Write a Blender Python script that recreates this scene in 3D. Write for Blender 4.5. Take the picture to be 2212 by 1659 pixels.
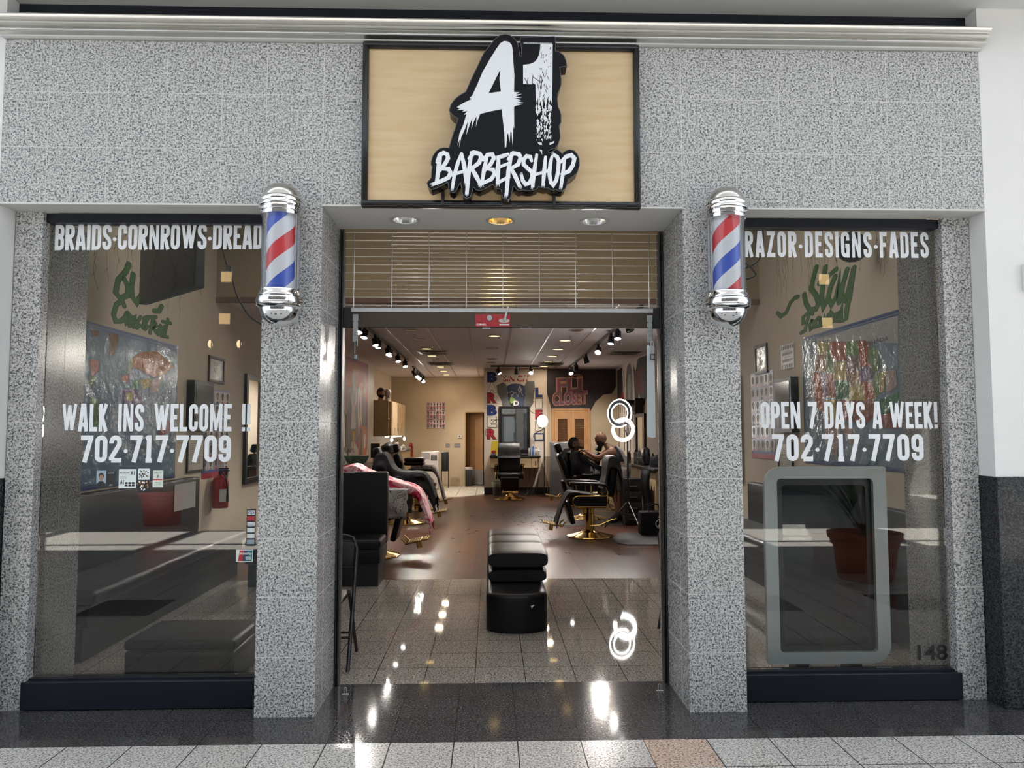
import bpy, bmesh, math, random
from math import pi, sin, cos, tan, radians, sqrt, atan2
from mathutils import Vector, Matrix, noise as mnoise
from mathutils.geometry import tessellate_polygon

for o in list(bpy.data.objects):
    bpy.data.objects.remove(o)
S = bpy.context.scene
COL = S.collection

# ------------------------------------------------------------------ camera
cam_d = bpy.data.cameras.new('camera'); cam = bpy.data.objects.new('camera', cam_d); COL.objects.link(cam)
cam_d.sensor_fit = 'HORIZONTAL'; cam_d.sensor_width = 36.0
cam_d.lens = 36.0 * 1620.2 / 2212.0
cam_d.clip_start = 0.05; cam_d.clip_end = 200
PI_, YA, RO = 0.0636, 0.0286, -0.00105
fw = Vector((sin(YA)*cos(PI_), cos(YA)*cos(PI_), sin(PI_)))
r0 = Vector((cos(YA), -sin(YA), 0)); u0 = r0.cross(fw)
rr = r0*cos(RO) + u0*sin(RO); uu = -r0*sin(RO) + u0*cos(RO)
mw = Matrix.Identity(4)
for i in range(3):
    mw[i][0] = rr[i]; mw[i][1] = uu[i]; mw[i][2] = -fw[i]
mw.translation = Vector((0, -4.06, 1.49))
cam.matrix_world = mw
S.camera = cam

# ------------------------------------------------------------------ view + world
S.view_settings.view_transform = 'Standard'
S.view_settings.look = 'None'
S.view_settings.gamma = 1.0
S.view_settings.use_curve_mapping = False
S.view_settings.exposure = 0.0
W = bpy.data.worlds.new('sky'); S.world = W; W.use_nodes = True
bg = W.node_tree.nodes['Background']
bg.inputs[0].default_value = (0.80, 0.89, 1.0, 1); bg.inputs[1].default_value = 2.3
S.cycles.max_bounces = 8; S.cycles.diffuse_bounces = 4; S.cycles.glossy_bounces = 4
S.cycles.transparent_max_bounces = 12; S.cycles.transmission_bounces = 6
S.cycles.sample_clamp_indirect = 4.0
S.cycles.caustics_reflective = False; S.cycles.caustics_refractive = False

# ------------------------------------------------------------------ big lights
def lamp(name, kind, loc, energy, color=(1, 1, 1), **kw):
    d = bpy.data.lights.new(name, kind); d.energy = energy; d.color = color
    tgt = kw.pop('target', None); rot = kw.pop('rot', None)
    for k, v in kw.items(): setattr(d, k, v)
    o = bpy.data.objects.new(name, d); COL.objects.link(o); o.location = loc
    if tgt is not None:
        o.rotation_euler = (Vector(tgt) - Vector(loc)).to_track_quat('-Z', 'Y').to_euler()
    if rot is not None: o.rotation_euler = rot
    return o
# sun through the roof light on to the mall floor
lamp('sun', 'SUN', (0, 0, 20)  , 75.0, (1.0, 0.96, 0.88), angle=0.009, target=(-2.0, -2.5, 12.0))
# ------------------------------------------------------------------ helpers
MATS = {}
def nt(name):
    m = bpy.data.materials.new(name); m.use_nodes = True
    return m, m.node_tree.nodes, m.node_tree.links, m.node_tree.nodes['Principled BSDF']
def mat(name, col, rough=0.5, metal=0.0, var=0.06, scale=30.0, bump=0.0, bscale=120.0, emit=None, estr=0.0, coat=0.0, spec=None, alpha=None, trans=0.0):
    """principled material whose colour is broken up by a little noise"""
    if name in MATS: return MATS[name]
    m, N, L, B = nt(name)
    tc = N.new('ShaderNodeTexCoord'); nz = N.new('ShaderNodeTexNoise')
    nz.inputs['Scale'].default_value = scale; nz.inputs['Detail'].default_value = 3
    L.new(tc.outputs['Object'], nz.inputs['Vector'])
    rp = N.new('ShaderNodeValToRGB')
    c = list(col)[:3]
    rp.color_ramp.elements[0].position = 0.3; rp.color_ramp.elements[1].position = 0.7
    rp.color_ramp.elements[0].color = [max(0, v*(1-var)) for v in c]+[1]
    rp.color_ramp.elements[1].color = [min(1, v*(1+var)) for v in c]+[1]
    L.new(nz.outputs['Fac'], rp.inputs['Fac']); L.new(rp.outputs['Color'], B.inputs['Base Color'])
    B.inputs['Roughness'].default_value = rough; B.inputs['Metallic'].default_value = metal
    if coat: B.inputs['Coat Weight'].default_value = coat; B.inputs['Coat Roughness'].default_value = 0.08
    if spec is not None: B.inputs['Specular IOR Level'].default_value = spec
    if trans: B.inputs['Transmission Weight'].default_value = trans
    if alpha is not None: B.inputs['Alpha'].default_value = alpha
    if emit: B.inputs['Emission Color'].default_value = list(emit)+[1]; B.inputs['Emission Strength'].default_value = estr
    if bump:
        n2 = N.new('ShaderNodeTexNoise'); n2.inputs['Scale'].default_value = bscale; n2.inputs['Detail'].default_value = 4
        L.new(tc.outputs['Object'], n2.inputs['Vector'])
        bp = N.new('ShaderNodeBump'); bp.inputs['Strength'].default_value = bump; bp.inputs['Distance'].default_value = 0.01
        L.new(n2.outputs['Fac'], bp.inputs['Height']); L.new(bp.outputs['Normal'], B.inputs['Normal'])
    MATS[name] = m
    return m

def granite(name, dark, mid, light, rough=0.25, scale=95.0, tile=None, joint=(0.03, 0.03, 0.03), jw=0.005, phase=(0, 0), p=(0.36, 0.46, 0.54, 0.66), tone=0.0, spec=0.5):
    if name in MATS: return MATS[name]
    m, N, L, B = nt(name)
    tc = N.new('ShaderNodeTexCoord')
    nz = N.new('ShaderNodeTexNoise'); nz.inputs['Scale'].default_value = scale*0.8; nz.inputs['Detail'].default_value = 2.5; nz.inputs['Roughness'].default_value = 0.6
    L.new(tc.outputs['Object'], nz.inputs['Vector'])
    vo = N.new('ShaderNodeTexVoronoi'); vo.inputs['Scale'].default_value = scale*1.9; L.new(tc.outputs['Object'], vo.inputs['Vector'])
    sx_ = N.new('ShaderNodeSeparateXYZ'); L.new(vo.outputs['Color'], sx_.inputs[0])
    m1 = N.new('ShaderNodeMath'); m1.operation = 'MULTIPLY_ADD'; L.new(sx_.outputs[0], m1.inputs[0]); m1.inputs[1].default_value = 0.24; m1.inputs[2].default_value = -0.12
    m2 = N.new('ShaderNodeMath'); m2.operation = 'ADD'; L.new(m1.outputs[0], m2.inputs[0]); L.new(nz.outputs['Fac'], m2.inputs[1])
    rp = N.new('ShaderNodeValToRGB'); cr = rp.color_ramp
    cr.elements[0].position = p[0]; cr.elements[0].color = list(dark)+[1]
    cr.elements[1].position = p[3]; cr.elements[1].color = list(light)+[1]
    e = cr.elements.new(p[1]); e.color = list(mid)+[1]
    e = cr.elements.new(p[2]); e.color = [0.5*(a+b) for a, b in zip(mid, light)]+[1]
    L.new(m2.outputs[0], rp.inputs['Fac'])
    out = rp.outputs['Color']
    if tile:
        mp = N.new('ShaderNodeMapping'); mp.inputs['Location'].default_value = (-phase[0], -phase[1], 0)
        L.new(tc.outputs['Object'], mp.inputs['Vector'])
        br = N.new('ShaderNodeTexBrick'); br.offset = 0.0; br.squash = 1.0
        br.inputs['Scale'].default_value = 1.0; br.inputs['Brick Width'].default_value = tile; br.inputs['Row Height'].default_value = tile
        br.inputs['Mortar Size'].default_value = jw*0.5; br.inputs['Mortar Smooth'].default_value = 0.0; br.inputs['Bias'].default_value = 0.0
        br.inputs['Color1'].default_value = (1-tone, 1-tone, 1-tone, 1); br.inputs['Color2'].default_value = (1, 1, 1, 1)
        L.new(mp.outputs['Vector'], br.inputs['Vector'])
        mu = N.new('ShaderNodeMixRGB'); mu.blend_type = 'MULTIPLY'; mu.inputs[0].default_value = 1.0
        L.new(out, mu.inputs[1]); L.new(br.outputs['Color'], mu.inputs[2])
        mx = N.new('ShaderNodeMixRGB'); L.new(br.outputs['Fac'], mx.inputs[0]); L.new(mu.outputs[0], mx.inputs[1]); mx.inputs[2].default_value = list(joint)+[1]
        out = mx.outputs[0]
    L.new(out, B.inputs['Base Color']); B.inputs['Roughness'].default_value = rough; B.inputs['Specular IOR Level'].default_value = spec
    MATS[name] = m
    return m

def glass(name, tint=(1, 1, 1), rough=0.0, k=1.0, ior=1.5):
    """thin architectural glass: clear transmission plus fresnel reflection"""
    if name in MATS: return MATS[name]
    m, N, L, B = nt(name); N.remove(B)
    out = [n for n in N if n.type == 'OUTPUT_MATERIAL'][0]
    t = N.new('ShaderNodeBsdfTransparent'); t.inputs[0].default_value = list(tint)+[1]
    g = N.new('ShaderNodeBsdfGlossy'); g.inputs['Roughness'].default_value = rough
    f = N.new('ShaderNodeFresnel'); f.inputs[0].default_value = ior
    ml = N.new('ShaderNodeMath'); ml.operation = 'MULTIPLY'; ml.inputs[1].default_value = k; ml.use_clamp = True
    L.new(f.outputs[0], ml.inputs[0])
    mx = N.new('ShaderNodeMixShader'); L.new(ml.outputs[0], mx.inputs[0]); L.new(t.outputs[0], mx.inputs[1]); L.new(g.outputs[0], mx.inputs[2])
    L.new(mx.outputs[0], out.inputs[0])
    MATS[name] = m
    return m

class MB:
    """collects shapes and links them as one mesh object"""
    def __init__(s): s.bm = bmesh.new(); s.mi = 0
    def m(s, i): s.mi = i; return s
    def face(s, pts):
        f = s.bm.faces.new([s.bm.verts.new(p) for p in pts]); f.material_index = s.mi; return f
    def box(s, x0, x1, y0, y1, z0, z1, bev=0.0, seg=2, M=None):
        if x0 > x1: x0, x1 = x1, x0
        if y0 > y1: y0, y1 = y1, y0
        if z0 > z1: z0, z1 = z1, z0
        v = [s.bm.verts.new(p) for p in ((x0,y0,z0),(x1,y0,z0),(x1,y1,z0),(x0,y1,z0),(x0,y0,z1),(x1,y0,z1),(x1,y1,z1),(x0,y1,z1))]
        fs = [s.bm.faces.new([v[i] for i in q]) for q in ((0,3,2,1),(4,5,6,7),(0,1,5,4),(1,2,6,5),(2,3,7,6),(3,0,4,7))]
        for f in fs: f.material_index = s.mi
        if M is not None:
            for w in v: w.co = M @ w.co
        if bev > 0:
            es = list({e for f in fs for e in f.edges})
            r = bmesh.ops.bevel(s.bm, geom=es, offset=bev, segments=seg, affect='EDGES', profile=0.5)
            for f in r['faces']: f.material_index = s.mi
        return s
    def loft(s, rings, cap=True, closed=True):
        vs = [[s.bm.verts.new(p) for p in r] for r in rings]
        n = len(rings[0])
        for a, b in zip(vs[:-1], vs[1:]):
            for i in range(n if closed else n-1):
                j = (i+1) % n
                try:
                    f = s.bm.faces.new((a[i], a[j], b[j], b[i])); f.material_index = s.mi
                except ValueError: pass
        if cap and closed:
            for r, rev in ((vs[0], True), (vs[-1], False)):
                try:
                    f = s.bm.faces.new(list(reversed(r)) if rev else r); f.material_index = s.mi
                except ValueError: pass
        return s
    def lathe(s, prof, c=(0,0,0), n=32, axis='z', cap=True, sx=1.0, sy=1.0):
        rings = []
        for r, h in prof:
            ring = []
            for i in range(n):
                a = 2*pi*i/n; x, y = r*cos(a)*sx, r*sin(a)*sy
                p = (x, y, h) if axis == 'z' else ((x, h, -y) if axis == 'y' else (h, x, y))
                ring.append((p[0]+c[0], p[1]+c[1], p[2]+c[2]))
            rings.append(ring)
        return s.loft(rings, cap)
    def tube(s, pts, r, n=10, cap=True):
        pts = [Vector(p) for p in pts]; rings = []
        rs = r if isinstance(r, (list, tuple)) else [r]*len(pts)
        up = None
        for i, p in enumerate(pts):
            t = (pts[min(i+1, len(pts)-1)] - pts[max(i-1, 0)]).normalized()
            if up is None:
                up = Vector((0,0,1)) if abs(t.z) < 0.9 else Vector((1,0,0))
            a = t.cross(up); 
            if a.length < 1e-5: a = t.orthogonal()
            a.normalize(); b = a.cross(t).normalized(); up = b
            rings.append([p + (a*cos(2*pi*k/n) + b*sin(2*pi*k/n))*rs[i] for k in range(n)])
        return s.loft(rings, cap)
    def ball(s, c, r, n=16, m=10):
        rx, ry, rz = r if isinstance(r, (list, tuple)) else (r, r, r)
        prof = [(max(1e-4, sin(pi*i/m)), -cos(pi*i/m)) for i in range(m+1)]
        rings = [[(c[0]+q*rx*cos(2*pi*k/n), c[1]+q*ry*sin(2*pi*k/n), c[2]+h*rz) for k in range(n)] for q, h in prof]
        return s.loft(rings, True)
    def prism(s, loops, f, d0, d1):
        """extrude 2-D polygon (outer loop + holes) : f(u,v,d) -> point"""
        if not isinstance(loops[0][0], (list, tuple)): loops = [loops]
        tri = tessellate_polygon([[Vector((u, v, 0)) for u, v in lp] for lp in loops])
        flat = [q for lp in loops for q in lp]
        lay = [[s.bm.verts.new(f(u, v, d)) for u, v in flat] for d in ((d0, d1) if d1 is not None else (d0,))]
        for k, L in enumerate(lay):
            for t in tri:
                try:
                    fc = s.bm.faces.new([L[i] for i in t]); fc.material_index = s.mi
                except ValueError: pass
        if d1 is not None:
            o = 0
            for lp in loops:
                n = len(lp)
                for i in range(n):
                    j = (i+1) % n
                    try:
                        fc = s.bm.faces.new((lay[0][o+i], lay[0][o+j], lay[1][o+j], lay[1][o+i])); fc.material_index = s.mi
                    except ValueError: pass
                o += n
        return s
    def stroke(s, pts, w, f, d0, d1, cap='flat', closed=False):
        """ribbon of width w along 2-D polyline, extruded d0..d1; w number or list"""
        pts = [Vector(p).to_2d() for p in pts]
        q = [pts[0]]
        for p in pts[1:]:
            if (p-q[-1]).length > 1e-6: q.append(p)
        pts = q; n = len(pts)
        if n < 2: return s
        ws = w if isinstance(w, (list, tuple)) else [w]*n
        if len(ws) != n: ws = [ws[min(len(ws)-1, int(i*len(ws)/n))] for i in range(n)]
        Lp, Rp = [], []
        for i in range(n):
            if closed:
                a = (pts[i]-pts[i-1]).normalized(); b = (pts[(i+1) % n]-pts[i]).normalized()
            else:
                a = (pts[i]-pts[i-1]).normalized() if i else None
                b = (pts[i+1]-pts[i]).normalized() if i < n-1 else None
                a = a or b; b = b or a
            t = a+b
            if t.length < 1e-4: t = a
            t.normalize(); nn = Vector((-t.y, t.x)); k = 1/max(0.45, nn.dot(Vector((-a.y, a.x))))
            Lp.append(pts[i]+nn*ws[i]*0.5*k); Rp.append(pts[i]-nn*ws[i]*0.5*k)
        if cap == 'round' and not closed:
            def arc(c, d, w):
                return [c + Vector((d.x*cos(t)-d.y*sin(t), d.x*sin(t)+d.y*cos(t)))*w*0.5 for t in [pi/2 - pi*k/8 for k in range(1, 8)]]
            e = arc(pts[-1], (pts[-1]-pts[-2]).normalized(), ws[-1]); b0 = arc(pts[0], (pts[0]-pts[1]).normalized(), ws[0])
            caps = [[Lp[-1]]+e+[Rp[-1]], [Rp[0]]+b0+[Lp[0]]]
        else: caps = []
        segs = [(i, (i+1) % n) for i in range(n if closed else n-1)]
        def quad(P, sides):
            lay = [[s.bm.verts.new(f(p.x, p.y, d)) for p in P] for d in (d0, d1)]
            for L_, rv in ((lay[0], 1), (lay[1], 0)):
                fc = s.bm.faces.new(L_[::-1] if rv else L_); fc.material_index = s.mi
            m_ = len(P)
            for i in range(m_):
                if i in sides:
                    j = (i+1) % m_
                    fc = s.bm.faces.new((lay[0][i], lay[0][j], lay[1][j], lay[1][i])); fc.material_index = s.mi
        for i, j in segs:
            quad([Lp[i], Rp[i], Rp[j], Lp[j]], (0, 1, 2, 3))
        for c in caps: quad(c, range(len(c)))
        return s
    def build(s, name, mats, parent=None, smooth=35, loc=None, rot=None):
        me = bpy.data.meshes.new(name)
        bmesh.ops.recalc_face_normals(s.bm, faces=s.bm.faces)
        s.bm.to_mesh(me); s.bm.free()
        for q in (mats if isinstance(mats, (list, tuple)) else [mats]): me.materials.append(q)
        if smooth:
            for p in me.polygons: p.use_smooth = True
            me.set_sharp_from_angle(angle=radians(smooth))
        o = bpy.data.objects.new(name, me); COL.objects.link(o)
        if parent is not None: o.parent = parent
        if loc is not None: o.location = loc
        if rot is not None: o.rotation_euler = rot
        return o

def tag(o, label=None, cat=None, group=None, kind=None):
    if label: o['label'] = label
    if cat: o['category'] = cat
    if group: o['group'] = group
    if kind: o['kind'] = kind
    return o
def thing(name, label, cat, loc=(0,0,0), rz=0.0, group=None):
    o = bpy.data.objects.new(name, None); COL.objects.link(o); o.location = loc; o.rotation_euler = (0, 0, rz)
    o.empty_display_size = 0.1
    return tag(o, label, cat, group)
def struct(mb, name, mats, smooth=35, parent=None):
    o = mb.build(name, mats, parent, smooth)
    if parent is None: o['kind'] = 'structure'
    return o
def dup(root, loc, rz=None, label=None):
    r = root.copy(); COL.objects.link(r); r.location = loc
    if rz is not None: r.rotation_euler = (0, 0, rz)
    if label: r['label'] = label
    for ch in list(root.children):
        c = ch.copy(); COL.objects.link(c); c.parent = r
        for g in list(ch.children):
            d = g.copy(); COL.objects.link(d); d.parent = c
    return r
def XZ(y, x0=0.0, z0=0.0, sx=1.0, sz=1.0):      # facing -Y : u -> x, v -> z, d -> towards viewer
    return lambda u, v, d: (x0+u*sx, y-d, z0+v*sz)
def YZ(x, y0=0.0, z0=0.0, sy=1.0, sz=1.0, side=1):  # on a side wall : u -> y
    return lambda u, v, d: (x+side*d, y0+u*sy, z0+v*sz)
def arcpts(cx, cy, rx, ry, a0, a1, n=8):
    return [(cx+rx*cos(radians(a0+(a1-a0)*i/n)), cy+ry*sin(radians(a0+(a1-a0)*i/n))) for i in range(n+1)]

# condensed sign-writer's gothic, centre lines in a box of height 1 ; (width, strokes)
def glyph(ch, w=0.42, t=0.16):
    a = t/2; W_, H = w, 1.0; l, r, b, tp = a, w-a, a, 1-a; cx = w/2; k = (r-l)/2
    q = min(k, 0.2)
    A = lambda x, y, rx, ry, s, e: arcpts(x, y, rx, ry, s, e, 7)
    O = A(cx, tp-q, k, q, 180, 0) + A(cx, b+q, k, q, 0, -180)
    g = {
     'A': [[(l-0.01, 0), (cx-0.03, 1)], [(r+0.01, 0), (cx+0.03, 1)], [(l+0.05, 0.25), (r-0.05, 0.25)], [(cx-0.06, 1-a*0.8), (cx+0.06, 1-a*0.8)]],
     'B': [[(l, 0), (l, 1)], [(l, tp)]+A(r-q, tp-q, q, q, 90, 0)+[(r, 0.68)]+A(r-q, 0.66, q, q*0.8, 0, -90)+[(l, 0.52)], [(l, 0.52)]+A(r-q, 0.34, q, 0.17, 90, 0)+[(r, 0.25)]+A(r-q, b+q, q, q, 0, -90)+[(l, b)]],
     'C': [A(cx, tp-q, k, q, 0, 180)+A(cx, b+q, k, q, 180, 360)+[(r, 0.36)], [(r, tp-q-0.002), (r, 0.64)]],
     'D': [[(l, 0), (l, 1)], [(l, tp)]+A(r-q, tp-q, q, q, 90, 0)+A(r-q, b+q, q, q, 0, -90)+[(l, b)]],
     'E': [[(l, 0), (l, 1)], [(l, tp), (w, tp)], [(l, 0.52), (w-0.06, 0.52)], [(l, b), (w, b)]],
     'F': [[(l, 0), (l, 1)], [(l, tp), (w, tp)], [(l, 0.5), (w-0.06, 0.5)]],
     'G': [A(cx, tp-q, k, q, 0, 180)+A(cx, b+q, k, q, 180, 360)+[(r, 0.5)], [(r, tp-q-0.002), (r, 0.66)], [(w, 0.45), (cx, 0.45)], [(r, 0.4), (r, 0)]],
     'H': [[(l, 0), (l, 1)], [(r, 0), (r, 1)], [(l, 0.5), (r, 0.5)]],
     'I': [[(l, 0), (l, 1)]],
     'K': [[(l, 0), (l, 1)], [(l, 0.38), (r, 1)], [(l+0.07, 0.52), (r+0.01, 0)]],
     'L': [[(l, 0), (l, 1)], [(l, b), (w, b)]],
     'M': [[(l, 0), (l, 1)], [(r, 0), (r, 1)], [(l, 1), (cx, 0.12)], [(r, 1), (cx, 0.12)], [(cx-0.06, 0.1), (cx+0.06, 0.1)]],
     'N': [[(l, 0), (l, 1)], [(r, 0), (r, 1)], [(l+0.01, 0.98), (r-0.01, 0.02)]],
     'O': [O+[O[0]]],
     'P': [[(l, 0), (l, 1)], [(l, tp)]+A(r-q, tp-q, q, q, 90, 0)+A(r-q, 0.6, q, q, 0, -90)+[(l, 0.6-q)]],
     'R': [[(l, 0), (l, 1)], [(l, tp)]+A(r-q, tp-q, q, q, 90, 0)+A(r-q, 0.66, q, q, 0, -90)+[(l, 0.66-q)], [(cx, 0.46), (r+0.015, 0)]],
     'S': [[(r, 0.7)]+A(cx, tp-q, k, q, 0, 180)+[(l, 0.7), (l+0.03, 0.6), (r-0.03, 0.4), (r, 0.3)]+A(cx, b+q, k, q, 0, -180)+[(l, 0.32)]],
     'U': [[(l, 1)]+A(cx, b+q, k, q, 180, 360)+[(r, 1)]],
     'W': [[(l-0.01, 1), (l+(r-l)*0.27, 0.05)], [(l+(r-l)*0.27, 0.05), (cx, 0.95)], [(cx, 0.95), (l+(r-l)*0.73, 0.05)], [(l+(r-l)*0.73, 0.05), (r+0.01, 1)]],
     'Y': [[(l-0.01, 1), (cx, 0.42)], [(r+0.01, 1), (cx, 0.42)], [(cx, 0.5), (cx, 0)]],
     'Z': [[(0.02, tp), (w, tp)], [(r-0.02, tp), (l+0.02, b)], [(0.0, b), (w, b)]],
     'T': [[(0, tp), (w, tp)], [(cx, 0), (cx, 1)]],
     'V': [[(l, 1), (cx, 0.03)], [(r, 1), (cx, 0.03)]],
     'X': [[(l, 1), (r, 0)], [(r, 1), (l, 0)]],
     '0': [O+[O[0]]],
     '1': [[(cx, 0), (cx, 1)], [(cx-0.02, 1-a), (l-0.02, 0.86)], [(l-0.02, b*0.8), (r+0.02, b*0.8)]],
     '2': [[(l, 0.7)]+A(cx, tp-q, k, q, 180, 0)+[(r, 0.66), (l, 0.16), (l, b)], [(l, b*0.9), (w, b*0.9)]],
     '4': [[(r-0.06, 0), (r-0.06, 1)], [(r-0.06, 0.96), (l, 0.28)], [(0, 0.25), (w, 0.25)]],
     '7': [[(0, tp), (w, tp)], [(r, tp), (cx-0.08, 0)]],
     '8': [A(cx, 0.76, k*0.9, 0.24-a, 0, 360)[:-1]+[(cx+k*0.9, 0.76)], A(cx, 0.26, k, 0.26-a, 0, 360)],
     '9': [A(cx, tp-q, k, q, 0, 180)+A(cx, 0.42+q, k, q, 180, 360), [(r, tp-q), (r, b+q)]+A(cx, b+q, k, q, 0, -180)+[(l, 0.3)]],
     '!': [[(l, 0.24), (l, 1)], [(l, 0), (l, 0.15)]],
     '\u00b7': 'dot',
    }
    return g.get(ch)
GW = {'I': 0.17, '!': 0.17, '\u00b7': 0.17, 'M': 0.60, 'W': 0.70, 'N': 0.47, ' ': 0.16, '1': 0.36, 'E': 0.36, 'F': 0.36, 'L': 0.36, 'A': 0.45}
def text(mb, s, f, x0, x1, z0, z1, t=0.16, gap=0.07, d0=0.0, d1=0.0015, base=0.42, wides=None, slant=0.0):
    ws = [(wides or {}).get(c, GW.get(c, base)) if not (c == 'I' or c == '!') else t+0.01 for c in s]
    tot = sum(ws)+gap*(len(s)-1); h = z1-z0; kx = (x1-x0)/tot
    x = 0.0
    for c, w in zip(s, ws):
        g = glyph(c, w, t)
        F_ = lambda u, v, d, x=x: f(x0+(x+u)*kx+slant*v*h, z0+v*h, d)
        if g == 'dot':
            rx = 0.075
            mb.prism([(x0+(x+w/2+rx*cos(2*pi*k/14)*h/kx)*kx, z0+(0.42+rx*sin(2*pi*k/14))*h) for k in range(14)], f, d0, d1)
        elif g:
            for si, st in enumerate(g):
                if c in 'WMN' : tt = t*0.84
                else: tt = t
                cl = len(st) > 3 and (Vector(st[0])-Vector(st[-1])).length < 1e-6
                mb.stroke(st[:-1] if cl else st, tt, F_, d0, d1+0.00006*(si+1), closed=cl)
        x += w+gap
    return mb
# ------------------------------------------------------------------ materials of the setting
G_FAC = granite('granite facade', (0.055,0.058,0.062), (0.25,0.253,0.255), (0.57,0.57,0.56), 0.22, 118, spec=0.4, p=(0.36,0.44,0.52,0.64))
G_IN = granite('granite facade inner', (0.055,0.058,0.062), (0.27,0.275,0.28), (0.60,0.60,0.59), 0.12, 118)
GROUT = mat('pale grout', (0.55,0.55,0.54), 0.8)
G_MALL = granite('granite mall floor', (0.13,0.125,0.12), (0.50,0.48,0.455), (0.78,0.755,0.725), 0.16, 130, tile=0.3055, jw=0.006, phase=(0.131,-0.340), tone=0.06)
G_DARK = granite('dark granite band', (0.018,0.018,0.019), (0.045,0.044,0.046), (0.105,0.104,0.107), 0.08, 130, tile=0.3055, joint=(0.01,0.01,0.01), jw=0.004, phase=(0.131,-0.340), tone=0.12)
G_SHOP = granite('granite shop floor', (0.075,0.068,0.062), (0.29,0.265,0.24), (0.52,0.48,0.44), 0.035, 120, spec=0.35, tile=0.3055, joint=(0.02,0.018,0.016), jw=0.005, phase=(0.212,0.50), tone=0.1)
G_PINK = granite('pink granite tile', (0.16,0.11,0.09), (0.50,0.36,0.29), (0.72,0.56,0.46), 0.16, 120)
G_BLK = granite('black granite wainscot', (0.004,0.005,0.007), (0.012,0.014,0.017), (0.05,0.055,0.06), 0.15, 150, spec=0.2)
DRY = mat('white drywall', (0.80,0.79,0.77), 0.6, var=0.015, scale=3, bump=0.05, bscale=300)
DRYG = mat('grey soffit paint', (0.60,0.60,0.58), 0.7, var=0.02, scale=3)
NAVY = mat('navy painted metal', (0.0055,0.0075,0.014), 0.42, spec=0.3, var=0.15, scale=8)
TAN = mat('tan wall paint', (0.48,0.39,0.27), 0.75, var=0.05, scale=2.5, bump=0.06, bscale=200)
TANL = mat('cream wall paint', (0.62,0.54,0.42), 0.75, var=0.04, scale=2.5, bump=0.06, bscale=200)
TANP = mat('pale mural ground', (0.66,0.58,0.49), 0.7, var=0.04, scale=3)
BROWNT = mat('brown trim paint', (0.16,0.095,0.065), 0.6)
SILV = mat('brushed silver moulding', (0.66,0.64,0.60), 0.28, 1.0, var=0.05, scale=6)
CHROME = mat('chrome', (0.85,0.85,0.86), 0.05, 1.0, var=0.01)
STEEL = mat('galvanised steel', (0.55,0.56,0.57), 0.32, 1.0, var=0.08)
GOLD = mat('polished gold metal', (0.72,0.50,0.17), 0.16, 1.0, var=0.03)
BLK = mat('black leather', (0.006,0.006,0.007), 0.36, spec=0.28, var=0.2, scale=14, bump=0.08, bscale=160)
BLKM = mat('black metal', (0.012,0.012,0.013), 0.35, var=0.1)
BLKP = mat('black plastic', (0.015,0.015,0.017), 0.45, var=0.1)
WHITE = mat('white vinyl', (0.86,0.88,0.90), 0.35, var=0.01)
PANE = glass('window glass', (0.975,0.985,0.982), 0.0, 1.0, 1.52)
LITW = mat('lit white lamp', (1,1,1), 0.5, emit=(1.0,0.97,0.93), estr=14)
LITR = mat('bright lamp face', (1,1,1), 0.5, emit=(1.0,0.97,0.95), estr=40)
LITY = mat('lit warm lamp', (1,0.8,0.4), 0.5, emit=(1.0,0.70,0.27), estr=3.0)

def grout_x(mb, xs, z0, z1, y, w=0.003):
    for x in xs: mb.box(x-w/2, x+w/2, y-0.0006, y+0.002, z0, z1)
def grout_z(mb, zs, x0, x1, y, w=0.003):
    for z in zs: mb.box(x0, x1, y-0.0006, y+0.002, z-w/2, z+w/2)
def grout_side(mb, zs, ys, x, y0, y1, z0, z1, side, w=0.003):
    a, b = (x-0.002, x+0.0006) if side > 0 else (x-0.0006, x+0.002)
    for z in zs: mb.box(a, b, y0, y1, z-w/2, z+w/2)
    for y in ys: mb.box(a, b, y-w/2, y+w/2, z0, z1)
T = 0.3068
XL, XR = -2.655, 2.768
PZ = [0.309*k for k in range(1, 9)]
# fascia
mb = MB(); mb.box(XL, XR, 0.0, 0.17, 2.732, 3.70); mb.box(-0.93, 1.07, 0.1705, 0.46, 2.96, 3.70); mb.box(-0.93, 1.07, 0.45, 0.46, 2.732, 2.96)
mb.m(1); grout_x(mb, [-2.412,-2.092,-1.778,-1.476,-1.233,-0.922,1.064,1.368,1.618,1.924,2.232,2.532], 2.732, 3.66, 0.0)
grout_z(mb, [2.732+T, 2.732+2*T], XL, XR, 0.0)
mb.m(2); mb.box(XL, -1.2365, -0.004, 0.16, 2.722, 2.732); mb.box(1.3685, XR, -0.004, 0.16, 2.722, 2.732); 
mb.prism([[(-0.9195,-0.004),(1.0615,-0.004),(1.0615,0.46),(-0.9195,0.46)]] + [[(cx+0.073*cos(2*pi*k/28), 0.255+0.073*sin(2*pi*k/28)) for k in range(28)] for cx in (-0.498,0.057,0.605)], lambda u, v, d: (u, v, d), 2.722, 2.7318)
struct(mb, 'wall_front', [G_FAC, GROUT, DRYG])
# pillars with their returns
for nm, x0, x1, inner in (('wall_front_pillar', -1.236, -0.920, 1), ('wall_front_pillar', 1.062, 1.368, -1)):
    mb = MB(); mb.box(x0, x1, 0.0, 0.68, 0.0, 2.7315)
    mb.m(1); grout_z(mb, PZ, x0, x1, 0.0)
    xi = x1 if inner > 0 else x0
    grout_side(mb, PZ, [0.16], xi, 0.0, 0.68, 0, 2.7215, inner)
    struct(mb, nm, [G_FAC, GROUT])
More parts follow.
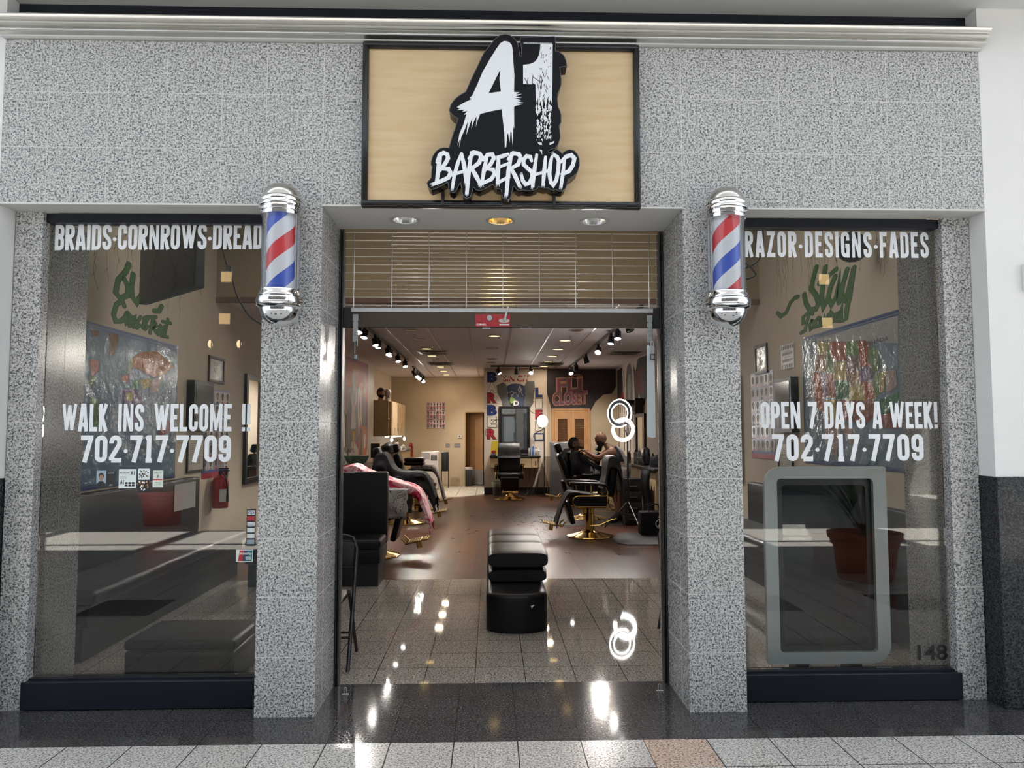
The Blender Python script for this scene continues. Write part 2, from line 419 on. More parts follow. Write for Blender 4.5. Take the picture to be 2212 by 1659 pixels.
# recessed pilasters and granite reveals behind the glass
for sgn, x0, x1 in ((-1, -2.650, -2.50), (1, 2.605, 2.766)):
    mb = MB(); mb.box(x0, x1, 0.14, 0.62, 0.0, 2.7215)
    mb.m(1); grout_z(mb, PZ, x0, x1, 0.14)
    grout_side(mb, PZ, [0.40], x1 if sgn < 0 else x0, 0.14, 0.62, 0, 2.7215, -sgn)
    struct(mb, 'wall_front_pilaster', [G_FAC, GROUT])
# white mall wall beside the shop, with black granite wainscot
for sgn, x0, x1 in ((-1, -6.0, -2.6565), (1, 2.7695, 6.0)):
    mb = MB(); mb.box(x0, x1, 0.0, 0.30, 1.241, 3.9)
    struct(mb, 'wall_right' if sgn > 0 else 'wall_left', [DRY])
    mb = MB(); mb.box(x0 if sgn < 0 else x0+0.0, x1, -0.012, 0.30, 0.0, 1.24, 0.003, 1)
    struct(mb, 'baseboard_right' if sgn > 0 else 'baseboard_left', [G_BLK])
# navy recess and ceiling above the moulding
mb = MB(); mb.box(XL, XR, 0.10, 0.30, 3.702, 3.90)
struct(mb, 'wall_front_navy', [NAVY])
mb = MB(); mb.box(-12, 12, -0.6, 0.30, 3.9005, 4.0)
struct(mb, 'ceiling', [mat('mall ceiling paint', (0.55,0.56,0.56), 0.7, var=0.02, scale=2)])
# silver crown moulding
prof = [(0.0,3.640),(-0.012,3.642),(-0.020,3.650),(-0.020,3.658)]
prof += [(-0.020-0.022*sin(pi*k/8)*1.0-0.002*k, 3.658+0.030*k/8) for k in range(1, 9)]
prof += [(-0.034,3.690)] + [(-0.034-0.020*sin(pi*k/8)-0.0022*k, 3.690+0.026*k/8) for k in range(1, 9)]
prof += [(-0.052,3.718),(-0.062,3.722),(-0.072,3.732),(-0.078,3.742),(-0.078,3.748),(0.0,3.748)]
mb = MB()
rings = []
for x, e in ((-2.66, 0.0), (2.772, 0.0)):
    rings.append([(x + (0.42*y if x < 0 else -0.42*y), y, z) for y, z in prof])
mb.loft(rings, True, True)
o = struct(mb, 'trim_1', [SILV], 30)
# windows : head rail, sill panel, pane
for n, x0, x1 in ((1, -2.499, -1.237), (2, 1.369, 2.604)):
    w = thing('window_%d' % n, None, None); w['kind'] = 'structure'
    mb = MB(); mb.box(x0, x1, 0.165, 0.235, 2.668, 2.721, 0.002, 1); mb.build('head_rail', NAVY, w)
    mb = MB(); mb.box(x0-0.02 if n == 1 else x0, x1 if n == 1 else x1+0.02, 0.128, 0.235, 0.004, 0.150, 0.003, 1); mb.box(x0, x1, 0.165, 0.235, 0.1502, 0.158)
    mb.build('sill_panel', NAVY, w)
    mb = MB(); mb.box(x0+0.001, x1-0.001, 0.206, 0.214, 0.159, 2.667); mb.build('pane', PANE, w)
# ---- floors
mb = MB(); mb.box(-12, 12, -13, -0.3405, -0.05, 0.0)
mb.m(1); mb.box(0.742, 1.044, -0.648, -0.344, 0.0, 0.0004)
mb.m(2)
for x in (-1.95, -3.4, -0.4, 2.0, 3.4): mb.box(x, x+0.61, -2.4, -1.79, 0.0, 0.0004)
struct(mb, 'floor', [G_MALL, G_PINK, G_DARK])
mb = MB(); mb.box(-12, 12, -0.34, 0.505, -0.05, 0.0); struct(mb, 'floor', [G_DARK])
mb = MB(); mb.box(-3.3, 3.3, 0.5055, 3.66, -0.05, 0.0); struct(mb, 'floor', [G_SHOP])
def wood():
    m, N, L, B = nt('red brown plank floor')
    tc = N.new('ShaderNodeTexCoord'); mp = N.new('ShaderNodeMapping'); mp.inputs['Rotation'].default_value = (0, 0, pi/2)
    L.new(tc.outputs['Object'], mp.inputs['Vector'])
    br = N.new('ShaderNodeTexBrick'); br.offset = 0.37; br.inputs['Scale'].default_value = 1; br.inputs['Brick Width'].default_value = 1.2; br.inputs['Row Height'].default_value = 0.19
    br.inputs['Mortar Size'].default_value = 0.0012; br.inputs['Color1'].default_value = (0.098,0.042,0.024,1); br.inputs['Color2'].default_value = (0.045,0.019,0.012,1); br.inputs['Mortar'].default_value = (0.16,0.10,0.08,1); br.inputs['Bias'].default_value = 0.0
    L.new(mp.outputs['Vector'], br.inputs['Vector'])
    m2 = N.new('ShaderNodeMapping'); m2.inputs['Scale'].default_value = (14, 1.2, 1); L.new(tc.outputs['Object'], m2.inputs['Vector'])
    nz = N.new('ShaderNodeTexNoise'); nz.inputs['Scale'].default_value = 4; nz.inputs['Detail'].default_value = 5; L.new(m2.outputs['Vector'], nz.inputs['Vector'])
    rp = N.new('ShaderNodeValToRGB'); rp.color_ramp.elements[0].color = (0.40,0.36,0.36,1); rp.color_ramp.elements[1].color = (1.55,1.5,1.5,1)
    rp.color_ramp.elements[0].position = 0.3; rp.color_ramp.elements[1].position = 0.7
    L.new(nz.outputs['Fac'], rp.inputs['Fac'])
    mu = N.new('ShaderNodeMixRGB'); mu.blend_type = 'MULTIPLY'; mu.inputs[0].default_value = 1; L.new(br.outputs['Color'], mu.inputs[1]); L.new(rp.outputs['Color'], mu.inputs[2])
    L.new(mu.outputs[0], B.inputs['Base Color'])
    r2 = N.new('ShaderNodeMapRange'); r2.inputs['To Min'].default_value = 0.24; r2.inputs['To Max'].default_value = 0.40; L.new(nz.outputs['Fac'], r2.inputs['Value']); L.new(r2.outputs[0], B.inputs['Roughness']); B.inputs['Specular IOR Level'].default_value = 0.22
    return m
mb = MB(); mb.prism([(-3.3,3.6605),(3.3,3.6605),(3.3,14.2),(-0.17,14.2),(-0.17,13.83),(-1.0,13.0),(-2.0,12.6),(-3.3,12.6)], lambda u, v, d: (u, v, d), -0.05, 0.0); struct(mb, 'floor', [wood()])
WT = granite('white floor tile', (0.50,0.46,0.38), (0.60,0.56,0.47), (0.66,0.62,0.54), 0.2, 12, tile=0.45, joint=(0.30,0.26,0.2), jw=0.008, phase=(0.1,0.2))
mb = MB(); mb.prism([(-3.3,12.6005),(-2.0,12.6005),(-1.0,13.0005),(-0.1705,13.83),(-0.1705,16.9),(0.6,16.9),(0.6,18.6),(-3.3,18.6)], lambda u, v, d: (u, v, d), -0.05, 0.0005); struct(mb, 'floor', [WT])
# ---- shop walls and ceilings
def wallbox(nm, a, m): 
    mb = MB(); mb.box(*a); return struct(mb, nm, [m])
wallbox('wall_left', (-3.30, -3.20, 0.62, 8.0, 0, 4.2), TANL)
wallbox('wall_left', (-3.30, -2.65, 8.0, 13.02, 0, 3.02), TANP)
wallbox('wall_left', (-3.30, -2.75, 13.02, 17.0, 0, 3.02), TANL)
wallbox('wall_right', (3.20, 3.30, 0.62, 8.0, 0, 4.2), TANL)
wallbox('wall_right', (3.05, 3.30, 8.0, 13.94, 0, 3.02), TANP)
wallbox('wall_left', (-3.2, -2.651, 0.55, 0.62, 0, 4.2), TANL)
wallbox('wall_right', (2.767, 3.2, 0.55, 0.62, 0, 4.2), TANL)
wallbox('wall_front', (-2.65, 2.766, 0.47, 0.68, 2.85, 4.2), TANL)
# back wall with door opening (-0.70..-0.16) and the projecting mural walls
mb = MB(); mb.box(-2.75, -0.72, 16.8, 16.95, 0, 3.02); mb.box(-0.72, -0.155, 16.8, 16.95, 2.05, 3.02); struct(mb, 'wall_back', [TAN])
mb = MB(); mb.box(-0.155, 1.355, 13.94, 16.95, 0, 3.02); struct(mb, 'wall_back', [TANP])
mb = MB(); mb.box(1.3555, 3.3, 13.9405, 14.1, 0, 3.02); struct(mb, 'wall_back', [TAN])
mb = MB(); mb.box(-1.2, 0.3, 18.5, 18.6, 0, 3.02); mb.box(-1.25, -1.15, 16.95, 18.5, 0, 3.02); mb.box(0.25, 0.35, 16.95, 18.5, 0, 3.02); struct(mb, 'wall_back', [mat('brown inner room', (0.24,0.15,0.08), 0.7)])
mb = MB(); mb.box(-0.155, 1.355, 13.925, 13.9395, 0.0, 0.17); mb.box(1.37, 3.05, 13.925, 13.9395, 0.0, 0.17); struct(mb, 'baseboard_back', [mat('dark rubber baseboard', (0.02,0.02,0.022), 0.5)])
mb = MB(); mb.box(-2.74, -0.76, 16.785, 16.7995, 0.0, 0.10); struct(mb, 'baseboard_back', [TAN])
# drop ceiling with tile grid
def ceil_mat():
    m, N, L, B = nt('drop ceiling tiles')
    tc = N.new('ShaderNodeTexCoord'); mp = N.new('ShaderNodeMapping'); mp.inputs['Location'].default_value = (0.33, 0.1, 0); L.new(tc.outputs['Object'], mp.inputs['Vector'])
    br = N.new('ShaderNodeTexBrick'); br.offset = 0; br.inputs['Scale'].default_value = 1; br.inputs['Brick Width'].default_value = 0.61; br.inputs['Row Height'].default_value = 0.61; br.inputs['Mortar Size'].default_value = 0.004
    br.inputs['Color1'].default_value = (0.86,0.79,0.80,1); br.inputs['Color2'].default_value = (0.83,0.76,0.77,1); br.inputs['Mortar'].default_value = (0.46,0.40,0.40,1)
    L.new(mp.outputs['Vector'], br.inputs['Vector']); L.new(br.outputs['Color'], B.inputs['Base Color']); B.inputs['Roughness'].default_value = 0.7
    return m
mb = MB(); mb.box(-3.3, 3.3, 4.75, 18.6, 3.02, 3.10)
mb.m(1)
for k in range(6):
    x = -1.55 + 0.62*k
    mb.box(x-0.011, x+0.011, 4.76, 16.8, 3.016, 3.0205)
struct(mb, 'ceiling', [ceil_mat(), mat('ceiling grid bar', (0.34,0.30,0.30), 0.35, 0.6)])
mb = MB(); mb.box(-3.2, 3.2, 4.70, 4.7495, 3.06, 4.2); mb.m(1); mb.box(-3.2, 3.2, 4.69, 4.7495, 3.0, 3.0595); struct(mb, 'trim_2', [mat('shaded tan bulkhead paint', (0.31,0.245,0.155), 0.75), BROWNT])  # wall tan darkened in the colour itself for the shade on the bulkhead
mb = MB(); mb.box(-3.3, 3.3, 0.47, 4.75, 4.2005, 4.3); struct(mb, 'ceiling', [mat('high ceiling paint', (0.42,0.42,0.41), 0.7)])
# ---- the mall behind the viewer
MW = mat('mall opposite wall', (0.15,0.15,0.14), 0.7, var=0.05, scale=1.5)
MD = mat('mall dark shopfront', (0.03,0.035,0.04), 0.25)
mb = MB(); mb.box(-12, 12, -13.2, -13.0, 0, 6.4)
mb.m(1)
for x in (-10, -6.2, -2.4, 1.4, 5.2): mb.box(x, x+3.2, -13.0, -12.97, 0.0, 2.6)
struct(mb, 'wall_back_mall', [MW, MD])
mb = MB()
for k in range(13): mb.box(-12+2*k-0.06, -12+2*k+0.06, -13.15, -13.0, 6.4005, 9.5)
mb.box(-12, 12, -13.15, -13.0, 7.9, 8.0)
struct(mb, 'window_3', [MD])
for x in (-12.1, 12.0):
    mb = MB()
    for k in range(7): mb.box(x, x+0.1, -13+2.0*k-0.05, -13+2.0*k+0.05, 0.0, 9.5)
    for z in (0.9, 2.4, 4.2, 6.4): mb.box(x, x+0.1, -13, -0.6, z-0.05, z+0.05)
    struct(mb, 'window_%d' % (4 if x < 0 else 5), [MD])
mb = MB(); mb.box(-12.2, 12.2, -0.6, -0.5, 4.0005, 9.5); struct(mb, 'wall_upper_mall', [DRY])
mb = MB(); mb.box(-12.2, 12.2, -2.25, -0.5, 9.5005, 9.7); mb.box(-12.2, 12.2, -13.2, -4.05, 9.5005, 9.7)
for k in range(13): mb.box(-12+2*k-0.10, -12+2*k+0.10, -4.05, -2.25, 9.5005, 9.7)
mb.box(-12, 12, -2.75, -2.68, 9.5005, 9.7)
struct(mb, 'ceiling', [DRY])
# ------------------------------------------------------------------ real font text for small print
def btext(mb, s, f, x0, x1, z0, z1, d0=0.0, d1=0.001, offset=0.0, shear=0.0):
    cu = bpy.data.curves.new('t', 'FONT'); cu.body = s; cu.offset = offset; cu.shear = shear; cu.fill_mode = 'FRONT'; cu.resolution_u = 3
    ob = bpy.data.objects.new('t', cu); COL.objects.link(ob)
    bpy.context.view_layer.update()
    me = ob.evaluated_get(bpy.context.evaluated_depsgraph_get()).to_mesh()
    vs = [v.co.copy() for v in me.vertices]; fs = [list(p.vertices) for p in me.polygons]
    bpy.data.objects.remove(ob); bpy.data.curves.remove(cu)
    if not vs: return mb
    ax, bx = min(v.x for v in vs), max(v.x for v in vs); ay, by = min(v.y for v in vs), max(v.y for v in vs)
    nv = [mb.bm.verts.new(f(x0+(v.x-ax)/(bx-ax)*(x1-x0), z0+(v.y-ay)/max(1e-6, by-ay)*(z1-z0), d1)) for v in vs]
    for q in fs:
        try:
            fc = mb.bm.faces.new([nv[i] for i in q]); fc.material_index = mb.mi
        except ValueError: pass
    return mb
def flat(name, rgb, rough=0.55, **k): return mat(name, rgb, rough, var=0.03, **k)

# ------------------------------------------------------------------ sign board over the door
WOODP = None
def birch():
    m, N, L, B = nt('pale birch ply')
    tc = N.new('ShaderNodeTexCoord'); mp = N.new('ShaderNodeMapping'); mp.inputs['Scale'].default_value = (1.0, 1, 9.0)
    L.new(tc.outputs['Object'], mp.inputs['Vector'])
    nz = N.new('ShaderNodeTexNoise'); nz.inputs['Scale'].default_value = 3.0; nz.inputs['Detail'].default_value = 5
    L.new(mp.outputs['Vector'], nz.inputs['Vector'])
    rp = N.new('ShaderNodeValToRGB'); rp.color_ramp.elements[0].position = 0.3; rp.color_ramp.elements[1].position = 0.7
    rp.color_ramp.elements[0].color = (0.53,0.385,0.215,1); rp.color_ramp.elements[1].color = (0.61,0.465,0.285,1)
    L.new(nz.outputs['Fac'], rp.inputs['Fac']); L.new(rp.outputs['Color'], B.inputs['Base Color']); B.inputs['Roughness'].default_value = 0.5
    return m
sb = thing('sign_board', 'pale birch sign board in a black moulded frame over the doorway', 'sign board', (0.06, 0, 3.17))
mb = MB(); mb.box(-0.735, 0.735, -0.030, -0.001, -0.435, 0.435); mb.build('backing_panel', birch(), sb)
mb = MB()
for (w, y0, y1) in ((0.034, -0.052, -0.001), (0.022, -0.062, -0.052)):
    o_ = 0.0 if w > 0.03 else 0.006
    X, Z = 0.762-o_, 0.460-o_
    for a in ((-X, X, Z-w, Z), (-X, X, -Z, -Z+w), (-X, -X+w, -Z+w, Z-w), (X-w, X, -Z+w, Z-w)):
        mb.box(a[0], a[1], y0, y1, a[2], a[3], 0.004, 2)
mb.build('frame', mat('black gloss frame', (0.008,0.008,0.010), 0.22, var=0.1), sb)
#SGDATA
SG_BODY=[(46,3612),(63,3617),(80,3619),(93,3617),(105,3613),(118,3604),(129,3594),(142,3576),(148,3556),(152,3525),(154,3503),(160,3498),(166,3504),(164,3548),(159,3574),(156,3596),(161,3604),(341,3612),(347,3603),(347,3532),(355,3529),(370,3524),(392,3507),(404,3476),(408,3447),(370,3442),(372,3414),(377,3375),(376,3344),(367,3318),(358,3296),(356,3265),(360,3221),(369,3204),(375,3178),(375,3139),(364,3121),(368,3091),(370,3056),(359,3017),(344,2998),(325,2992),(309,2985),(305,2977),(311,2970),(334,2983),(351,2991),(368,2980),(380,2967),(397,2982),(419,2990),(444,2985),(461,2966),(471,2940),(472,2905),(460,2866),(435,2843),(411,2829),(405,2805),(396,2779),(379,2765),(358,2765),(345,2775),(333,2769),(320,2771),(303,2782),(282,2780),(261,2786),(253,2789),(248,2778),(235,2772),(214,2765),(189,2765),(168,2770),(151,2764),(134,2775),(125,2789),(117,2786),(111,2751),(105,2725),(92,2718),(75,2720),(62,2729),(58,2751),(55,2771),(46,2774),(33,2776),(20,2787),(10,2799),(-13,2784),(-34,2773),(-60,2763),(-76,2768),(-90,2781),(-95,2773),(-100,2749),(-110,2728),(-127,2722),(-144,2730),(-151,2749),(-154,2775),(-159,2806),(-167,2796),(-176,2775),(-186,2757),(-200,2750),(-216,2757),(-223,2774),(-227,2808),(-249,2795),(-282,2777),(-314,2766),(-330,2780),(-337,2803),(-322,2820),(-314,2833),(-312,2876),(-308,2889),(-316,2902),(-315,2919),(-308,2945),(-292,2971),(-271,2989),(-250,2994),(-221,2993),(-212,3028),(-195,3084),(-191,3093),(-174,3154),(-196,3167),(-215,3186),(-221,3197),(-213,3228),(-192,3258),(-166,3280),(-133,3300),(-107,3364),(-74,3435),(-40,3510),(-6,3558),(20,3590)]
SG_A=[(75,3582),(97,3577),(112,3560),(117,3534),(120,3472),(126,3393),(124,3301),(152,3300),(134,3288),(165,3291),(132,3277),(164,3271),(127,3267),(160,3257),(137,3253),(173,3243),(135,3240),(170,3236),(130,3225),(124,3219),(125,3101),(121,3118),(115,3010),(111,3079),(105,3088),(100,3023),(93,3070),(88,3075),(82,3001),(75,2996),(72,3079),(66,3131),(58,3207),(3,3195),(-56,3180),(-71,3142),(-79,3108),(-75,3168),(-90,3138),(-103,3097),(-98,3160),(-115,3112),(-130,3064),(-122,3138),(-140,3090),(-157,3051),(-168,2994),(-164,3042),(-177,3007),(-166,3072),(-145,3120),(-130,3177),(-142,3174),(-124,3195),(-153,3189),(-140,3202),(-180,3199),(-163,3207),(-180,3215),(-151,3235),(-103,3259),(-111,3268),(-99,3279),(-73,3338),(-44,3409),(-6,3479),(29,3537),(50,3568),(63,3578)]
SG_HOLE=[(50,3423),(46,3370),(54,3303),(20,3298),(-12,3293),(20,3361)]
SG_ONE=[(266,3569),(332,3568),(329,3352),(325,3236),(318,3264),(311,3238),(305,3277),(294,3221),(284,3264),(275,3216),(265,3255),(256,3220),(250,3272),(241,3237),(239,3344),(229,3351),(220,3345),(173,3346),(173,3451),(208,3456),(233,3467),(250,3487),(261,3518),(265,3545)]
SG_EYES=[[(249,3029),(272,3025),(272,3013),(257,3016)],[(313,3025),(338,3036),(336,3026),(321,3016),(312,3015)],[(259,2989),(273,2986),(273,2960),(268,2972)]]
SG_LET=[([(-266,2963),(-274,2898),(-285,2810)],20),([(-285,2915),(-271,2952),(-250,2966),(-231,2958),(-226,2937),(-241,2907),(-266,2875)],18),([(-253,2879),(-224,2879),(-212,2858),(-224,2832),(-257,2815),(-301,2797)],18),([(-156,2962),(-174,2912),(-192,2847),(-202,2781)],16),([(-155,2962),(-141,2899),(-129,2811)],19),([(-209,2843),(-165,2860),(-123,2873)],14),([(-102,2969),(-117,2861),(-126,2751)],19),([(-115,2936),(-90,2969),(-60,2963),(-49,2946),(-62,2913),(-98,2883)],19),([(-98,2880),(-79,2844),(-55,2799)],20),([(-20,2946),(-35,2879),(-45,2808)],18),([(-39,2928),(-18,2957),(8,2960),(17,2940),(-1,2905),(-26,2879)],17),([(-18,2881),(12,2877),(22,2856),(3,2825),(-53,2797)],17),([(90,2961),(65,2951),(41,2944)],19),([(42,2944),(38,2880),(37,2806)],20),([(92,2910),(43,2890)],17),([(36,2804),(62,2820),(88,2835)],15),([(111,2967),(94,2871),(83,2745)],19),([(92,2934),(120,2967),(149,2962),(159,2943),(145,2906),(109,2884)],18),([(109,2884),(130,2842),(151,2794)],19),([(217,2926),(210,2948),(191,2952),(175,2933),(174,2907),(198,2883),(220,2864),(220,2838),(206,2806),(185,2799),(170,2818),(164,2842)],17),([(244,2959),(231,2873),(223,2793)],18),([(291,2947),(284,2873),(278,2800)],18),([(229,2849),(303,2873)],17),([(325,2949),(317,2917),(311,2856),(319,2809),(331,2796),(348,2822),(358,2874),(362,2926),(353,2949),(340,2958)],17),([(392,2932),(383,2857),(373,2791)],17),([(372,2921),(401,2951),(429,2959),(445,2942),(437,2905),(416,2872),(386,2857)],18)]
f1 = lambda u, v, d: (u/1000.0, -0.16-d, v/1000.0)
sg = thing('shop_sign', 'black cut-out shop sign with white brush letters A1 BARBERSHOP', 'sign', (0.06, -0.036, 3.1))
inv = Matrix.Translation((-0.06, 0.036, -3.1))
fl = lambda u, v, d: tuple(inv @ Vector((u/1000.0, -0.16-d, v/1000.0)))
mb = MB(); mb.prism(SG_BODY, fl, 0.0, -0.096); sgb = mb.build('body', mat('black gloss sign', (0.0045,0.0045,0.006), 0.24, spec=0.12, var=0.05, bump=0.03, bscale=500), sg, 20)
mb = MB(); mb.stroke(SG_BODY, 3.0, lambda u, v, d: fl(u, v, d), 0.0005, 0.002, closed=True); mb.build('rim', mat('dark grey sign rim', (0.06,0.06,0.065), 0.3), sg)
mb = MB(); mb.prism([SG_A, SG_HOLE], fl, 0.0006, 0.0030)
mb.prism(SG_ONE, fl, 0.0006, 0.0030)
for e in SG_EYES: mb.prism(e, fl, 0.0006, 0.0030)
rg = random.Random(4)
for i in range(150):                      # broken paint of the stem
    t = rg.random()**0.8; u = rg.uniform(242, 322); v = 3240 - t*200; h = rg.uniform(8, 34)*(1-0.55*t); w = rg.uniform(2, 7)*(1.15-0.6*t)
    s_ = rg.uniform(-0.25, 0.25)
    mb.prism([(u-w, v), (u+rg.uniform(-2,2), v+h*0.5), (u+w, v+h*0.2), (u+s_*h, v-h*0.7)], fl, 0.0006, 0.0020+0.000006*i)
for i in range(64):
    u = 175 + i*2.4
    mb.prism([(u, 3569), (u+1.3, 3569), (u+1.3, 3569+rg.uniform(4, 12)), (u, 3574)], fl, 0.0006, 0.0024)
for li, (p, w) in enumerate(SG_LET):
    w *= 1.22; dz = 0.0030+0.00012*li
    mb.stroke(p, [w*(0.72 if k == 0 else 1.0) for k in range(len(p)-1)]+[w*0.8], fl, 0.0006, dz, cap='round')
    # dry bristle ends
    a, b = Vector(p[-2]), Vector(p[-1]); t = (b-a).normalized(); n = Vector((-t.y, t.x))
    for k in range(5):
        c = b + n*w*(-0.36+0.18*k); L_ = rg.uniform(6, 18)
        c = c-t*w*0.1; L_ += w*0.35; mb.stroke([tuple(c), tuple(c+t*L_)], [w*0.16, w*0.05], fl, 0.0006, dz+0.00004)
mb.m(1)
for i in range(46):                        # cracks in the upper 1
    v = rg.uniform(3400, 3560) if i < 18 else rg.uniform(3240, 3390); u = rg.uniform(245, 325)
    h = rg.uniform(8, 40) if i >= 18 else rg.uniform(5, 16); sl = rg.uniform(-0.5, 0.5)
    mb.stroke([(u, v), (u+sl*h*0.5, v+h*0.5), (u+sl*h, v+h)], [1, rg.uniform(2, 5), 1], fl, 0.0032, 0.0036)
for a in ([(178,3380),(200,3346)], [(200,3382),(192,3346)], [(225,3395),(222,3350),(228,3346)], [(226,3385),(262,3360),(270,3355)], [(258,3395),(262,3350)]):
    mb.stroke(a, 3.0, fl, 0.0032, 0.0036)
mb.build('lettering', [mat('white sign face', (0.80,0.82,0.85), 0.3, var=0.01), mat('black gloss sign', (0,0,0))], sg)
for x in (-0.26, 0.065, 0.345):
    mb = MB(); mb.box(x-0.060-0.009, x-0.060+0.009, -0.028, 0.0055, -0.385, -0.30, 0.006, 2); mb.build('mounting_clip', BLKP, sg)
for x, z in ((-0.155, -0.40), (0.062, -0.41)):
    pass

# ------------------------------------------------------------------ barber poles
RED = mat('red pole stripe', (0.55,0.028,0.035), 0.3, var=0.03); BLUE = mat('blue pole stripe', (0.035,0.085,0.46), 0.3, var=0.03); WHS = mat('white pole stripe', (0.80,0.80,0.84), 0.3, var=0.01)
TUBE = glass('clear pole tube', (0.97,0.98,0.99), 0.0, 0.85)
CH2 = mat('pole chrome', (0.80,0.80,0.80), 0.07, 1.0, var=0.02)
def barber_pole(x, phase, label):
    p = thing('barber_pole', label, 'barber pole', (x, -0.14, 2.4), 0, 'barber poles beside the door')
    mb = MB(); H0, H1, P, n, m = -0.170, 0.225, 0.375, 48, 40
    for j in range(m):
        for i in range(n):
            mb.mi = (0, 1, 2, 1)[int(4*i/n)]
            q = []
            for (ii, jj) in ((i, j), (i+1, j), (i+1, j+1), (i, j+1)):
                z = H0+(H1-H0)*jj/m; a = 2*pi*ii/n + 2*pi*(z-phase)/P - pi/2 - pi/4
                q.append((0.072*cos(a), 0.072*sin(a), z))
            mb.face(q)
    bmesh.ops.remove_doubles(mb.bm, verts=mb.bm.verts, dist=1e-5)
    mb.build('striped_cylinder', [RED, WHS, BLUE], p, 60)
    mb = MB(); mb.lathe([(0.098,-0.185),(0.098,0.24)], n=48, cap=False); mb.build('clear_tube', TUBE, p, 60)
    mb = MB(); mb.lathe([(0.090,0.222),(0.103,0.222),(0.104,0.236),(0.098,0.240),(0.107,0.244),(0.108,0.258),(0.101,0.262),(0.117,0.268),(0.119,0.280),(0.112,0.290),(0.116,0.300),(0.108,0.318),(0.090,0.324)], n=48); mb.build('top_collar', CH2, p, 50)
    mb = MB(); mb.lathe([(0.098,0.318)]+[(0.098*cos(a), 0.318+0.080*sin(a)) for a in [pi/2*k/10 for k in range(1, 11)]][:-1]+[(0.004,0.398)], n=48); mb.build('top_dome', mat('satin dome', (0.62,0.61,0.58), 0.22, 1.0, var=0.02), p, 60)
    mb = MB(); mb.lathe([(0.09,-0.168),(0.103,-0.172),(0.104,-0.188),(0.108,-0.192),(0.109,-0.204),(0.101,-0.208),(0.119,-0.214),(0.122,-0.234),(0.116,-0.248),(0.121,-0.256),(0.108,-0.268),(0.09,-0.27)], n=48); mb.build('bottom_collar', CH2, p, 50)
    mb = MB(); mb.lathe([(0.1,-0.262)]+[(0.101*cos(a), -0.264-0.096*sin(a)) for a in [pi/2*k/12 for k in range(1, 12)]]+[(0.004,-0.362)], n=48); mb.build('bottom_dome', CHROME, p, 60)
    mb = MB(); mb.box(-0.035, 0.062, 0.085, 0.1385, -0.325, -0.14, 0.004, 2); mb.build('wall_bracket', mat('pale grey bracket', (0.40,0.43,0.43), 0.5), p)
    return p
barber_pole(-1.102, 0.035, 'chrome barber pole with red and blue stripes on the granite pillar beside the BRAIDS window')
barber_pole(1.258, 0.180, 'chrome barber pole with red and blue stripes on the granite pillar beside the RAZOR window')

# ------------------------------------------------------------------ window writing
PF = XZ(0.2055)
def sign_text(s, x0, x1, z0, z1, label, m=WHITE, t=0.16, gap=0.07, tilt=0.0, **k):
    mb = MB(); f = (lambda u, v, d: (u, 0.2055-d, v+tilt*(u-x0)))
    text(mb, s, f, x0, x1, z0, z1, t, gap, 0.0, 0.0012, **k)
    o = mb.build('window_lettering', m, None, 0)
    return tag(o, label, 'lettering')
DOT = '\u00b7'
sign_text('BRAIDS'+DOT+'CORNROWS'+DOT+'DREADS', -2.470, -1.245, 2.519, 2.666, 'white vinyl letters reading BRAIDS CORNROWS DREADS along the top of the window', tilt=0.012, gap=0.06)
sign_text('WALK INS WELCOME !!', -2.394, -1.350, 1.494, 1.648, 'white vinyl letters reading WALK INS WELCOME !! on the window', wides={' ': 0.34})
sign_text('702'+DOT+'717'+DOT+'7709', -2.285, -1.456, 1.322, 1.472, 'white vinyl phone number 702 717 7709 under WALK INS WELCOME', t=0.17, base=0.46, gap=0.07)
sign_text('RAZOR'+DOT+'DESIGNS'+DOT+'FADES', 1.478, 2.566, 2.503, 2.656, 'white vinyl letters reading RAZOR DESIGNS FADES along the top of the window', gap=0.12)
sign_text('OPEN 7 DAYS A WEEK!', 1.549, 2.582, 1.506, 1.660, 'white vinyl letters reading OPEN 7 DAYS A WEEK! on the window', wides={' ': 0.22})
sign_text('702'+DOT+'717'+DOT+'7709', 1.612, 2.492, 1.321, 1.474, 'white vinyl phone number 702 717 7709 under OPEN 7 DAYS A WEEK', t=0.17, base=0.46, gap=0.09)
mb = MB(); btext(mb, '148', PF, 2.417, 2.588, 0.197, 0.285, 0, 0.0012, offset=0.022); tag(mb.build('number_sticker', mat('black vinyl', (0.008,0.008,0.009), 0.4)), 'black street number 148 low on the window pane', 'number')

# ------------------------------------------------------------------ flyers and stickers on the left pane
PAPER = mat('white paper', (0.78,0.82,0.80), 0.6, var=0.02); INK = mat('black ink', (0.012,0.012,0.014), 0.5); SKIN1 = mat('printed skin', (0.28,0.16,0.10), 0.6); REDP = mat('printed red', (0.45,0.02,0.03), 0.5)
BLUEG = mat('printed blue grey', (0.28,0.36,0.42), 0.5); ORAN = mat('printed orange', (0.65,0.24,0.04), 0.5)
pt = lambda px, py: (-2.470+(px-119)*0.002594, 1.4937-(py-932)*0.002585)
def sheet(nm, a, b, mats_, draw, label, cat, group=None):
    (x0, z1), (x1, z0) = a, b
    w, h = x1-x0, z1-z0
    mb = MB(); mb.box(x0, x1, 0.2045, 0.2056, z0, z1)
    f = lambda u, v, d: (x0+u*w, 0.2044-d, z0+v*h)
    draw(mb, f, w, h)
    return tag(mb.build(nm, mats_, None, 0), label, cat, group)
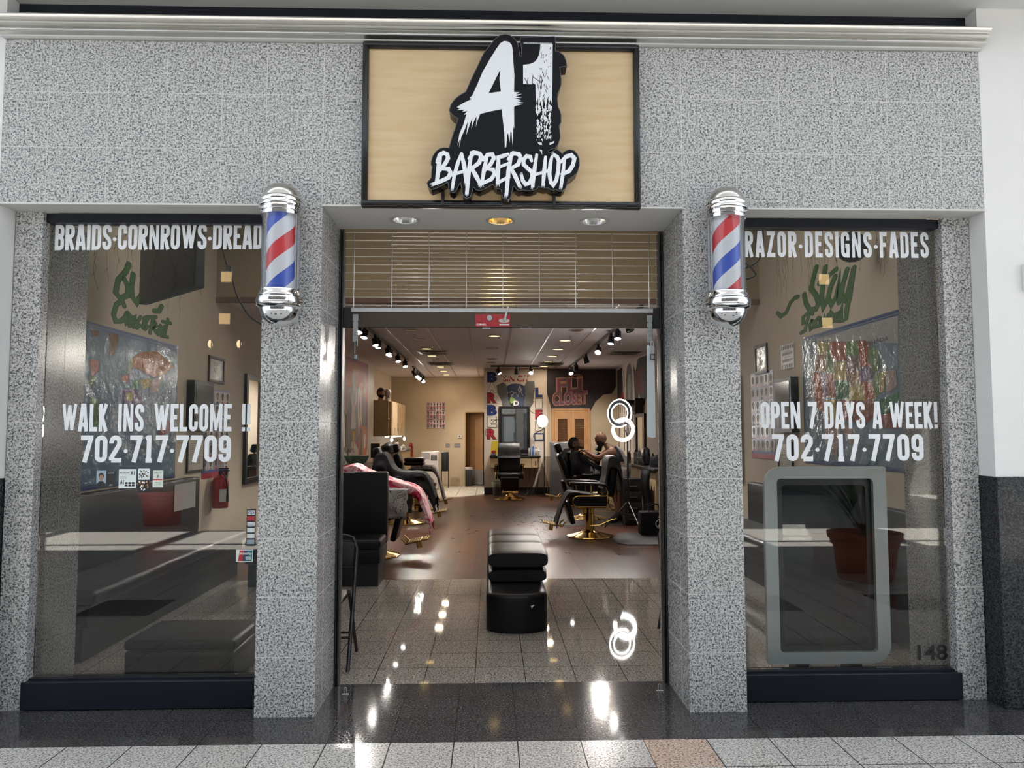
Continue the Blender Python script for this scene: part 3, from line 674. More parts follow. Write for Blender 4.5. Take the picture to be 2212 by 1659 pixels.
def head(mb, f, cx, cy, s, asp, ms, mh):
    mb.m(mh); mb.prism([(cx+s*0.8*cos(2*pi*k/14), cy+s*asp*(0.25+sin(2*pi*k/14))) for k in range(14)], f, 0.0002, None)
    mb.m(ms); mb.prism([(cx+s*0.62*cos(2*pi*k/14), cy+s*asp*(-0.25+0.85*sin(2*pi*k/14))) for k in range(14)], f, 0.0004, None)
def d1(mb, f, w, h):
    head(mb, f, 0.5, 0.62, 0.36, w/h, 1, 2); mb.m(2); mb.prism([(0.0,0.0),(1,0),(1,0.2),(0.7,0.36),(0.3,0.36),(0,0.2)], f, 0.0003, None)
sheet('flyer_card', pt(226,1016), pt(246,1052), [BLUEG, SKIN1, INK], d1, 'card with a photo of a short-haired man taped on the window', 'flyer')
def d2(mb, f, w, h):
    mb.m(1); btext(mb, 'BOOK APPOINTMENT', f, 0.15, 0.85, 0.84, 0.9, 0, 0.0003); btext(mb, 'A1', f, 0.36, 0.64, 0.10, 0.2, 0, 0.0003)
sheet('flyer_card', pt(247,1017), pt(266,1052), [INK, PAPER], d2, 'plain black card taped beside the photo card on the window', 'flyer')
def d3(mb, f, w, h):
    mb.m(1); btext(mb, '801-549-5103', f, 0.08, 0.6, 0.76, 0.84, 0, 0.0003, offset=0.03); btext(mb, 'A1', f, 0.66, 0.9, 0.68, 0.9, 0, 0.0003, offset=0.03); btext(mb, 'A1', f, 0.08, 0.3, 0.2, 0.45, 0, 0.0003, offset=0.03)
    for r in range(2):
        for c in range(3): mb.prism([(0.36+0.2*c,0.22-0.12*r),(0.52+0.2*c,0.22-0.12*r),(0.52+0.2*c,0.32-0.12*r),(0.36+0.2*c,0.32-0.12*r)], f, 0.0003, None)
    for k in range(3): mb.prism([(0.08,0.60-0.05*k),(0.45,0.60-0.05*k),(0.45,0.61-0.05*k),(0.08,0.61-0.05*k)], f, 0.0003, None)
sheet('flyer', pt(273,1013), pt(310,1054), [PAPER, INK], d3, 'white price flyer with black logos taped on the window', 'flyer')
def d4(mb, f, w, h):
    r_ = random.Random(int(1000*w)+int(h*9000))
    for k in range(26):
        mb.m(r_.choice((1, 1, 2, 3))); x, y = r_.uniform(0.05, 0.85), r_.uniform(0.1, 0.85)
        mb.prism([(x,y),(x+0.1,y),(x+0.1,y+0.12),(x,y+0.12)], f, 0.0002+0.00001*k, None)
sheet('flyer', pt(314,1012), pt(338,1036), [PAPER, INK, SKIN1, BLUEG], d4, 'small photo collage flyer, the upper of two beside the white flyer', 'flyer')
sheet('flyer', pt(314,1037), pt(338,1063), [INK, PAPER, ORAN, SKIN1], d4, 'small photo collage flyer with orange, the lower of two beside the white flyer', 'flyer')
def d5(mb, f, w, h):
    mb.m(2); mb.prism([(0.05,0.42),(0.95,0.42),(0.95,0.49),(0.05,0.49)], f, 0.0003, None)
    mb.m(1); btext(mb, 'BARBER & CUTS', f, 0.15, 0.85, 0.82, 0.9, 0, 0.0003); mb.stroke([(0.5,0.55),(0.45,0.62),(0.55,0.68),(0.5,0.76)], 0.05, f, 0, 0.0003); btext(mb, 'OPEN DAILY', f, 0.2, 0.8, 0.24, 0.3, 0, 0.0003); btext(mb, 'BOOK NOW', f, 0.2, 0.8, 0.12, 0.17, 0, 0.0003)
sheet('flyer_card', pt(345,1016), pt(367,1052), [mat('pale green paper', (0.66,0.74,0.66), 0.6), INK, REDP], d5, 'pale green card with a red stripe taped on the window', 'flyer')
def d6(mb, f, w, h):
    for k, m_ in enumerate((1, 2, 1, 1, 1, 3)): mb.m(m_); y = 0.85-0.16*k; mb.prism([(0.08,y),(0.92,y),(0.92,y+0.12),(0.08,y+0.12)], f, 0.0003, None)
    mb.m(4); btext(mb, 'VISA', f, 0.15, 0.85, 0.87, 0.95, 0, 0.0005, offset=0.02, shear=0.3)
    btext(mb, 'DISC', f, 0.15, 0.85, 0.55, 0.61, 0, 0.0005)
sheet('payment_sticker', pt(547,1100), pt(566,1178), [INK, PAPER, REDP, BLUEG, mat('print navy', (0.02,0.04,0.2), 0.5)], d6, 'tall black strip of card payment logos at the window edge by the pillar', 'sticker')
def d7(mb, f, w, h):
    mb.m(1); mb.prism([(0.12,0.06),(0.38,0.06),(0.48,0.94),(0.22,0.94)], f, 0.0002, None)
    mb.m(2); mb.prism([(0.38,0.06),(0.66,0.06),(0.76,0.94),(0.48,0.94)], f, 0.0002, None)
    mb.m(3); mb.prism([(0.66,0.06),(0.94,0.06),(0.97,0.94),(0.76,0.94)], f, 0.0002, None)
    mb.m(0); btext(mb, 'UnionPay', f, 0.16, 0.95, 0.52, 0.8, 0, 0.0004, offset=0.02, shear=0.25); btext(mb, '\u94f6\u8054', f, 0.55, 0.9, 0.14, 0.44, 0, 0.0004, offset=0.01)
sheet('payment_sticker', pt(526,1186), pt(562,1212), [PAPER, REDP, mat('print dark blue', (0.01,0.05,0.12), 0.5), mat('print teal', (0.0,0.16,0.16), 0.5)], d7, 'red blue and green card payment sticker low at the window edge', 'sticker')

# ------------------------------------------------------------------ soffit downlights
def soffit_light(x, warm, label):
    t = thing('recessed_downlight', label, 'ceiling light', (x, 0.255, 2.722), 0, 'downlights in the door soffit')
    mb = MB(); mb.lathe([(0.0725,0.0),(0.086,-0.002),(0.087,-0.005),(0.080,-0.007),(0.071,-0.004),(0.0715,0.002)], n=40, cap=False); mb.build('trim_ring', mat('light grey trim ring', (0.45,0.45,0.43), 0.4), t)
    mb = MB()
    rings = []
    for q, h in ((0.0715,-0.003),(0.066,0.03),(0.052,0.07),(0.034,0.10)):
        rings.append([(q*(1+0.012*(k % 2))*cos(2*pi*k/56), q*(1+0.012*(k % 2))*sin(2*pi*k/56), h) for k in range(56)])
    mb.loft(rings, False); mb.m(0)
    mb.face([rings[-1][k] for k in range(56)])
    mb.build('reflector', mat('gold reflector' if warm else 'silver reflector', (0.85,0.62,0.28) if warm else (0.75,0.75,0.74), 0.18, 1.0), t)
    mb = MB(); mb.ball((0, 0, 0.062), (0.030, 0.030, 0.02)); mb.build('bulb', mat('warm bulb', (1,0.85,0.5), emit=(1,0.70,0.28), estr=22) if warm else mat('dim bulb', (0.9,0.9,0.9), emit=(0.95,0.97,1.0), estr=6.0), t)
soffit_light(-0.498, False, 'dim silver downlight in the door soffit, on the BRAIDS side')
soffit_light(0.057, True, 'glowing gold downlight in the middle of the door soffit')
soffit_light(0.605, False, 'dim silver downlight in the door soffit, on the RAZOR side')
lamp('downlight_glow', 'SPOT', (0.057, 0.255, 2.76), 5, (1.0, 0.78, 0.45), spot_size=1.7, spot_blend=0.6, shadow_soft_size=0.03, target=(0.057, 0.255, 0))

# ------------------------------------------------------------------ rolling grille
gr = thing('rolling_grille', 'half-raised rolling security grille of thin steel rods across the doorway', 'security grille', (0.065, 0.5, 2.2))
IN = lambda x, y, z: (x-0.065, y-0.5, z-2.2)
ROD = mat('grille rod steel', (0.50,0.47,0.42), 0.28, 1.0)
xL, xR = -0.905, 1.050
mb = MB()
for k in range(10):
    z = 2.712-0.0502*k
    mb.tube([IN(xL, 0.5, z), IN(xR, 0.5, z)], 0.0030, 8)
    if k < 9: mb.tube([IN(-0.612, 0.5, z-0.0251), IN(0.535, 0.5, z-0.0251)], 0.0030, 8)
mb.tube([IN(-0.42, 0.5, 2.269), IN(0.735, 0.5, 2.269)], 0.0030, 8)
mb.build('rod_curtain', ROD, gr)
for x in (-0.835, -0.604, -0.378, -0.150, 0.075, 0.300, 0.524, 0.751, 0.977):
    mb = MB()
    for k in range(9):
        z = 2.712-0.0502*k
        mb.tube([IN(x, 0.495, z+0.004), IN(x, 0.495, z-0.054)], 0.0021 if k % 2 else 0.0036, 6)
    mb.tube([IN(x, 0.495, 2.28), IN(x, 0.495, 2.215)], 0.002, 6)
    mb.build('link_chain', ROD, gr)
mb = MB(); mb.box(-0.955, 0.975, -0.012, 0.012, 0.018, 0.044, 0.002, 1); mb.build('top_rail', mat('pale aluminium', (0.72,0.71,0.69), 0.3, 1.0), gr)
BRZ = mat('bronze bottom bar', (0.050,0.036,0.025), 0.42, 0.3)
mb = MB(); mb.box(-0.955, 0.975, -0.014, 0.014, -0.076, 0.0175, 0.003, 1); mb.build('bottom_bar', BRZ, gr)
for s_, x in ((1, -0.935), (-1, 0.955)):
    mb = MB(); mb.box(x-0.022, x+0.022, -0.017, 0.017, -0.078, 0.046, 0.002, 1); mb.build('end_cap', BLKM, gr)
mb = MB(); LX0, LX1, LZ0, LZ1 = -0.158, 0.054, -0.070, 0.006
mb.box(LX0, LX1, -0.0175, -0.0145, LZ0, LZ1, 0.001, 1)
f = XZ(-0.0176)
mb.m(1); mb.stroke(arcpts(-0.135, -0.022, 0.016, 0.020, 140, -20, 10), 0.0022, f, 0, 0.0004); mb.stroke(arcpts(-0.135, -0.022, 0.016, 0.020, 200, 340, 10), 0.0022, f, 0, 0.0004)
mb.stroke(arcpts(-0.010, -0.042, 0.024, 0.030, 180, 100, 10), 0.0022, f, 0, 0.0004)
mb.m(2); btext(mb, 'CORNELL', f, -0.152, -0.090, -0.063, -0.052, 0, 0.0005, offset=0.03); mb.prism([(-0.012,-0.062),(0.048,-0.062),(0.048,-0.054),(-0.012,-0.054)], f, 0.0004, None)
lp = mb.build('lock_plate', [mat('red lock plate', (0.30,0.018,0.028), 0.35), mat('dark red print', (0.08,0.005,0.008), 0.5), PAPER], gr)
mb = MB(); mb.lathe([(0.0185,-0.018),(0.018,-0.026),(0.0165,-0.028),(0.008,-0.028),(0.0075,-0.030)], c=(-0.072, 0, -0.018), n=24, axis='y'); mb.build('key_cylinder', STEEL, lp)
mb = MB(); mb.prism([(0.017+0.033*cos(2*pi*k/24), -0.034+0.014*sin(2*pi*k/24)) for k in range(24)], f, 0.0, 0.005)
mb.tube([(0.017, -0.026, -0.036), (0.020, -0.034, -0.030), (0.030, -0.036, 0.010), (0.043, -0.036, 0.050)], [0.008, 0.008, 0.007, 0.005], 10); mb.build('handle', mat('grey cast handle', (0.55,0.54,0.52), 0.35, 0.6), lp)
mb = MB(); mb.box(-0.115, -0.065, -0.012, -0.002, -0.084, -0.0765); mb.build('bottom_bolt', STEEL, gr)
mb = MB(); mb.box(0.118, 0.185, -0.012, -0.002, -0.081, -0.0765); mb.build('bottom_bolt', STEEL, gr)
for x in (-0.904, 1.046):
    mb = MB(); mb.box(x-0.011, x-0.003, 0.465, 0.535, 0.001, 2.721); mb.box(x+0.003, x+0.011, 0.465, 0.535, 0.001, 2.721); mb.box(x-0.003, x+0.003, 0.53, 0.535, 0.001, 2.721)
    struct(mb, 'trim_3', [BLKM])
# hasps and padlocks at the two ends of the bar
def hasp(x, s, label):
    t = thing('gate_hasp', label, 'hasp', (x, 0.478, 2.16), 0, 'steel hasps on the grille bar')
    HS = mat('zinc hasp', (0.42,0.45,0.44), 0.36, 0.9)
    mb = MB(); mb.box(-0.017, 0.017, -0.008, 0.006, 0.0, 0.042, 0.002, 1); mb.box(-0.008, 0.008, -0.011, -0.008, 0.010, 0.030, 0.001, 1); mb.build('top_plate', HS, t)
    mb = MB(); mb.box(-0.016, 0.016, -0.008, 0.0, -0.036, -0.006, 0.002, 1); mb.box(-0.016, 0.016, -0.008, 0.0, -0.060, -0.040, 0.002, 1); mb.build('link_plate', HS, t)
    mb = MB(); mb.box(-0.016, 0.016, -0.008, 0.0, -0.128, -0.064, 0.002, 1); mb.box(-0.012, 0.012, -0.014, -0.008, -0.088, -0.080, 0.001, 1)
    mb.build('slotted_plate', HS, t)
    for z in (-0.003, -0.038, -0.062):
        mb = MB(); mb.tube([(-0.012, -0.004, z), (0.012, -0.004, z)], 0.004, 8); mb.build('hinge_pin', STEEL, t)
hasp(-0.818, 1, 'zinc hasp hanging from the grille bar at the BRAIDS window end')
hasp(0.974, -1, 'zinc hasp hanging from the grille bar at the RAZOR window end')
def padlock(x, z, long_, label):
    t = thing('padlock', label, 'padlock', (x, 0.462, z), 0, 'padlocks on the grille hasps')
    mb = MB(); mb.box(-0.014, 0.014, -0.011, 0.011, -0.036, 0.0, 0.004, 2); mb.m(1); mb.box(-0.009, 0.009, -0.0125, -0.0105, -0.030, -0.006, 0.001, 1); mb.build('lock_body', [mat('dark lock body', (0.06,0.06,0.06), 0.4, 0.5), STEEL], t)
    mb = MB(); mb.tube([(-0.007, 0, -0.002), (-0.007, 0, long_)]+[(0.007*-cos(a), 0, long_+0.007*sin(a)) for a in [pi*k/8 for k in range(1, 8)]]+[(0.007, 0, long_), (0.007, 0, long_-0.03 if long_ > 0.06 else -0.002)], 0.0032, 8); mb.build('shackle', STEEL, t)
padlock(-0.811, 1.958, 0.078, 'small square padlock hanging on a long shackle at the grille bar end by the mural')
padlock(0.985, 1.962, 0.070, 'small square padlock hanging on the grille in front of the white strip')
mb = MB(); mb.prism([(0.957,2.018),(0.966,2.022),(0.975,2.012),(1.002,2.016),(1.003,1.456),(0.985,1.452),(0.952,1.459)], XZ(0.487), 0.0, 0.004)
tag(mb.build('plastic_strip', mat('bluish white plastic', (0.62,0.67,0.70), 0.4, var=0.02)), 'bluish white plastic strip hanging at the doorway edge behind the padlock', 'strip')
for x, s in ((-0.825, 'at the BRAIDS window end'), (0.974, 'at the RAZOR window end')):
    t = thing('floor_staple', 'steel U-shaped locking loop on the black threshold '+s, 'floor loop', (x, 0.334, 0), 0, 'locking loops on the threshold')
    mb = MB(); mb.tube([(-0.007, 0, 0.004), (-0.007, 0, 0.030)]+[(-0.007*cos(a), 0, 0.030+0.009*sin(a)) for a in [pi*k/8 for k in range(1, 8)]]+[(0.007, 0, 0.030), (0.007, 0, 0.004)], 0.0028, 8); mb.build('loop', STEEL, t)
    mb = MB(); mb.box(-0.019, 0.019, -0.008, 0.008, 0.0005, 0.005, 0.001, 1); mb.build('base_plate', STEEL, t)
mb = MB(); mb.box(2.965, 3.03, -0.03, -0.0005, 2.27, 2.42, 0.004, 2); tag(mb.build('wall_plate', mat('white wall plate', (0.7,0.72,0.72), 0.4)), 'small white box on the white mall wall above the black wainscot', 'box')
#MAPDATA
MAP_R=[('y',[(346,1205),(582,1167),(555,1066),(534,1046),(338,1075)]),('b',[(317,1073),(534,1046),(524,879),(264,918)]),('g',[(591,1153),(614,1042),(687,964),(662,877),(524,879),(543,1031)]),('r',[(592,1166),(949,1123),(938,957),(688,972),(624,1041)]),('g',[(949,1123),(1165,1105),(1174,976),(941,1000)]),('p',[(941,996),(1207,973),(1198,834),(923,860)]),('y',[(697,971),(929,950),(918,779),(687,804)]),('b',[(923,856),(1198,834),(1208,719),(978,733),(981,775),(918,779)]),('r',[(1165,1105),(1264,1104),(1390,1066),(1332,1025),(1318,921),(1362,869),(1185,880)]),('v',[(1184,878),(1378,867),(1396,786),(1370,740),(1193,752)]),('d',[(734,788),(980,771),(961,602),(714,617)]),('y',[(978,729),(1240,716),(1256,582),(970,598)]),('r',[(1209,747),(1385,731),(1412,674),(1422,587),(1257,586)]),('m',[(533,869),(691,866),(728,696),(705,627),(529,643)]),('v',[(380,890),(533,869),(529,643),(468,637)]),('r',[(253,910),(380,890),(468,637),(478,473),(317,551),(247,647)]),('y',[(508,626),(714,617),(712,433),(576,427),(478,464)]),('m',[(723,608),(1422,579),(1398,438),(1184,344),(1053,403),(731,433)]),('k',[(436,447),(730,424),(1016,361),(1069,113),(938,235),(801,363),(689,66),(501,194)]),('c',[(72,1251),(1671,1239),(1817,1224),(1804,1009),(1390,1066),(1264,1104),(958,1125),(347,1208)]),('g',[(1332,1016),(1435,1037),(1506,950),(1514,840),(1405,801),(1378,867),(1326,920)]),('g',[(1404,786),(1512,809),(1501,638),(1431,594),(1413,690)]),('y',[(1512,809),(1593,802),(1576,649),(1501,634)]),('k',[(1594,810),(1757,804),(1777,683),(1604,625)]),('d',[(1438,586),(1660,599),(1794,637),(1792,489),(1445,452)]),('l',[(1470,1112),(1627,999),(1802,860),(1673,803),(1576,881),(1524,1003)]),('m',[(1444,444),(1792,482),(1796,341),(1498,342)])]
MAP_L=[('o',[(1730,1116),(1898,1186),(2234,1237),(2636,1120),(2430,1028),(2181,978),(1909,1027),(1751,1036)]),('y',[(1899,935),(2129,966),(2117,887),(1969,856)]),('r',[(1562,948),(1694,965),(1668,897),(1565,898)]),('g',[(1686,1090),(1760,1126),(1751,1036),(1650,955)]),('b',[(1302,1290),(1480,1314),(1498,1259),(1422,1122),(1329,1084),(1348,1212)]),('r',[(1035,1042),(1173,1041),(1179,954),(1069,898)]),('b',[(1032,1274),(1170,1286),(1148,1229),(1047,1243)]),('g',[(1032,909),(1157,905),(1051,804)]),('v',[(1584,834),(1824,862),(1958,763),(1860,557),(1761,408),(1688,591),(1590,733)]),('y',[(1644,808),(1765,814),(1770,740),(1649,736)]),('d',[(1757,933),(1898,950),(1904,852),(1763,844)]),('k',[(2147,960),(2394,1009),(2260,840),(2087,831)]),('g',[(1054,745),(1207,718),(1253,617),(1148,447),(1090,580)]),('m',[(2278,562),(2554,582),(2582,458),(2341,426)])]
MUR_R=[([(364,699),(297,620),(229,517),(346,423),(391,336),(328,293),(194,302),(104,385),(66,484)],46),([(562,655),(517,548),(464,393),(496,283),(586,337),(658,443),(755,524)],44),([(417,529),(777,587)],39),([(658,443),(606,350),(666,276),(770,337),(854,537),(807,347),(820,270)],39),([(992,540),(899,412),(862,304),(925,277),(1014,357),(1119,528)],39),([(1119,528),(1027,291),(971,196),(943,107)],37),([(-655,410),(-555,355),(-404,375),(-289,463),(-170,494),(-89,489)],37),([(254,256),(151,286),(19,257),(16,197),(103,203)],27),([(171,265),(102,185),(65,117),(-35,103)],31),([(230,193),(175,156),(193,109),(271,125),(274,178),(230,193)],25),([(373,198),(315,172),(323,117),(398,116)],25),([(412,192),(412,122),(470,114),(513,185),(521,115)],25),([(596,194),(559,153),(605,120),(546,99)],25),([(620,135),(700,173),(647,207),(603,163),(641,106),(715,121)],25),([(823,179),(755,173),(733,118),(804,107),(889,258),(844,101),(891,94)],27)]
MUR_L=[([(1691,773),(1635,693),(1508,593),(1472,478),(1562,443),(1678,494),(1689,570),(1609,629)],38),([(1773,700),(1750,582),(1771,496),(1853,457),(1945,543),(2015,759)],41),([(2368,513),(2316,456),(2209,438)],38),([(1632,389),(1592,434),(1493,380),(1449,287),(1488,235),(1574,248),(1661,298)],32),([(1681,338),(1639,287),(1671,248),(1730,286),(1703,342)],26),([(1759,321),(1734,227)],24),([(1761,291),(1830,324),(1804,229)],24),([(1942,341),(1865,276),(1930,262),(1868,231)],24),([(2016,345),(1989,248)],24),([(2092,356),(2029,284),(2080,276),(2032,238)],22),([(2195,380),(2135,220)],26),([(2058,359),(2257,390)],24),([(2185,267),(2271,311),(2243,331),(2202,277),(2258,245),(2310,268)],22),([(2353,323),(2304,226)],22),([(2336,288),(2418,315),(2378,220)],22),([(2517,405),(2443,228),(2519,229)],26),([(2396,366),(2587,377)],24)]
RW = lambda y0, z0, X=3.2: (lambda u, v, d: (X-d, y0-u/1000.0, z0+v/1000.0))
LW = lambda y0, z0, X=-3.2: (lambda u, v, d: (X+d, y0+u/1000.0, z0+v/1000.0))
def wrinkled(name, col):
    m, N, L, B = nt(name)
    tc = N.new('ShaderNodeTexCoord'); nz = N.new('ShaderNodeTexNoise'); nz.inputs['Scale'].default_value = 7; nz.inputs['Detail'].default_value = 4
    L.new(tc.outputs['Object'], nz.inputs['Vector']); bp = N.new('ShaderNodeBump'); bp.inputs['Strength'].default_value = 0.55; bp.inputs['Distance'].default_value = 0.03
    L.new(nz.outputs['Fac'], bp.inputs['Height']); L.new(bp.outputs['Normal'], B.inputs['Normal'])
    B.inputs['Base Color'].default_value = list(col)+[1]; B.inputs['Roughness'].default_value = 0.12
    return m
MC = {'y': (0.42,0.36,0.12), 'b': (0.24,0.15,0.09), 'g': (0.16,0.26,0.11), 'r': (0.36,0.11,0.07), 'p': (0.21,0.15,0.17), 'v': (0.17,0.12,0.24), 'd': (0.07,0.22,0.15), 'm': (0.26,0.10,0.09), 'k': (0.40,0.32,0.31), 'c': (0.42,0.42,0.42), 'l': (0.26,0.36,0.45), 'o': (0.38,0.16,0.05)}
MK = list(MC); MMAP = [wrinkled('map ocean', (0.19,0.27,0.36))]+[wrinkled('map '+k, MC[k]) for k in MK]+[mat('map blue border', (0.03,0.06,0.22), 0.3), mat('map white border', (0.6,0.62,0.64), 0.3), INK]
def wall_map(nm, f, w, h, polys, label, words):
    mb = MB(); mb.prism([(0,0),(w,0),(w,h),(0,h)], f, 0.001, 0.006)
    for i, (c, p) in enumerate(polys):
        p = [(min(max(u, 25), w-25), min(max(v, 25), h-45)) for u, v in p]
        mb.m(1+MK.index(c)); mb.prism(p, f, 0.0064+0.0001*i, None)
    mb.m(len(MK)+1); mb.prism([(12,h-22),(w-12,h-22),(w-12,h-6),(12,h-6)], f, 0.0105, None); mb.prism([(12,h-46),(w-12,h-46),(w-12,h-38),(12,h-38)], f, 0.0105, None)
    mb.prism([(0,6),(w,6),(w,20),(0,20)], f, 0.0105, None); mb.prism([(0,30),(w,30),(w,36),(0,36)], f, 0.0105, None); mb.prism([(3,6),(10,6),(10,h-6),(3,h-6)], f, 0.0105, None)
    mb.m(len(MK)+3)
    for s, u, v, wd, hh in words: btext(mb, s, f, u, u+wd, v, v+hh, 0, 0.0112)
    rg = random.Random(len(polys))
    for i in range(150):
        c, p = rg.choice(polys); cu = sum(q[0] for q in p)/len(p)+rg.uniform(-90, 90); cv = sum(q[1] for q in p)/len(p)+rg.uniform(-60, 60); l = rg.uniform(10, 28)
        if 30 < cu < w-40 and 40 < cv < h-60: mb.prism([(cu,cv),(cu+l,cv+2),(cu+l,cv+5),(cu,cv+3)], f, 0.0110, None)
    return tag(mb.build(nm, MMAP, None, 0), label, 'map')
wall_map('wall_map', RW(3.5, 1.17), 2250, 1276, MAP_R, 'large colourful map of the United States on the wall behind the RAZOR window', [('CANADA', 1250, 1050, 420, 34), ('MEXICO', 560, 330, 130, 30), ('GULF OF MEXICO', 1150, 180, 260, 30), ('PACIFIC OCEAN', 60, 640, 180, 26)])
wall_map('wall_map', LW(0.95, 1.03), 2720, 1340, MAP_L, 'large plastic-covered world map on the wall behind the BRAIDS window', [('PACIFIC OCEAN', 200, 300, 300, 36), ('INDIAN OCEAN', 1900, 300, 300, 36)])
GRN = mat('green mural paint', (0.055,0.155,0.035), 0.6, var=0.08, scale=20); GRND = mat('dark green mural outline', (0.018,0.05,0.014), 0.6); TWIG = mat('brown twig paint', (0.10,0.06,0.035), 0.7)
def mural(f, strokes, seed, box, label):
    mb = MB()
    for i, (p, w) in enumerate(strokes):
        p2 = [(u*0.5, v) for u, v in p]; f2 = lambda u, v, d: f(u*2, v, d)
        mb.m(1); mb.stroke(p2, w+10, f2, 0.0006, 0.0010+0.00004*i, cap='round'); mb.m(0); mb.stroke(p2, w, f2, 0.0008, 0.0016+0.00004*i, cap='round')
    rg = random.Random(seed); mb.m(2); u0, u1, v0, v1 = box
    for i in range(46):
        u = rg.uniform(u0, u1); v = v1-rg.uniform(0, 0.25)*(v1-v0); pts = [(u, v)]; n = rg.randint(5, 10)
        for k in range(n): u += rg.uniform(-34, 30); v -= rg.uniform(25, 75); pts.append((u, v))
        mb.stroke(pts, [6]+[4]*(n-1)+[2], f, 0.0002, 0.0005)
        for q in pts[1::3]:
            mb.stroke([q, (q[0]+rg.uniform(-50,50), q[1]-rg.uniform(15,60))], [4, 1.5], f, 0.0002, 0.0005)
            mb.prism([(q[0]-5,q[1]-5),(q[0]+6,q[1]-4),(q[0]+3,q[1]+7)], f, 0.0006, None)
    return tag(mb.build('wall_mural', [GRN, GRND, TWIG], None, 0), label, 'mural')
mural(RW(3.5, 2.4), MUR_R, 2, (-700, 1900, -100, 1150), 'green script mural Stay Focused with painted twigs above the United States map')
mural(LW(0.9, 2.2), MUR_L, 5, (200, 3500, 0, 1250), 'green script mural Stay Consistent with painted twigs above the world map')

# ------------------------------------------------------------------ frames, posters and screens on the front side walls
def framed(f, w, h, fw_, fm, inner, label, depth=0.02, art=None, nm='picture_frame', cat='picture frame', at=None):
    t = thing(nm, label, cat, at or (0, 0, 0))
    o = Vector(at or (0, 0, 0)); g = lambda u, v, d: tuple(Vector(f(u, v, d))-o)
    mb = MB(); mb.prism([[(0,0),(w,0),(w,h),(0,h)], [(fw_,fw_),(w-fw_,fw_),(w-fw_,h-fw_),(fw_,h-fw_)]], g, 0.001, depth); mb.build('frame', fm, t)
    mb = MB(); mb.prism([(fw_,fw_),(w-fw_,fw_),(w-fw_,h-fw_),(fw_,h-fw_)], g, 0.001, depth*0.5)
    ms = [inner]
    if art: ms += art(mb, lambda u, v, d: g(fw_+u*(w-2*fw_), fw_+v*(h-2*fw_), depth*0.5+d), w, h)
    mb.build('print', ms, t, 0)
    return t
def art_sketch(mb, f, w, h):
    mb.m(1); rg = random.Random(9)
    for i in range(26):
        x, y = rg.uniform(0.3, 0.7), rg.uniform(0.15, 0.85); mb.stroke([(x,y),(x+rg.uniform(-.2,.2),y+rg.uniform(-.15,.15))], 0.02, f, 0.0002, 0.0006)
    return [INK]
SHINY = wrinkled('plastic covered print', (0.34,0.33,0.33)); CREAM = mat('cream print', (0.55,0.50,0.42), 0.3); SCR = mat('dark glass screen', (0.012,0.013,0.015), 0.06)
framed(RW(4.87, 2.17), 400, 345, 34, BLKP, SHINY, 'silver-grey framed sketch in plastic above the haircut chart, beside the tin sign', art=art_sketch, at=(3.2, 4.7, 2.17))
framed(LW(4.50, 2.06), 490, 300, 30, BLKP, SHINY, 'framed sketch in plastic on the wall beside the world map', art=art_sketch, at=(-3.2, 4.7, 2.06))
def art_stripes(mb, f, w, h):
    mb.m(1)
    for r, y in ((0, 0.02), (1, 0.80)):
        for k in range(7): x = 0.04+0.135*k; mb.prism([(x,y),(x+0.07,y),(x+0.11,y+0.16),(x+0.04,y+0.16)], f, 0.0003, None)
    btext(mb, 'BARBERSHOP', f, 0.12, 0.9, 0.56, 0.68, 0, 0.0004, offset=0.03); btext(mb, 'WHAT HAPPENS IN THE', f, 0.2, 0.8, 0.70, 0.75, 0, 0.0004); btext(mb, 'STAYS IN THE', f, 0.3, 0.7, 0.45, 0.51, 0, 0.0004); btext(mb, 'BARBERSHOP', f, 0.12, 0.9, 0.28, 0.40, 0, 0.0004, offset=0.03)
    return [INK]
mb = MB(); f = RW(4.066, 2.165); g = lambda u, v, d: f(u*350, v*262, d); mb.prism([(0,0),(1,0),(1,1),(0,1)], g, 0.001, 0.008)
art_stripes(mb, lambda u, v, d: g(u, v, 0.008+d), 350, 262); tag(mb.build('tin_sign', [mat('grey tin sign', (0.5,0.48,0.47), 0.4), INK], None, 0), 'small grey tin sign with striped edges and barbershop words on the wall', 'sign')
PR = [mat('poster white', (0.60,0.58,0.58), 0.35), INK, mat('printed skin', (0,0,0)), mat('poster red', (0.42,0.03,0.05), 0.35), mat('poster blue', (0.05,0.08,0.28), 0.35), mat('poster grey', (0.30,0.28,0.30), 0.4), mat('printed skin dark', (0.12,0.065,0.045), 0.6)]
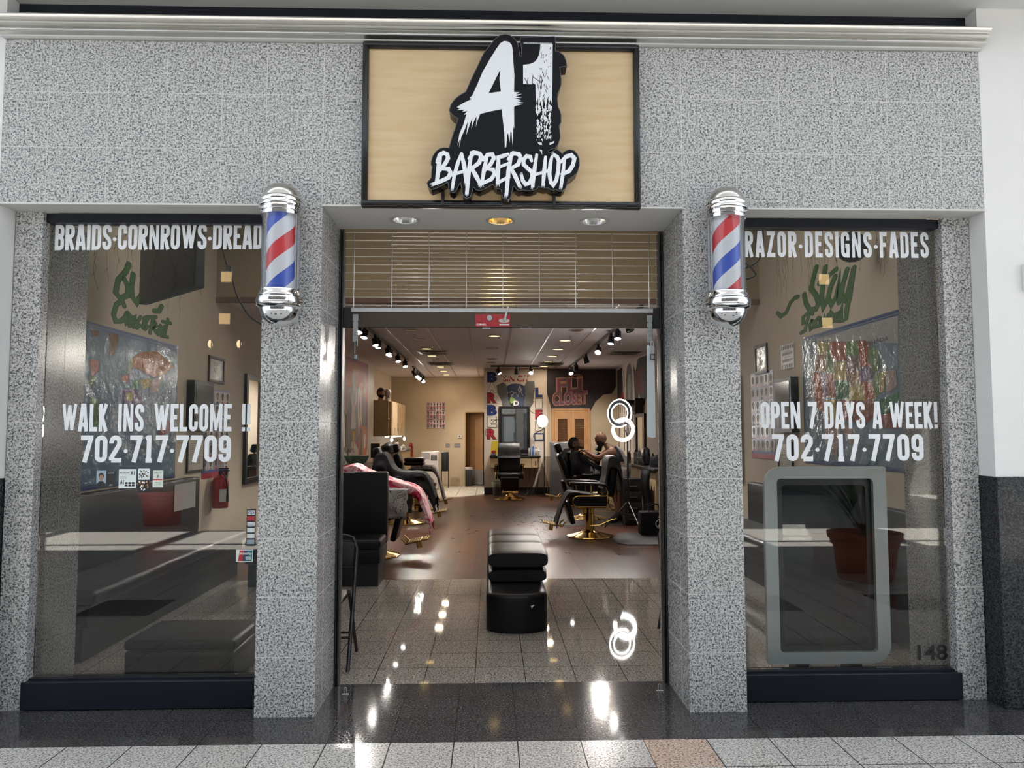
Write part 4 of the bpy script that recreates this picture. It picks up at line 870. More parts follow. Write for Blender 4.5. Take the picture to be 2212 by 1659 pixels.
def chart(f, w, h, cols, rows, label, seed=1, foot=True):
    mb = MB(); rg = random.Random(seed); mb.m(4 if foot else 3); mb.prism([(0,0),(w,0),(w,h),(0,h)], f, 0.001, 0.004)
    cw_, ch_ = w/cols, (h*(0.9 if foot else 1))/rows
    for r in range(rows):
        for c in range(cols):
            x, y = c*cw_+cw_*0.04, h-(r+1)*ch_+ch_*0.03 - (0.02*h if foot else 0); a, b = cw_*0.92, ch_*0.92
            mb.m(rg.choice((0, 0, 5))); mb.prism([(x,y),(x+a,y),(x+a,y+b),(x,y+b)], f, 0.0042, None)
            cx, cy = x+a*0.5, y+b*0.55
            mb.m(1); mb.prism([(cx+a*0.30*cos(2*pi*k/10), cy+b*0.12+b*0.27*sin(2*pi*k/10)) for k in range(10)], f, 0.0046, None)
            mb.m(rg.choice((2, 6))); mb.prism([(cx+a*0.24*cos(2*pi*k/10), cy-b*0.04+b*0.25*sin(2*pi*k/10)) for k in range(10)], f, 0.0048, None)
            mb.m(rg.choice((1, 5, 3))); mb.prism([(x+a*0.15,y),(x+a*0.85,y),(x+a*0.65,y+b*0.2),(x+a*0.35,y+b*0.2)], f, 0.0050, None)
    if foot: mb.m(3); mb.prism([(0,0),(w,0),(w,h*0.06),(0,h*0.06)], f, 0.0044, None)
    return tag(mb.build('haircut_poster', PR, None, 0), label, 'poster')
chart(RW(5.05, 1.17), 730, 1020, 5, 6, 'glossy haircut chart of many men\'s heads on the wall seen through the RAZOR window', 3)
chart(LW(4.39, 0.97), 840, 1020, 5, 6, 'glossy haircut chart of many men\'s heads on the wall seen through the BRAIDS window', 4)
def wall_screen(f, w, h, at, label):
    t = thing('wall_screen', label, 'screen', at); o = Vector(at); g = lambda u, v, d: tuple(Vector(f(u, v, d))-o)
    mb = MB(); mb.prism([(0,0),(w,0),(w,h),(0,h)], g, 0.001, 0.085); mb.build('housing', BLKP, t)
    mb = MB(); mb.prism([(40,40),(w-40,40),(w-40,h-40),(40,h-40)], g, 0.0855, 0.088); mb.build('display', mat('grey screen glass', (0.10,0.10,0.105), 0.12), t)
wall_screen(RW(4.10, 1.48), 470, 580, (3.2, 3.87, 1.48), 'black deep-framed wall screen below the tin sign, beside the United States map')
wall_screen(LW(3.92, 1.51), 560, 530, (-3.2, 4.2, 1.51), 'black deep-framed wall screen beside the world map')
def art_lines(mb, f, w, h):
    mb.m(1)
    for k in range(12): mb.prism([(0.12,0.85-0.06*k),(0.85,0.85-0.06*k),(0.85,0.87-0.06*k),(0.12,0.87-0.06*k)], f, 0.0003, None)
    return [mat('grey print lines', (0.28,0.27,0.26), 0.5)]
framed(RW(4.20, 0.98), 400, 400, 22, BLKP, CREAM, 'black framed notice hanging under the wall screen behind the RAZOR window', art=art_lines, at=(3.2, 4.0, 0.98))
framed(LW(3.95, 1.06), 480, 400, 22, BLKP, CREAM, 'black framed notice hanging under the wall screen behind the BRAIDS window', art=art_lines, at=(-3.2, 4.2, 1.06))
def tall_mirror(f, w, h, at, label, fm=None):
    t = thing('wall_mirror', label, 'mirror', at); o = Vector(at); g = lambda u, v, d: tuple(Vector(f(u, v, d))-o); q = 70
    mb = MB(); mb.prism([[(0,0),(w,0),(w,h),(0,h)], [(q,q),(w-q,q),(w-q,h-q),(q,h-q)]], g, 0.001, 0.04); mb.build('frame', fm or BLKM, t)
    mb = MB(); mb.prism([(q,q),(w-q,q),(w-q,h-q),(q,h-q)], g, 0.001, 0.02); mb.build('mirror_glass', mat('mirror', (0.82,0.84,0.84), 0.02, 1.0, var=0.0), t)
    return t
tall_mirror(LW(5.76, 0.82), 1100, 1430, (-3.2, 6.3, 0.82), 'black framed mirror on the wall at the edge of the BRAIDS window by the pillar')
tall_mirror(RW(6.4, 0.86), 980, 1340, (3.2, 5.9, 0.86), 'black framed mirror on the wall at the edge of the RAZOR window by the pillar')
# fire extinguisher
fe = thing('fire_extinguisher', 'red fire extinguisher on the wall below the haircut chart', 'fire extinguisher', (-3.10, 4.70, 0.62))
REX = mat('red enamel', (0.36,0.012,0.016), 0.25, var=0.03)
mb = MB(); mb.lathe([(0.02,0.0),(0.085,0.004),(0.09,0.02),(0.09,0.30),(0.075,0.345),(0.04,0.365),(0.03,0.38)], n=28); mb.build('cylinder', REX, fe)
mb = MB(); mb.tube([(0,0,0.375),(0,0,0.42)], 0.022, 14); mb.box(-0.015,0.10,-0.012,0.012,0.42,0.432); mb.box(-0.015,0.09,-0.012,0.012,0.445,0.457); mb.build('valve_handle', BLKM, fe)
mb = MB(); mb.tube([(0.02,-0.03,0.40),(0.08,-0.06,0.36),(0.10,-0.05,0.22),(0.095,-0.03,0.08)], [0.010,0.010,0.010,0.014], 10); mb.build('hose', BLKP, fe)
mb = MB(); mb.loft([[(0.0915*cos(a), 0.0915*sin(a), z) for a in [radians(-75+10*k) for k in range(10)]] for z in (0.08, 0.22)], False, False); mb.build('label', PAPER, fe)
mb = MB(); mb.prism([(0,0),(60,-10),(110,40),(110,190),(70,240),(70,420),(40,420),(40,240),(0,190)], LW(5.08, 0.62, -3.19), 0.0, 0.02); tag(mb.build('hand_mirror', BLKP), 'black paddle-shaped hand mirror hanging beside the fire extinguisher', 'mirror')
mb = MB(); mb.prism([(0,0),(520,0),(520,260),(0,260)], LW(3.35, 0.72, -3.064), 0.0, 0.004)
tag(mb.build('notice_card', [mat('grey white card', (0.42,0.42,0.41), 0.5)], None, 0), 'grey white notice card on the end of the wall bench by the extinguisher', 'card')
# hanging screen seen from behind, round speaker, cables
t = thing('hanging_screen', 'large dark screen hung from the ceiling, seen from behind through the BRAIDS window', 'screen', (-2.52, 1.85, 2.86), radians(135))
TVB = mat('dark grey screen back', (0.055,0.062,0.060), 0.5)
mb = MB(); mb.box(-0.54, 0.54, -0.035, 0.035, -0.31, 0.32, 0.01, 2); mb.box(-0.30, 0.30, -0.085, -0.035, -0.22, 0.15, 0.02, 2); mb.m(1); mb.box(-0.48, -0.465, -0.037, -0.0345, -0.2, -0.1); mb.build('housing', [TVB, PAPER], t)
mb = MB(); mb.box(-0.52, 0.52, 0.0352, 0.037, -0.29, 0.30); mb.build('display', SCR, t)
mb = MB(); mb.tube([(0, -0.06, 0.1), (0, -0.06, 1.34)], 0.02, 10); mb.build('ceiling_pole', BLKM, t)
t = thing('ceiling_speaker', 'round black speaker hanging behind the words DESIGNS FADES', 'speaker', (3.0, 1.95, 3.02))
mb = MB(); mb.lathe([(0.03,-0.02),(0.11,0.0),(0.13,0.05),(0.12,0.10),(0.06,0.12)], n=28, axis='y'); mb.build('body', BLKP, t)
mb = MB(); mb.lathe([(0.015,-0.03),(0.09,-0.012),(0.10,-0.004)], n=28, axis='y'); mb.build('cone', mat('grey speaker cone', (0.05,0.05,0.05), 0.6), t)
mb = MB(); mb.tube([(0, 0.06, 0.1), (0, 0.06, 1.18)], 0.012, 8); mb.build('bracket', BLKM, t)
def cable(pts, label, box_at=None, nm='power_cable'):
    t = thing(nm, label, 'cable', pts[0]); o = Vector(pts[0]); P = [Vector(p)-o for p in pts]
    Q = []
    for i in range(len(P)-1):
        a = P[max(0, i-1)]; b = P[i]; c = P[i+1]; d = P[min(len(P)-1, i+2)]
        for k in range(6):
            s = k/6; Q.append(0.5*((2*b)+(c-a)*s+(2*a-5*b+4*c-d)*s*s+(3*b-a-3*c+d)*s**3))
    Q.append(P[-1]); mb = MB(); mb.tube(Q, 0.006, 8); mb.build('cord', BLKP, t)
    if box_at: 
        mb = MB(); b = Vector(box_at)-o; mb.box(b.x-0.02, b.x+0.02, b.y-0.02, b.y+0.02, b.z-0.05, b.z+0.05, 0.006, 2); mb.build('adapter', mat('grey adapter', (0.10,0.11,0.10), 0.5), t)
cable([(-1.86,1.1,4.19),(-1.85,1.1,2.9),(-1.84,1.1,2.72),(-1.80,1.1,2.60),(-1.78,1.1,2.55),(-1.74,1.1,2.42),(-1.66,1.1,2.29),(-1.56,1.1,2.22)], 'thin black cable with a power block hanging behind the BRAIDS window', (-1.80,1.1,2.58))
cable([(1.93,1.1,4.19),(1.92,1.1,2.9),(1.90,1.1,2.72),(1.80,1.1,2.64),(1.66,1.1,2.62),(1.63,1.1,2.68),(1.74,1.1,2.70),(1.86,1.1,2.60),(1.80,1.1,2.56),(1.72,1.1,2.565)], 'looped black cable with a plug hanging behind the RAZOR window', (1.73,1.1,2.56))
# frosted display frame standing just inside the right window
t = thing('display_frame', 'tall frosted glass display frame with a dark centre, standing inside the RAZOR window', 'display frame', (2.02, 0.47, 0.0))
FR = nt('frosted glass'); fb = FR[3]; fb.inputs['Base Color'].default_value = (0.88,0.92,0.90,1); fb.inputs['Roughness'].default_value = 0.35; fb.inputs['Alpha'].default_value = 0.88
def rr_(x0, x1, z0, z1, r, which):
    p = []
    for (cx, cz, a0, k) in ((x1, z1, 0, 'tr'), (x0, z1, 90, 'tl'), (x0, z0, 180, 'bl'), (x1, z0, 270, 'br')):
        q = r if k in which else 0.012
        p += arcpts(cx-q if 'r' in k else cx+q, cz-q if 't' in k else cz+q, q, q, a0, a0+90, 8)
    return p
sh = lambda u, v, d: (u + 0.0, -d, v)
outer = rr_(-0.372, 0.372, 0.112, 1.278, 0.11, ('tl', 'br')); innr = rr_(-0.296, 0.292, 0.178, 1.206, 0.025, ('tl', 'tr', 'bl', 'br'))
mb = MB(); mb.prism([outer, innr], sh, 0.0, 0.03); mb.build('frosted_border', FR[0], t, 30)
inn2 = rr_(-0.256, 0.256, 0.21, 1.165, 0.02, ('tl', 'tr', 'bl', 'br'))
mb = MB(); mb.prism([innr, inn2], sh, -0.04, 0.002); mb.build('bezel', mat('dark bezel', (0.012,0.014,0.015), 0.35), t)
mb = MB(); mb.prism(inn2, sh, -0.006, 0.0); mb.build('dark_glass', glass('smoked glass', (0.16,0.17,0.17), 0.0, 1.3), t)
for x_ in (-0.2, 0.12): mb = MB(); mb.box(x_, x_+0.08, -0.02, 0.10, 0.0, 0.115, 0.004, 1); mb.build('stand_foot', BLKM, t)
mb = MB(); mb.tube([(2.28,0.36,0.008),(2.36,0.33,0.01),(2.44,0.35,0.008),(2.52,0.30,0.008),(2.57,0.32,0.03)], 0.006, 8); tag(mb.build('extension_cord', mat('white cord', (0.6,0.62,0.6), 0.4)), 'white electric cord lying on the floor inside the RAZOR window', 'cord')

# ------------------------------------------------------------------ benches, stool, ottoman, folding chairs
def bench(x0, x1, loc, rz, label, hb=1.08, depth=0.55, hs=0.46):
    t = thing('booth_bench', label, 'bench', loc, rz, 'black leather booth benches')
    mb = MB(); mb.box(x0+0.02, x1-0.03, -depth+0.08, 0.0, 0.0, 0.22, 0.004, 1); mb.build('plinth', BLKP, t)
    mb = MB(); mb.box(x0, x1-0.012, -depth+0.04, 0.0, 0.2205, 0.36, 0.012, 2); mb.build('seat_base', BLK, t)
    mb = MB(); mb.box(x0, x1, -depth, -0.10, 0.3605, hs, 0.035, 4); mb.build('seat_cushion', BLK, t)
    mb = MB(); mb.box(x0, x1, -0.0995, 0.015, 0.3605, hb, 0.018, 3)
    mb.m(1); mb.tube([(x0+0.012, -0.092, hb-0.006), (x1-0.012, -0.092, hb-0.006)], 0.007, 8); mb.tube([(x1-0.008, -0.092, hb-0.012), (x1-0.008, -0.092, hs+0.02)], 0.006, 8); mb.build('backrest', [BLK, BLKP], t)
    return t
bench(-1.30, 0.0, (-1.055, 3.80, 0), 0, 'black leather booth bench facing the doorway, left of the ottoman')
bench(-1.6, 1.45, (-3.165, 2.55, 0), radians(90), 'long black booth bench along the wall under the world map', 1.02, 0.60)
bench(-1.9, 1.75, (3.165, 2.98, 0), radians(-90), 'long black booth bench along the wall under the United States map', 0.89, 0.62)
t = thing('low_stool', 'low black leather stool on the floor inside the BRAIDS window', 'stool', (-1.83, 0.74, 0))
mb = MB(); mb.box(-0.32, 0.32, -0.25, 0.25, 0.0, 0.205, 0.02, 3); mb.build('base', BLK, t)
mb = MB(); mb.box(-0.325, 0.325, -0.255, 0.255, 0.2055, 0.268, 0.025, 4); mb.build('seat', BLK, t)
# ottoman bench
t = thing('ottoman_bench', 'long black leather ottoman with stacked cushions in the middle of the doorway floor', 'ottoman', (0.20, 1.58, 0))
def stad(x, z, y0, y1, r, grow=0.0):
    return [(x+(r+grow)*cos(radians(a)), y0+r+(r+grow)*sin(radians(a))*0.62, z) for a in range(180, 361, 12)]+[(x+(r+grow)*cos(radians(a)), y1-r+(r+grow)*sin(radians(a))*0.62, z) for a in range(0, 181, 12)]
mb = MB(); mb.loft([stad(0, z, -0.09, 2.3, 0.232, g_) for z, g_ in ((0.001, -0.004), (0.02, 0.0), (0.255, 0.0), (0.272, -0.008), (0.285, -0.03), (0.288, -0.05))]); mb.m(1)
mb.prism([(0.095, 0.215), (0.118, 0.222), (0.125, 0.219), (0.112, 0.208), (0.104, 0.196), (0.101, 0.206)], lambda u, v, d: (u, -0.066+d+0.62*0.232*(1-sqrt(max(0, 1-(u/0.232)**2)))-0.003, v), 0.0, None)
mb.build('base', [BLK, PAPER], t)
def pad(mb, x0, x1, ys, z0, z1, puff):
    n = 14
    for a, b in zip(ys[:-1], ys[1:]):
        rings = []
        for j in range(13):
            s = j/12; y = a+(b-a)*s; e = (1-(2*s-1)**6)
            ring = []
            for k in range(28):
                th = 2*pi*k/28; cx, cz = cos(th), sin(th); q = 0.30
                px = math.copysign(abs(cx)**q, cx); pz = math.copysign(abs(cz)**0.55, cz)
                hh = (z1-z0)/2*(0.80+0.20*e); ww = (x1-x0)/2*(0.965+0.035*e)
                ring.append(((x0+x1)/2+px*ww, y, (z0+z1)/2+pz*hh))
            rings.append(ring)
        mb.loft(rings)
mb = MB(); pad(mb, -0.225, 0.255, [0.42, 0.95, 1.45, 1.95], 0.2885, 0.398, 0.02); mb.build('lower_cushion', BLK, t, 50)
mb = MB(); pad(mb, -0.225, 0.268, [0.42, 1.0, 1.45, 1.95], 0.4005, 0.535, 0.03); mb.build('upper_cushion', BLK, t, 50)
def folding_chair(loc, rz, label):
    t = thing('folding_chair', label, 'folding chair', loc, rz, 'black metal folding chairs')
    mb = MB()
    for s in (-1, 1): pass
    top = [(-0.215, -0.20, 0.0), (-0.215, -0.02, 0.45), (-0.210, 0.10, 0.72), (-0.18, 0.125, 0.785), (-0.13, 0.135, 0.80), (0.13, 0.135, 0.80), (0.18, 0.125, 0.785), (0.210, 0.10, 0.72), (0.215, -0.02, 0.45), (0.215, -0.20, 0.0)]
    mb.tube([(x, y, max(z, 0.013)) for x, y, z in top], 0.0125, 12); mb.build('front_frame', BLKM, t)
    for s in (-1, 1):
        mb = MB(); mb.tube([(s*0.19, 0.25, 0.013), (s*0.19, 0.0, 0.40), (s*0.19, -0.06, 0.47)], 0.0115, 12); mb.build('rear_leg', BLKM, t)
    mb = MB(); mb.tube([(-0.215, -0.12, 0.20), (0.215, -0.12, 0.20)], 0.008, 8); mb.build('front_crossbar', BLKM, t)
    mb = MB(); mb.tube([(-0.19, 0.155, 0.16), (0.19, 0.155, 0.16)], 0.008, 8); mb.build('rear_crossbar', BLKM, t)
    mb = MB(); mb.box(-0.178, 0.178, -0.24, 0.10, 0.425, 0.452, 0.012, 3); mb.build('seat', BLK, t)
    mb = MB(); mb.box(-0.195, 0.195, 0.088, 0.112, 0.60, 0.76, 0.01, 2, Matrix.Translation((0, 0, 0))); mb.build('backrest', BLKM, t)
    return t
folding_chair((-1.095, 0.895, 0), 0, 'black folding chair half hidden behind the pillar by the booth bench')
folding_chair((1.46, 1.42, 0), 0, 'black folding chair just showing behind the pillar by the RAZOR window')

# ------------------------------------------------------------------ ceiling fittings of the shop
DLT = mat('downlight trim', (0.42,0.37,0.36), 0.4)
def downlight(x, y, lit, label):
    t = thing('ceiling_downlight', label, 'ceiling light', (x, y, 3.02), 0, 'round downlights in the shop ceiling')
    mb = MB(); mb.lathe([(0.085,-0.001),(0.118,-0.001),(0.118,-0.006),(0.100,-0.012),(0.085,-0.008)], n=28, cap=False); mb.build('trim_ring', DLT, t)
    mb = MB(); mb.lathe([(0.002,-0.0062),(0.098,-0.0062),(0.098,-0.0052),(0.002,-0.0052)], n=28); mb.build('lens', LITY if lit else CHROME, t)
    if lit and y > 11.5: lamp('downlight_lamp', 'AREA', (x, y, 3.0), 7, (1.0, 0.80, 0.58), shape='DISK', size=0.18)
ORD = ('first', 'second', 'third', 'fourth', 'fifth', 'sixth', 'seventh', 'eighth')
for i, y in enumerate((9.72, 10.98, 13.55, 14.76, 15.98)): downlight(-1.18, y, True, 'warm lit ceiling downlight over the pink cape side, %s of its row from the doorway' % ORD[i])
for i, y in enumerate((8.41, 9.75, 11.03, 12.23, 13.39)): downlight(1.25, y, True, 'warm lit ceiling downlight over the customer side, %s of its row from the doorway' % ORD[i])
downlight(0.06, 7.83, True, 'warm lit round ceiling downlight in the middle row, the only one lit there')
for x, y, s in ((-1.2, 7.2, 'nearest the doorway on the pink cape side'), (-1.19, 8.33, 'behind the first one on the pink cape side'), (0.027, 9.62, 'just beyond the lit one of the middle row'), (0.022, 11.63, 'next to last of the middle row'), (0.01, 12.4, 'last of the middle row before the mural'), (1.29, 7.15, 'nearest the doorway on the customer side')): downlight(x, y, False, 'unlit ceiling downlight with a grey rim, '+s)
lamp('front_zone_fill', 'AREA', (0.1, 2.6, 4.15), 50, (1.0, 0.93, 0.84), shape='RECTANGLE', size=4.5, size_y=2.4)  # unseen fill light without a fixture, added to brighten the front zone
def vent(x, y, label):
    t = thing('ceiling_vent', label, 'vent', (x, y, 3.02), 0, 'ceiling air vents')
    mb = MB(); mb.box(-0.29, 0.29, -0.29, 0.29, -0.008, -0.001); mb.build('frame', mat('vent grey', (0.24,0.22,0.22), 0.4, 0.4), t)
    for k in range(4): mb = MB(); q = 0.24-0.055*k; mb.prism([[(-q,-q),(q,-q),(q,q),(-q,q)], [(-q+.02,-q+.02),(q-.02,-q+.02),(q-.02,q-.02),(-q+.02,q-.02)]], lambda u, v, d: (u, v, -0.008-d), 0.0, 0.012); mb.build('louvre_ring', mat('vent dark', (0.07,0.065,0.065), 0.4, 0.5), t)
vent(-1.10, 10.35, 'square ceiling air vent nearest the left track lights'); vent(-1.12, 12.75, 'square ceiling air vent in front of the haircut poster'); vent(1.35, 12.75, 'square ceiling air vent over the FLI CLOSET wall'); vent(2.6, 10.4, 'square ceiling air vent beside the right wall mural')
for x, y, s in ((-1.2, 7.72, 'over the booth bench side'), (1.28, 7.87, 'over the gold chair side'), (-1.2, 11.7, 'deeper in the shop')):
    t = thing('sprinkler_head', 'small metal sprinkler hanging from the ceiling '+s, 'sprinkler', (x, y, 3.02))
    mb = MB(); mb.lathe([(0.03,-0.001),(0.03,-0.005),(0.008,-0.008),(0.008,-0.05),(0.004,-0.055)], n=14); mb.build('stem', STEEL, t)
    mb = MB(); mb.lathe([(0.001,-0.062),(0.026,-0.062),(0.026,-0.058),(0.001,-0.058)], n=14); mb.build('deflector', STEEL, t)
# track lights
def track(x0, y0, x1, y1, heads, label, hl):
    t = thing('light_track', label, 'track', (x0, y0, 3.02)); d = Vector((x1-x0, y1-y0, 0)); n = Vector((-d.y, d.x, 0)).normalized()*0.018
    mb = MB(); P = [-n, n, d+n, d-n]; mb.loft([[(p.x, p.y, z) for p in P] for z in (-0.035, -0.001)]); mb.build('rail', BLKM, t)
    for i, (s, lit, dx, dy) in enumerate(heads):
        p = Vector((x0, y0, 2.985))+d*s
        h = thing('track_spotlight', '%s, %s from its %s end' % (hl[0 if lit else 1], ORD[i], hl[2]), 'spotlight', tuple(p), 0, 'black track spotlights')
        aim = Vector((dx, dy, -1)).normalized(); c = Vector((0.0, 0, -0.11))
        mb = MB(); mb.tube([(0,0,-0.0005),(0,0,-0.05)], 0.022, 10); mb.tube([(0.0,0,-0.05), tuple(c-aim*0.02)], 0.012, 8); mb.build('stem', BLKM, h)
        R = aim.to_track_quat('Z', 'Y').to_matrix().to_4x4(); R.translation = c
        mb = MB(); mb.lathe([(0.03,-0.07),(0.048,-0.06),(0.05,0.03),(0.058,0.055),(0.055,0.06),(0.046,0.045)], n=20)
        for v in mb.bm.verts: v.co = R @ v.co
        mb.build('lamp_can', BLKM, h)
        mb = MB(); mb.lathe([(0.001,0.062),(0.03,0.060),(0.044,0.052),(0.044,0.046),(0.001,0.046)], n=20)
        for v in mb.bm.verts: v.co = R @ v.co
        mb.build('lens', LITW if lit else mat('dull lens', (0.25,0.25,0.26), 0.2), h)
        if lit and lit > 1:
            lamp('track_lamp', 'SPOT', tuple(p+c+aim*0.07), lit*5.0, (1.0, 0.92, 0.84), spot_size=1.9, spot_blend=0.8, shadow_soft_size=0.04, target=tuple(p+c+aim*2))
HLL = ('lit spotlight on the longer near track, pink cape side', 'dark spotlight on the longer near track, pink cape side', 'doorway')
HLS = ('lit spotlight on the short far track, pink cape side', '', 'doorway')
HLR = ('lit spotlight on the long track, barber side', 'dark spotlight on the long track, barber side', 'doorway')
HLB = ('lit spotlight on the short track before the barber mural', '', 'back doorway')
track(-1.80, 5.6, -1.76, 11.9, [(0.08, 40, 0.15, -0.5), (0.16, 1, -0.1, -0.4), (0.31, 40, 0.2, -0.3), (0.36, 1, -0.1, -0.3), (0.53, 1, 0.3, -0.5), (0.57, 40, -0.2, -0.5), (0.74, 1, 0.2, -0.4), (0.92, 1, 0.2, -0.5)], 'black ceiling light track on the pink cape side, the longer near one', HLL)
track(-1.80, 13.3, -1.82, 17.0 - 0.3, [(0.10, 45, 0.5, 0.5), (0.34, 1, 0.2, -1.0), (0.52, 40, 0.1, -1.0), (0.70, 45, 0.9, -0.1), (0.86, 1, 0.2, -1.1)], 'black ceiling light track on the pink cape side, the short far one', HLS)
track(1.83, 4.9, 1.86, 14.0 - 0.3, [(0.10, 0, 0.3, -0.4), (0.20, 1, -0.1, -0.4), (0.27, 40, -0.2, -0.3), (0.43, 60, -0.35, -1.0), (0.62, 0, 0.3, 0.2), (0.82, 42, 0.1, 0.5), (0.95, 1, 0.1, -0.9)], 'long black ceiling light track on the barber side', HLR)
track(0.0, 13.2, 1.13, 13.2, [(0.16, 1, 0.5, -0.3), (0.53, 26, 0.0, 0.15), (0.83, 30, -0.2, -1.1)], 'short black ceiling light track across the front of the barber mural', HLB)
# ------------------------------------------------------------------ barber chairs
CAPEB = mat('black cape cloth', (0.012,0.012,0.014), 0.65, spec=0.15, var=0.25, scale=10, bump=0.25, bscale=18)
GRIP = mat('gold tread', (0.55,0.40,0.16), 0.35, 1.0)
def barber_chair(loc, rz, label, recline=0.30, headrest=True, hb=0.0):
    t = thing('barber_chair', label, 'barber chair', loc, rz, 'black barber chairs with gold metalwork')
    mb = MB(); mb.lathe([(0.33,0.001),(0.335,0.008),(0.33,0.018),(0.26,0.035),(0.15,0.062),(0.085,0.085),(0.07,0.10)], n=40); mb.build('base', GOLD, t)
    mb = MB(); mb.lathe([(0.062,0.09),(0.062,0.33),(0.05,0.335),(0.05,0.43)], n=24); mb.m(1); mb.box(-0.22, 0.22, -0.20, 0.20, 0.42, 0.4545, 0.01, 2); mb.build('column', [GOLD, BLKM], t)
    mb = MB(); mb.tube([(0.055, 0.0, 0.16), (0.10, 0.12, 0.17), (0.12, 0.30, 0.25), (0.12, 0.36, 0.26)], 0.009, 8); mb.build('lever', GOLD, t)
    mb = MB(); mb.box(-0.262, 0.262, -0.30, 0.24, 0.455, 0.585, 0.045, 4); mb.build('seat', BLK, t)
    M = Matrix.Translation((0, 0.22, 0.56)) @ Matrix.Rotation(-recline, 4, 'X')
    mb = MB(); mb.box(-0.255, 0.255, -0.02, 0.10, 0.02, 0.54+hb, 0.05, 4, M)
    back = mb.build('backrest', BLK, t)
    if headrest:
        mb = MB(); mb.box(-0.15, 0.15, -0.03, 0.075, 0.56+hb, 0.72+hb, 0.035, 4, M); mb.box(-0.02, 0.02, 0.02, 0.04, 0.50+hb, 0.60+hb, 0, 1, M); mb.build('headrest', BLK, t)
    for s in (-1, 1):
        st = arcpts(0.17, 0.52, 0.075, 0.075, 90, -90, 8)[::1]
        st = [(0.20, 0.445), (0.20, 0.595)] + arcpts(-0.20, 0.52, 0.075, 0.075, 90, 270, 10)
        F = lambda u, v, d, s=s: (s*(0.272+d), u, v)
        mb = MB(); mb.prism(st, F, 0.0, 0.035); sp = mb.build('side_panel', BLK, t)
        mb = MB(); mb.tube([(s*0.309, u, v) for u, v in st]+[(s*0.309, *st[0])], 0.0075, 8); mb.build('gold_trim', GOLD, sp)
        mb = MB(); mb.tube([(s*0.292, -0.02, 0.59), (s*0.292, -0.02, 0.745)], 0.010, 8); mb.tube([(s*0.292, 0.20, 0.50), (s*0.292, 0.215, 0.66), (s*0.292, 0.19, 0.72)], 0.010, 8); mb.build('arm_post', GOLD, t)
        mb = MB(); mb.loft([[(s*0.292+0.04*cos(a)*w, y, z+0.024*sin(a)) for a in [2*pi*k/14 for k in range(14)]] for y, z, w in ((-0.31,0.770,0.6),(-0.29,0.772,1.0),(0.10,0.760,1.0),(0.20,0.735,1.0),(0.25,0.67,0.9),(0.26,0.60,0.7))]); ar = mb.build('armrest', BLK, t, 60)
        mb = MB(); mb.box(s*0.292-0.03, s*0.292+0.03, -0.322, -0.3105, 0.752, 0.788, 0.004, 1); mb.build('gold_cap', GOLD, ar)
    M2 = Matrix.Translation((0, -0.305, 0.53)) @ Matrix.Rotation(radians(14), 4, 'X')
    mb = MB(); mb.box(-0.20, 0.20, -0.07, 0.0, -0.34, -0.02, 0.025, 3, M2); mb.build('leg_rest', BLK, t)
    mb = MB(); M3 = Matrix.Translation((0, -0.42, 0.165)) @ Matrix.Rotation(radians(-12), 4, 'X')
    mb.box(-0.17, 0.17, -0.27, 0.02, -0.012, 0.0, 0.004, 1, M3)
    mb.m(1)
    for k in range(9): mb.box(-0.15, 0.15, -0.255+0.028*k, -0.242+0.028*k, 0.0, 0.006, 0, 1, M3)
    mb.m(0); mb.box(-0.03, 0.03, -0.16, -0.10, -0.10, -0.012, 0.004, 1, M3); mb.build('footplate', [GOLD, GRIP], t)
    mb = MB()
    for s in (-1, 1): mb.tube([(s*0.15, -0.36, 0.22), (s*0.15, -0.43, 0.155)], 0.010, 8)
    mb.tube([(-0.15, -0.43, 0.155), (0.15, -0.43, 0.155)], 0.010, 8); mb.build('foot_bracket', GOLD, t)
    return t
def drape(nm, label, loc, rz, prof, hw, drop, m, seed, cat='cape', flare=0.06, fold=0.03, group=None):
    pts = [Vector(p) for p in prof]; Q = []
    for i in range(len(pts)-1):
        a = pts[max(0, i-1)]; b = pts[i]; c = pts[i+1]; d = pts[min(len(pts)-1, i+2)]
        for k in range(7):
            s = k/7; Q.append(0.5*((2*b)+(c-a)*s+(2*a-5*b+4*c-d)*s*s+(3*b-a-3*c+d)*s**3))
    Q.append(pts[-1]); nu = len(Q); nv = 37; mb = MB(); rows = []
    for i, q in enumerate(Q):
        row = []
        dr = drop(i/(nu-1)) if callable(drop) else drop
        for j in range(nv):
            s = (2*j/(nv-1)-1); L_ = hw+dr; a = abs(s)*L_; sg = 1 if s >= 0 else -1
            if a <= hw: x, z = sg*a, q.y
            else:
                e = a-hw; x, z = sg*(hw+flare*min(1, e/0.2)), q.y-e
            n1 = mnoise.noise(Vector((s*4+seed, i*0.16, seed*3.1))); n2 = mnoise.noise(Vector((s*11+seed*7, i*0.35, 2.2)))
            k = min(1, max(0.15, (a-hw*0.6)/0.2))
            row.append((x+sg*fold*n1*k*1.4, q.x+fold*n2*k, max(0.02, z+fold*0.6*n1*(1-k)+fold*0.25*n2)))
        rows.append(row)
    mb.loft(rows, False, False)
    o = mb.build(nm, m, None, 180, loc, (0, 0, rz)); tag(o, label, cat, group)
    md = o.modifiers.new('thickness', 'SOLIDIFY'); md.thickness = 0.004
    return o
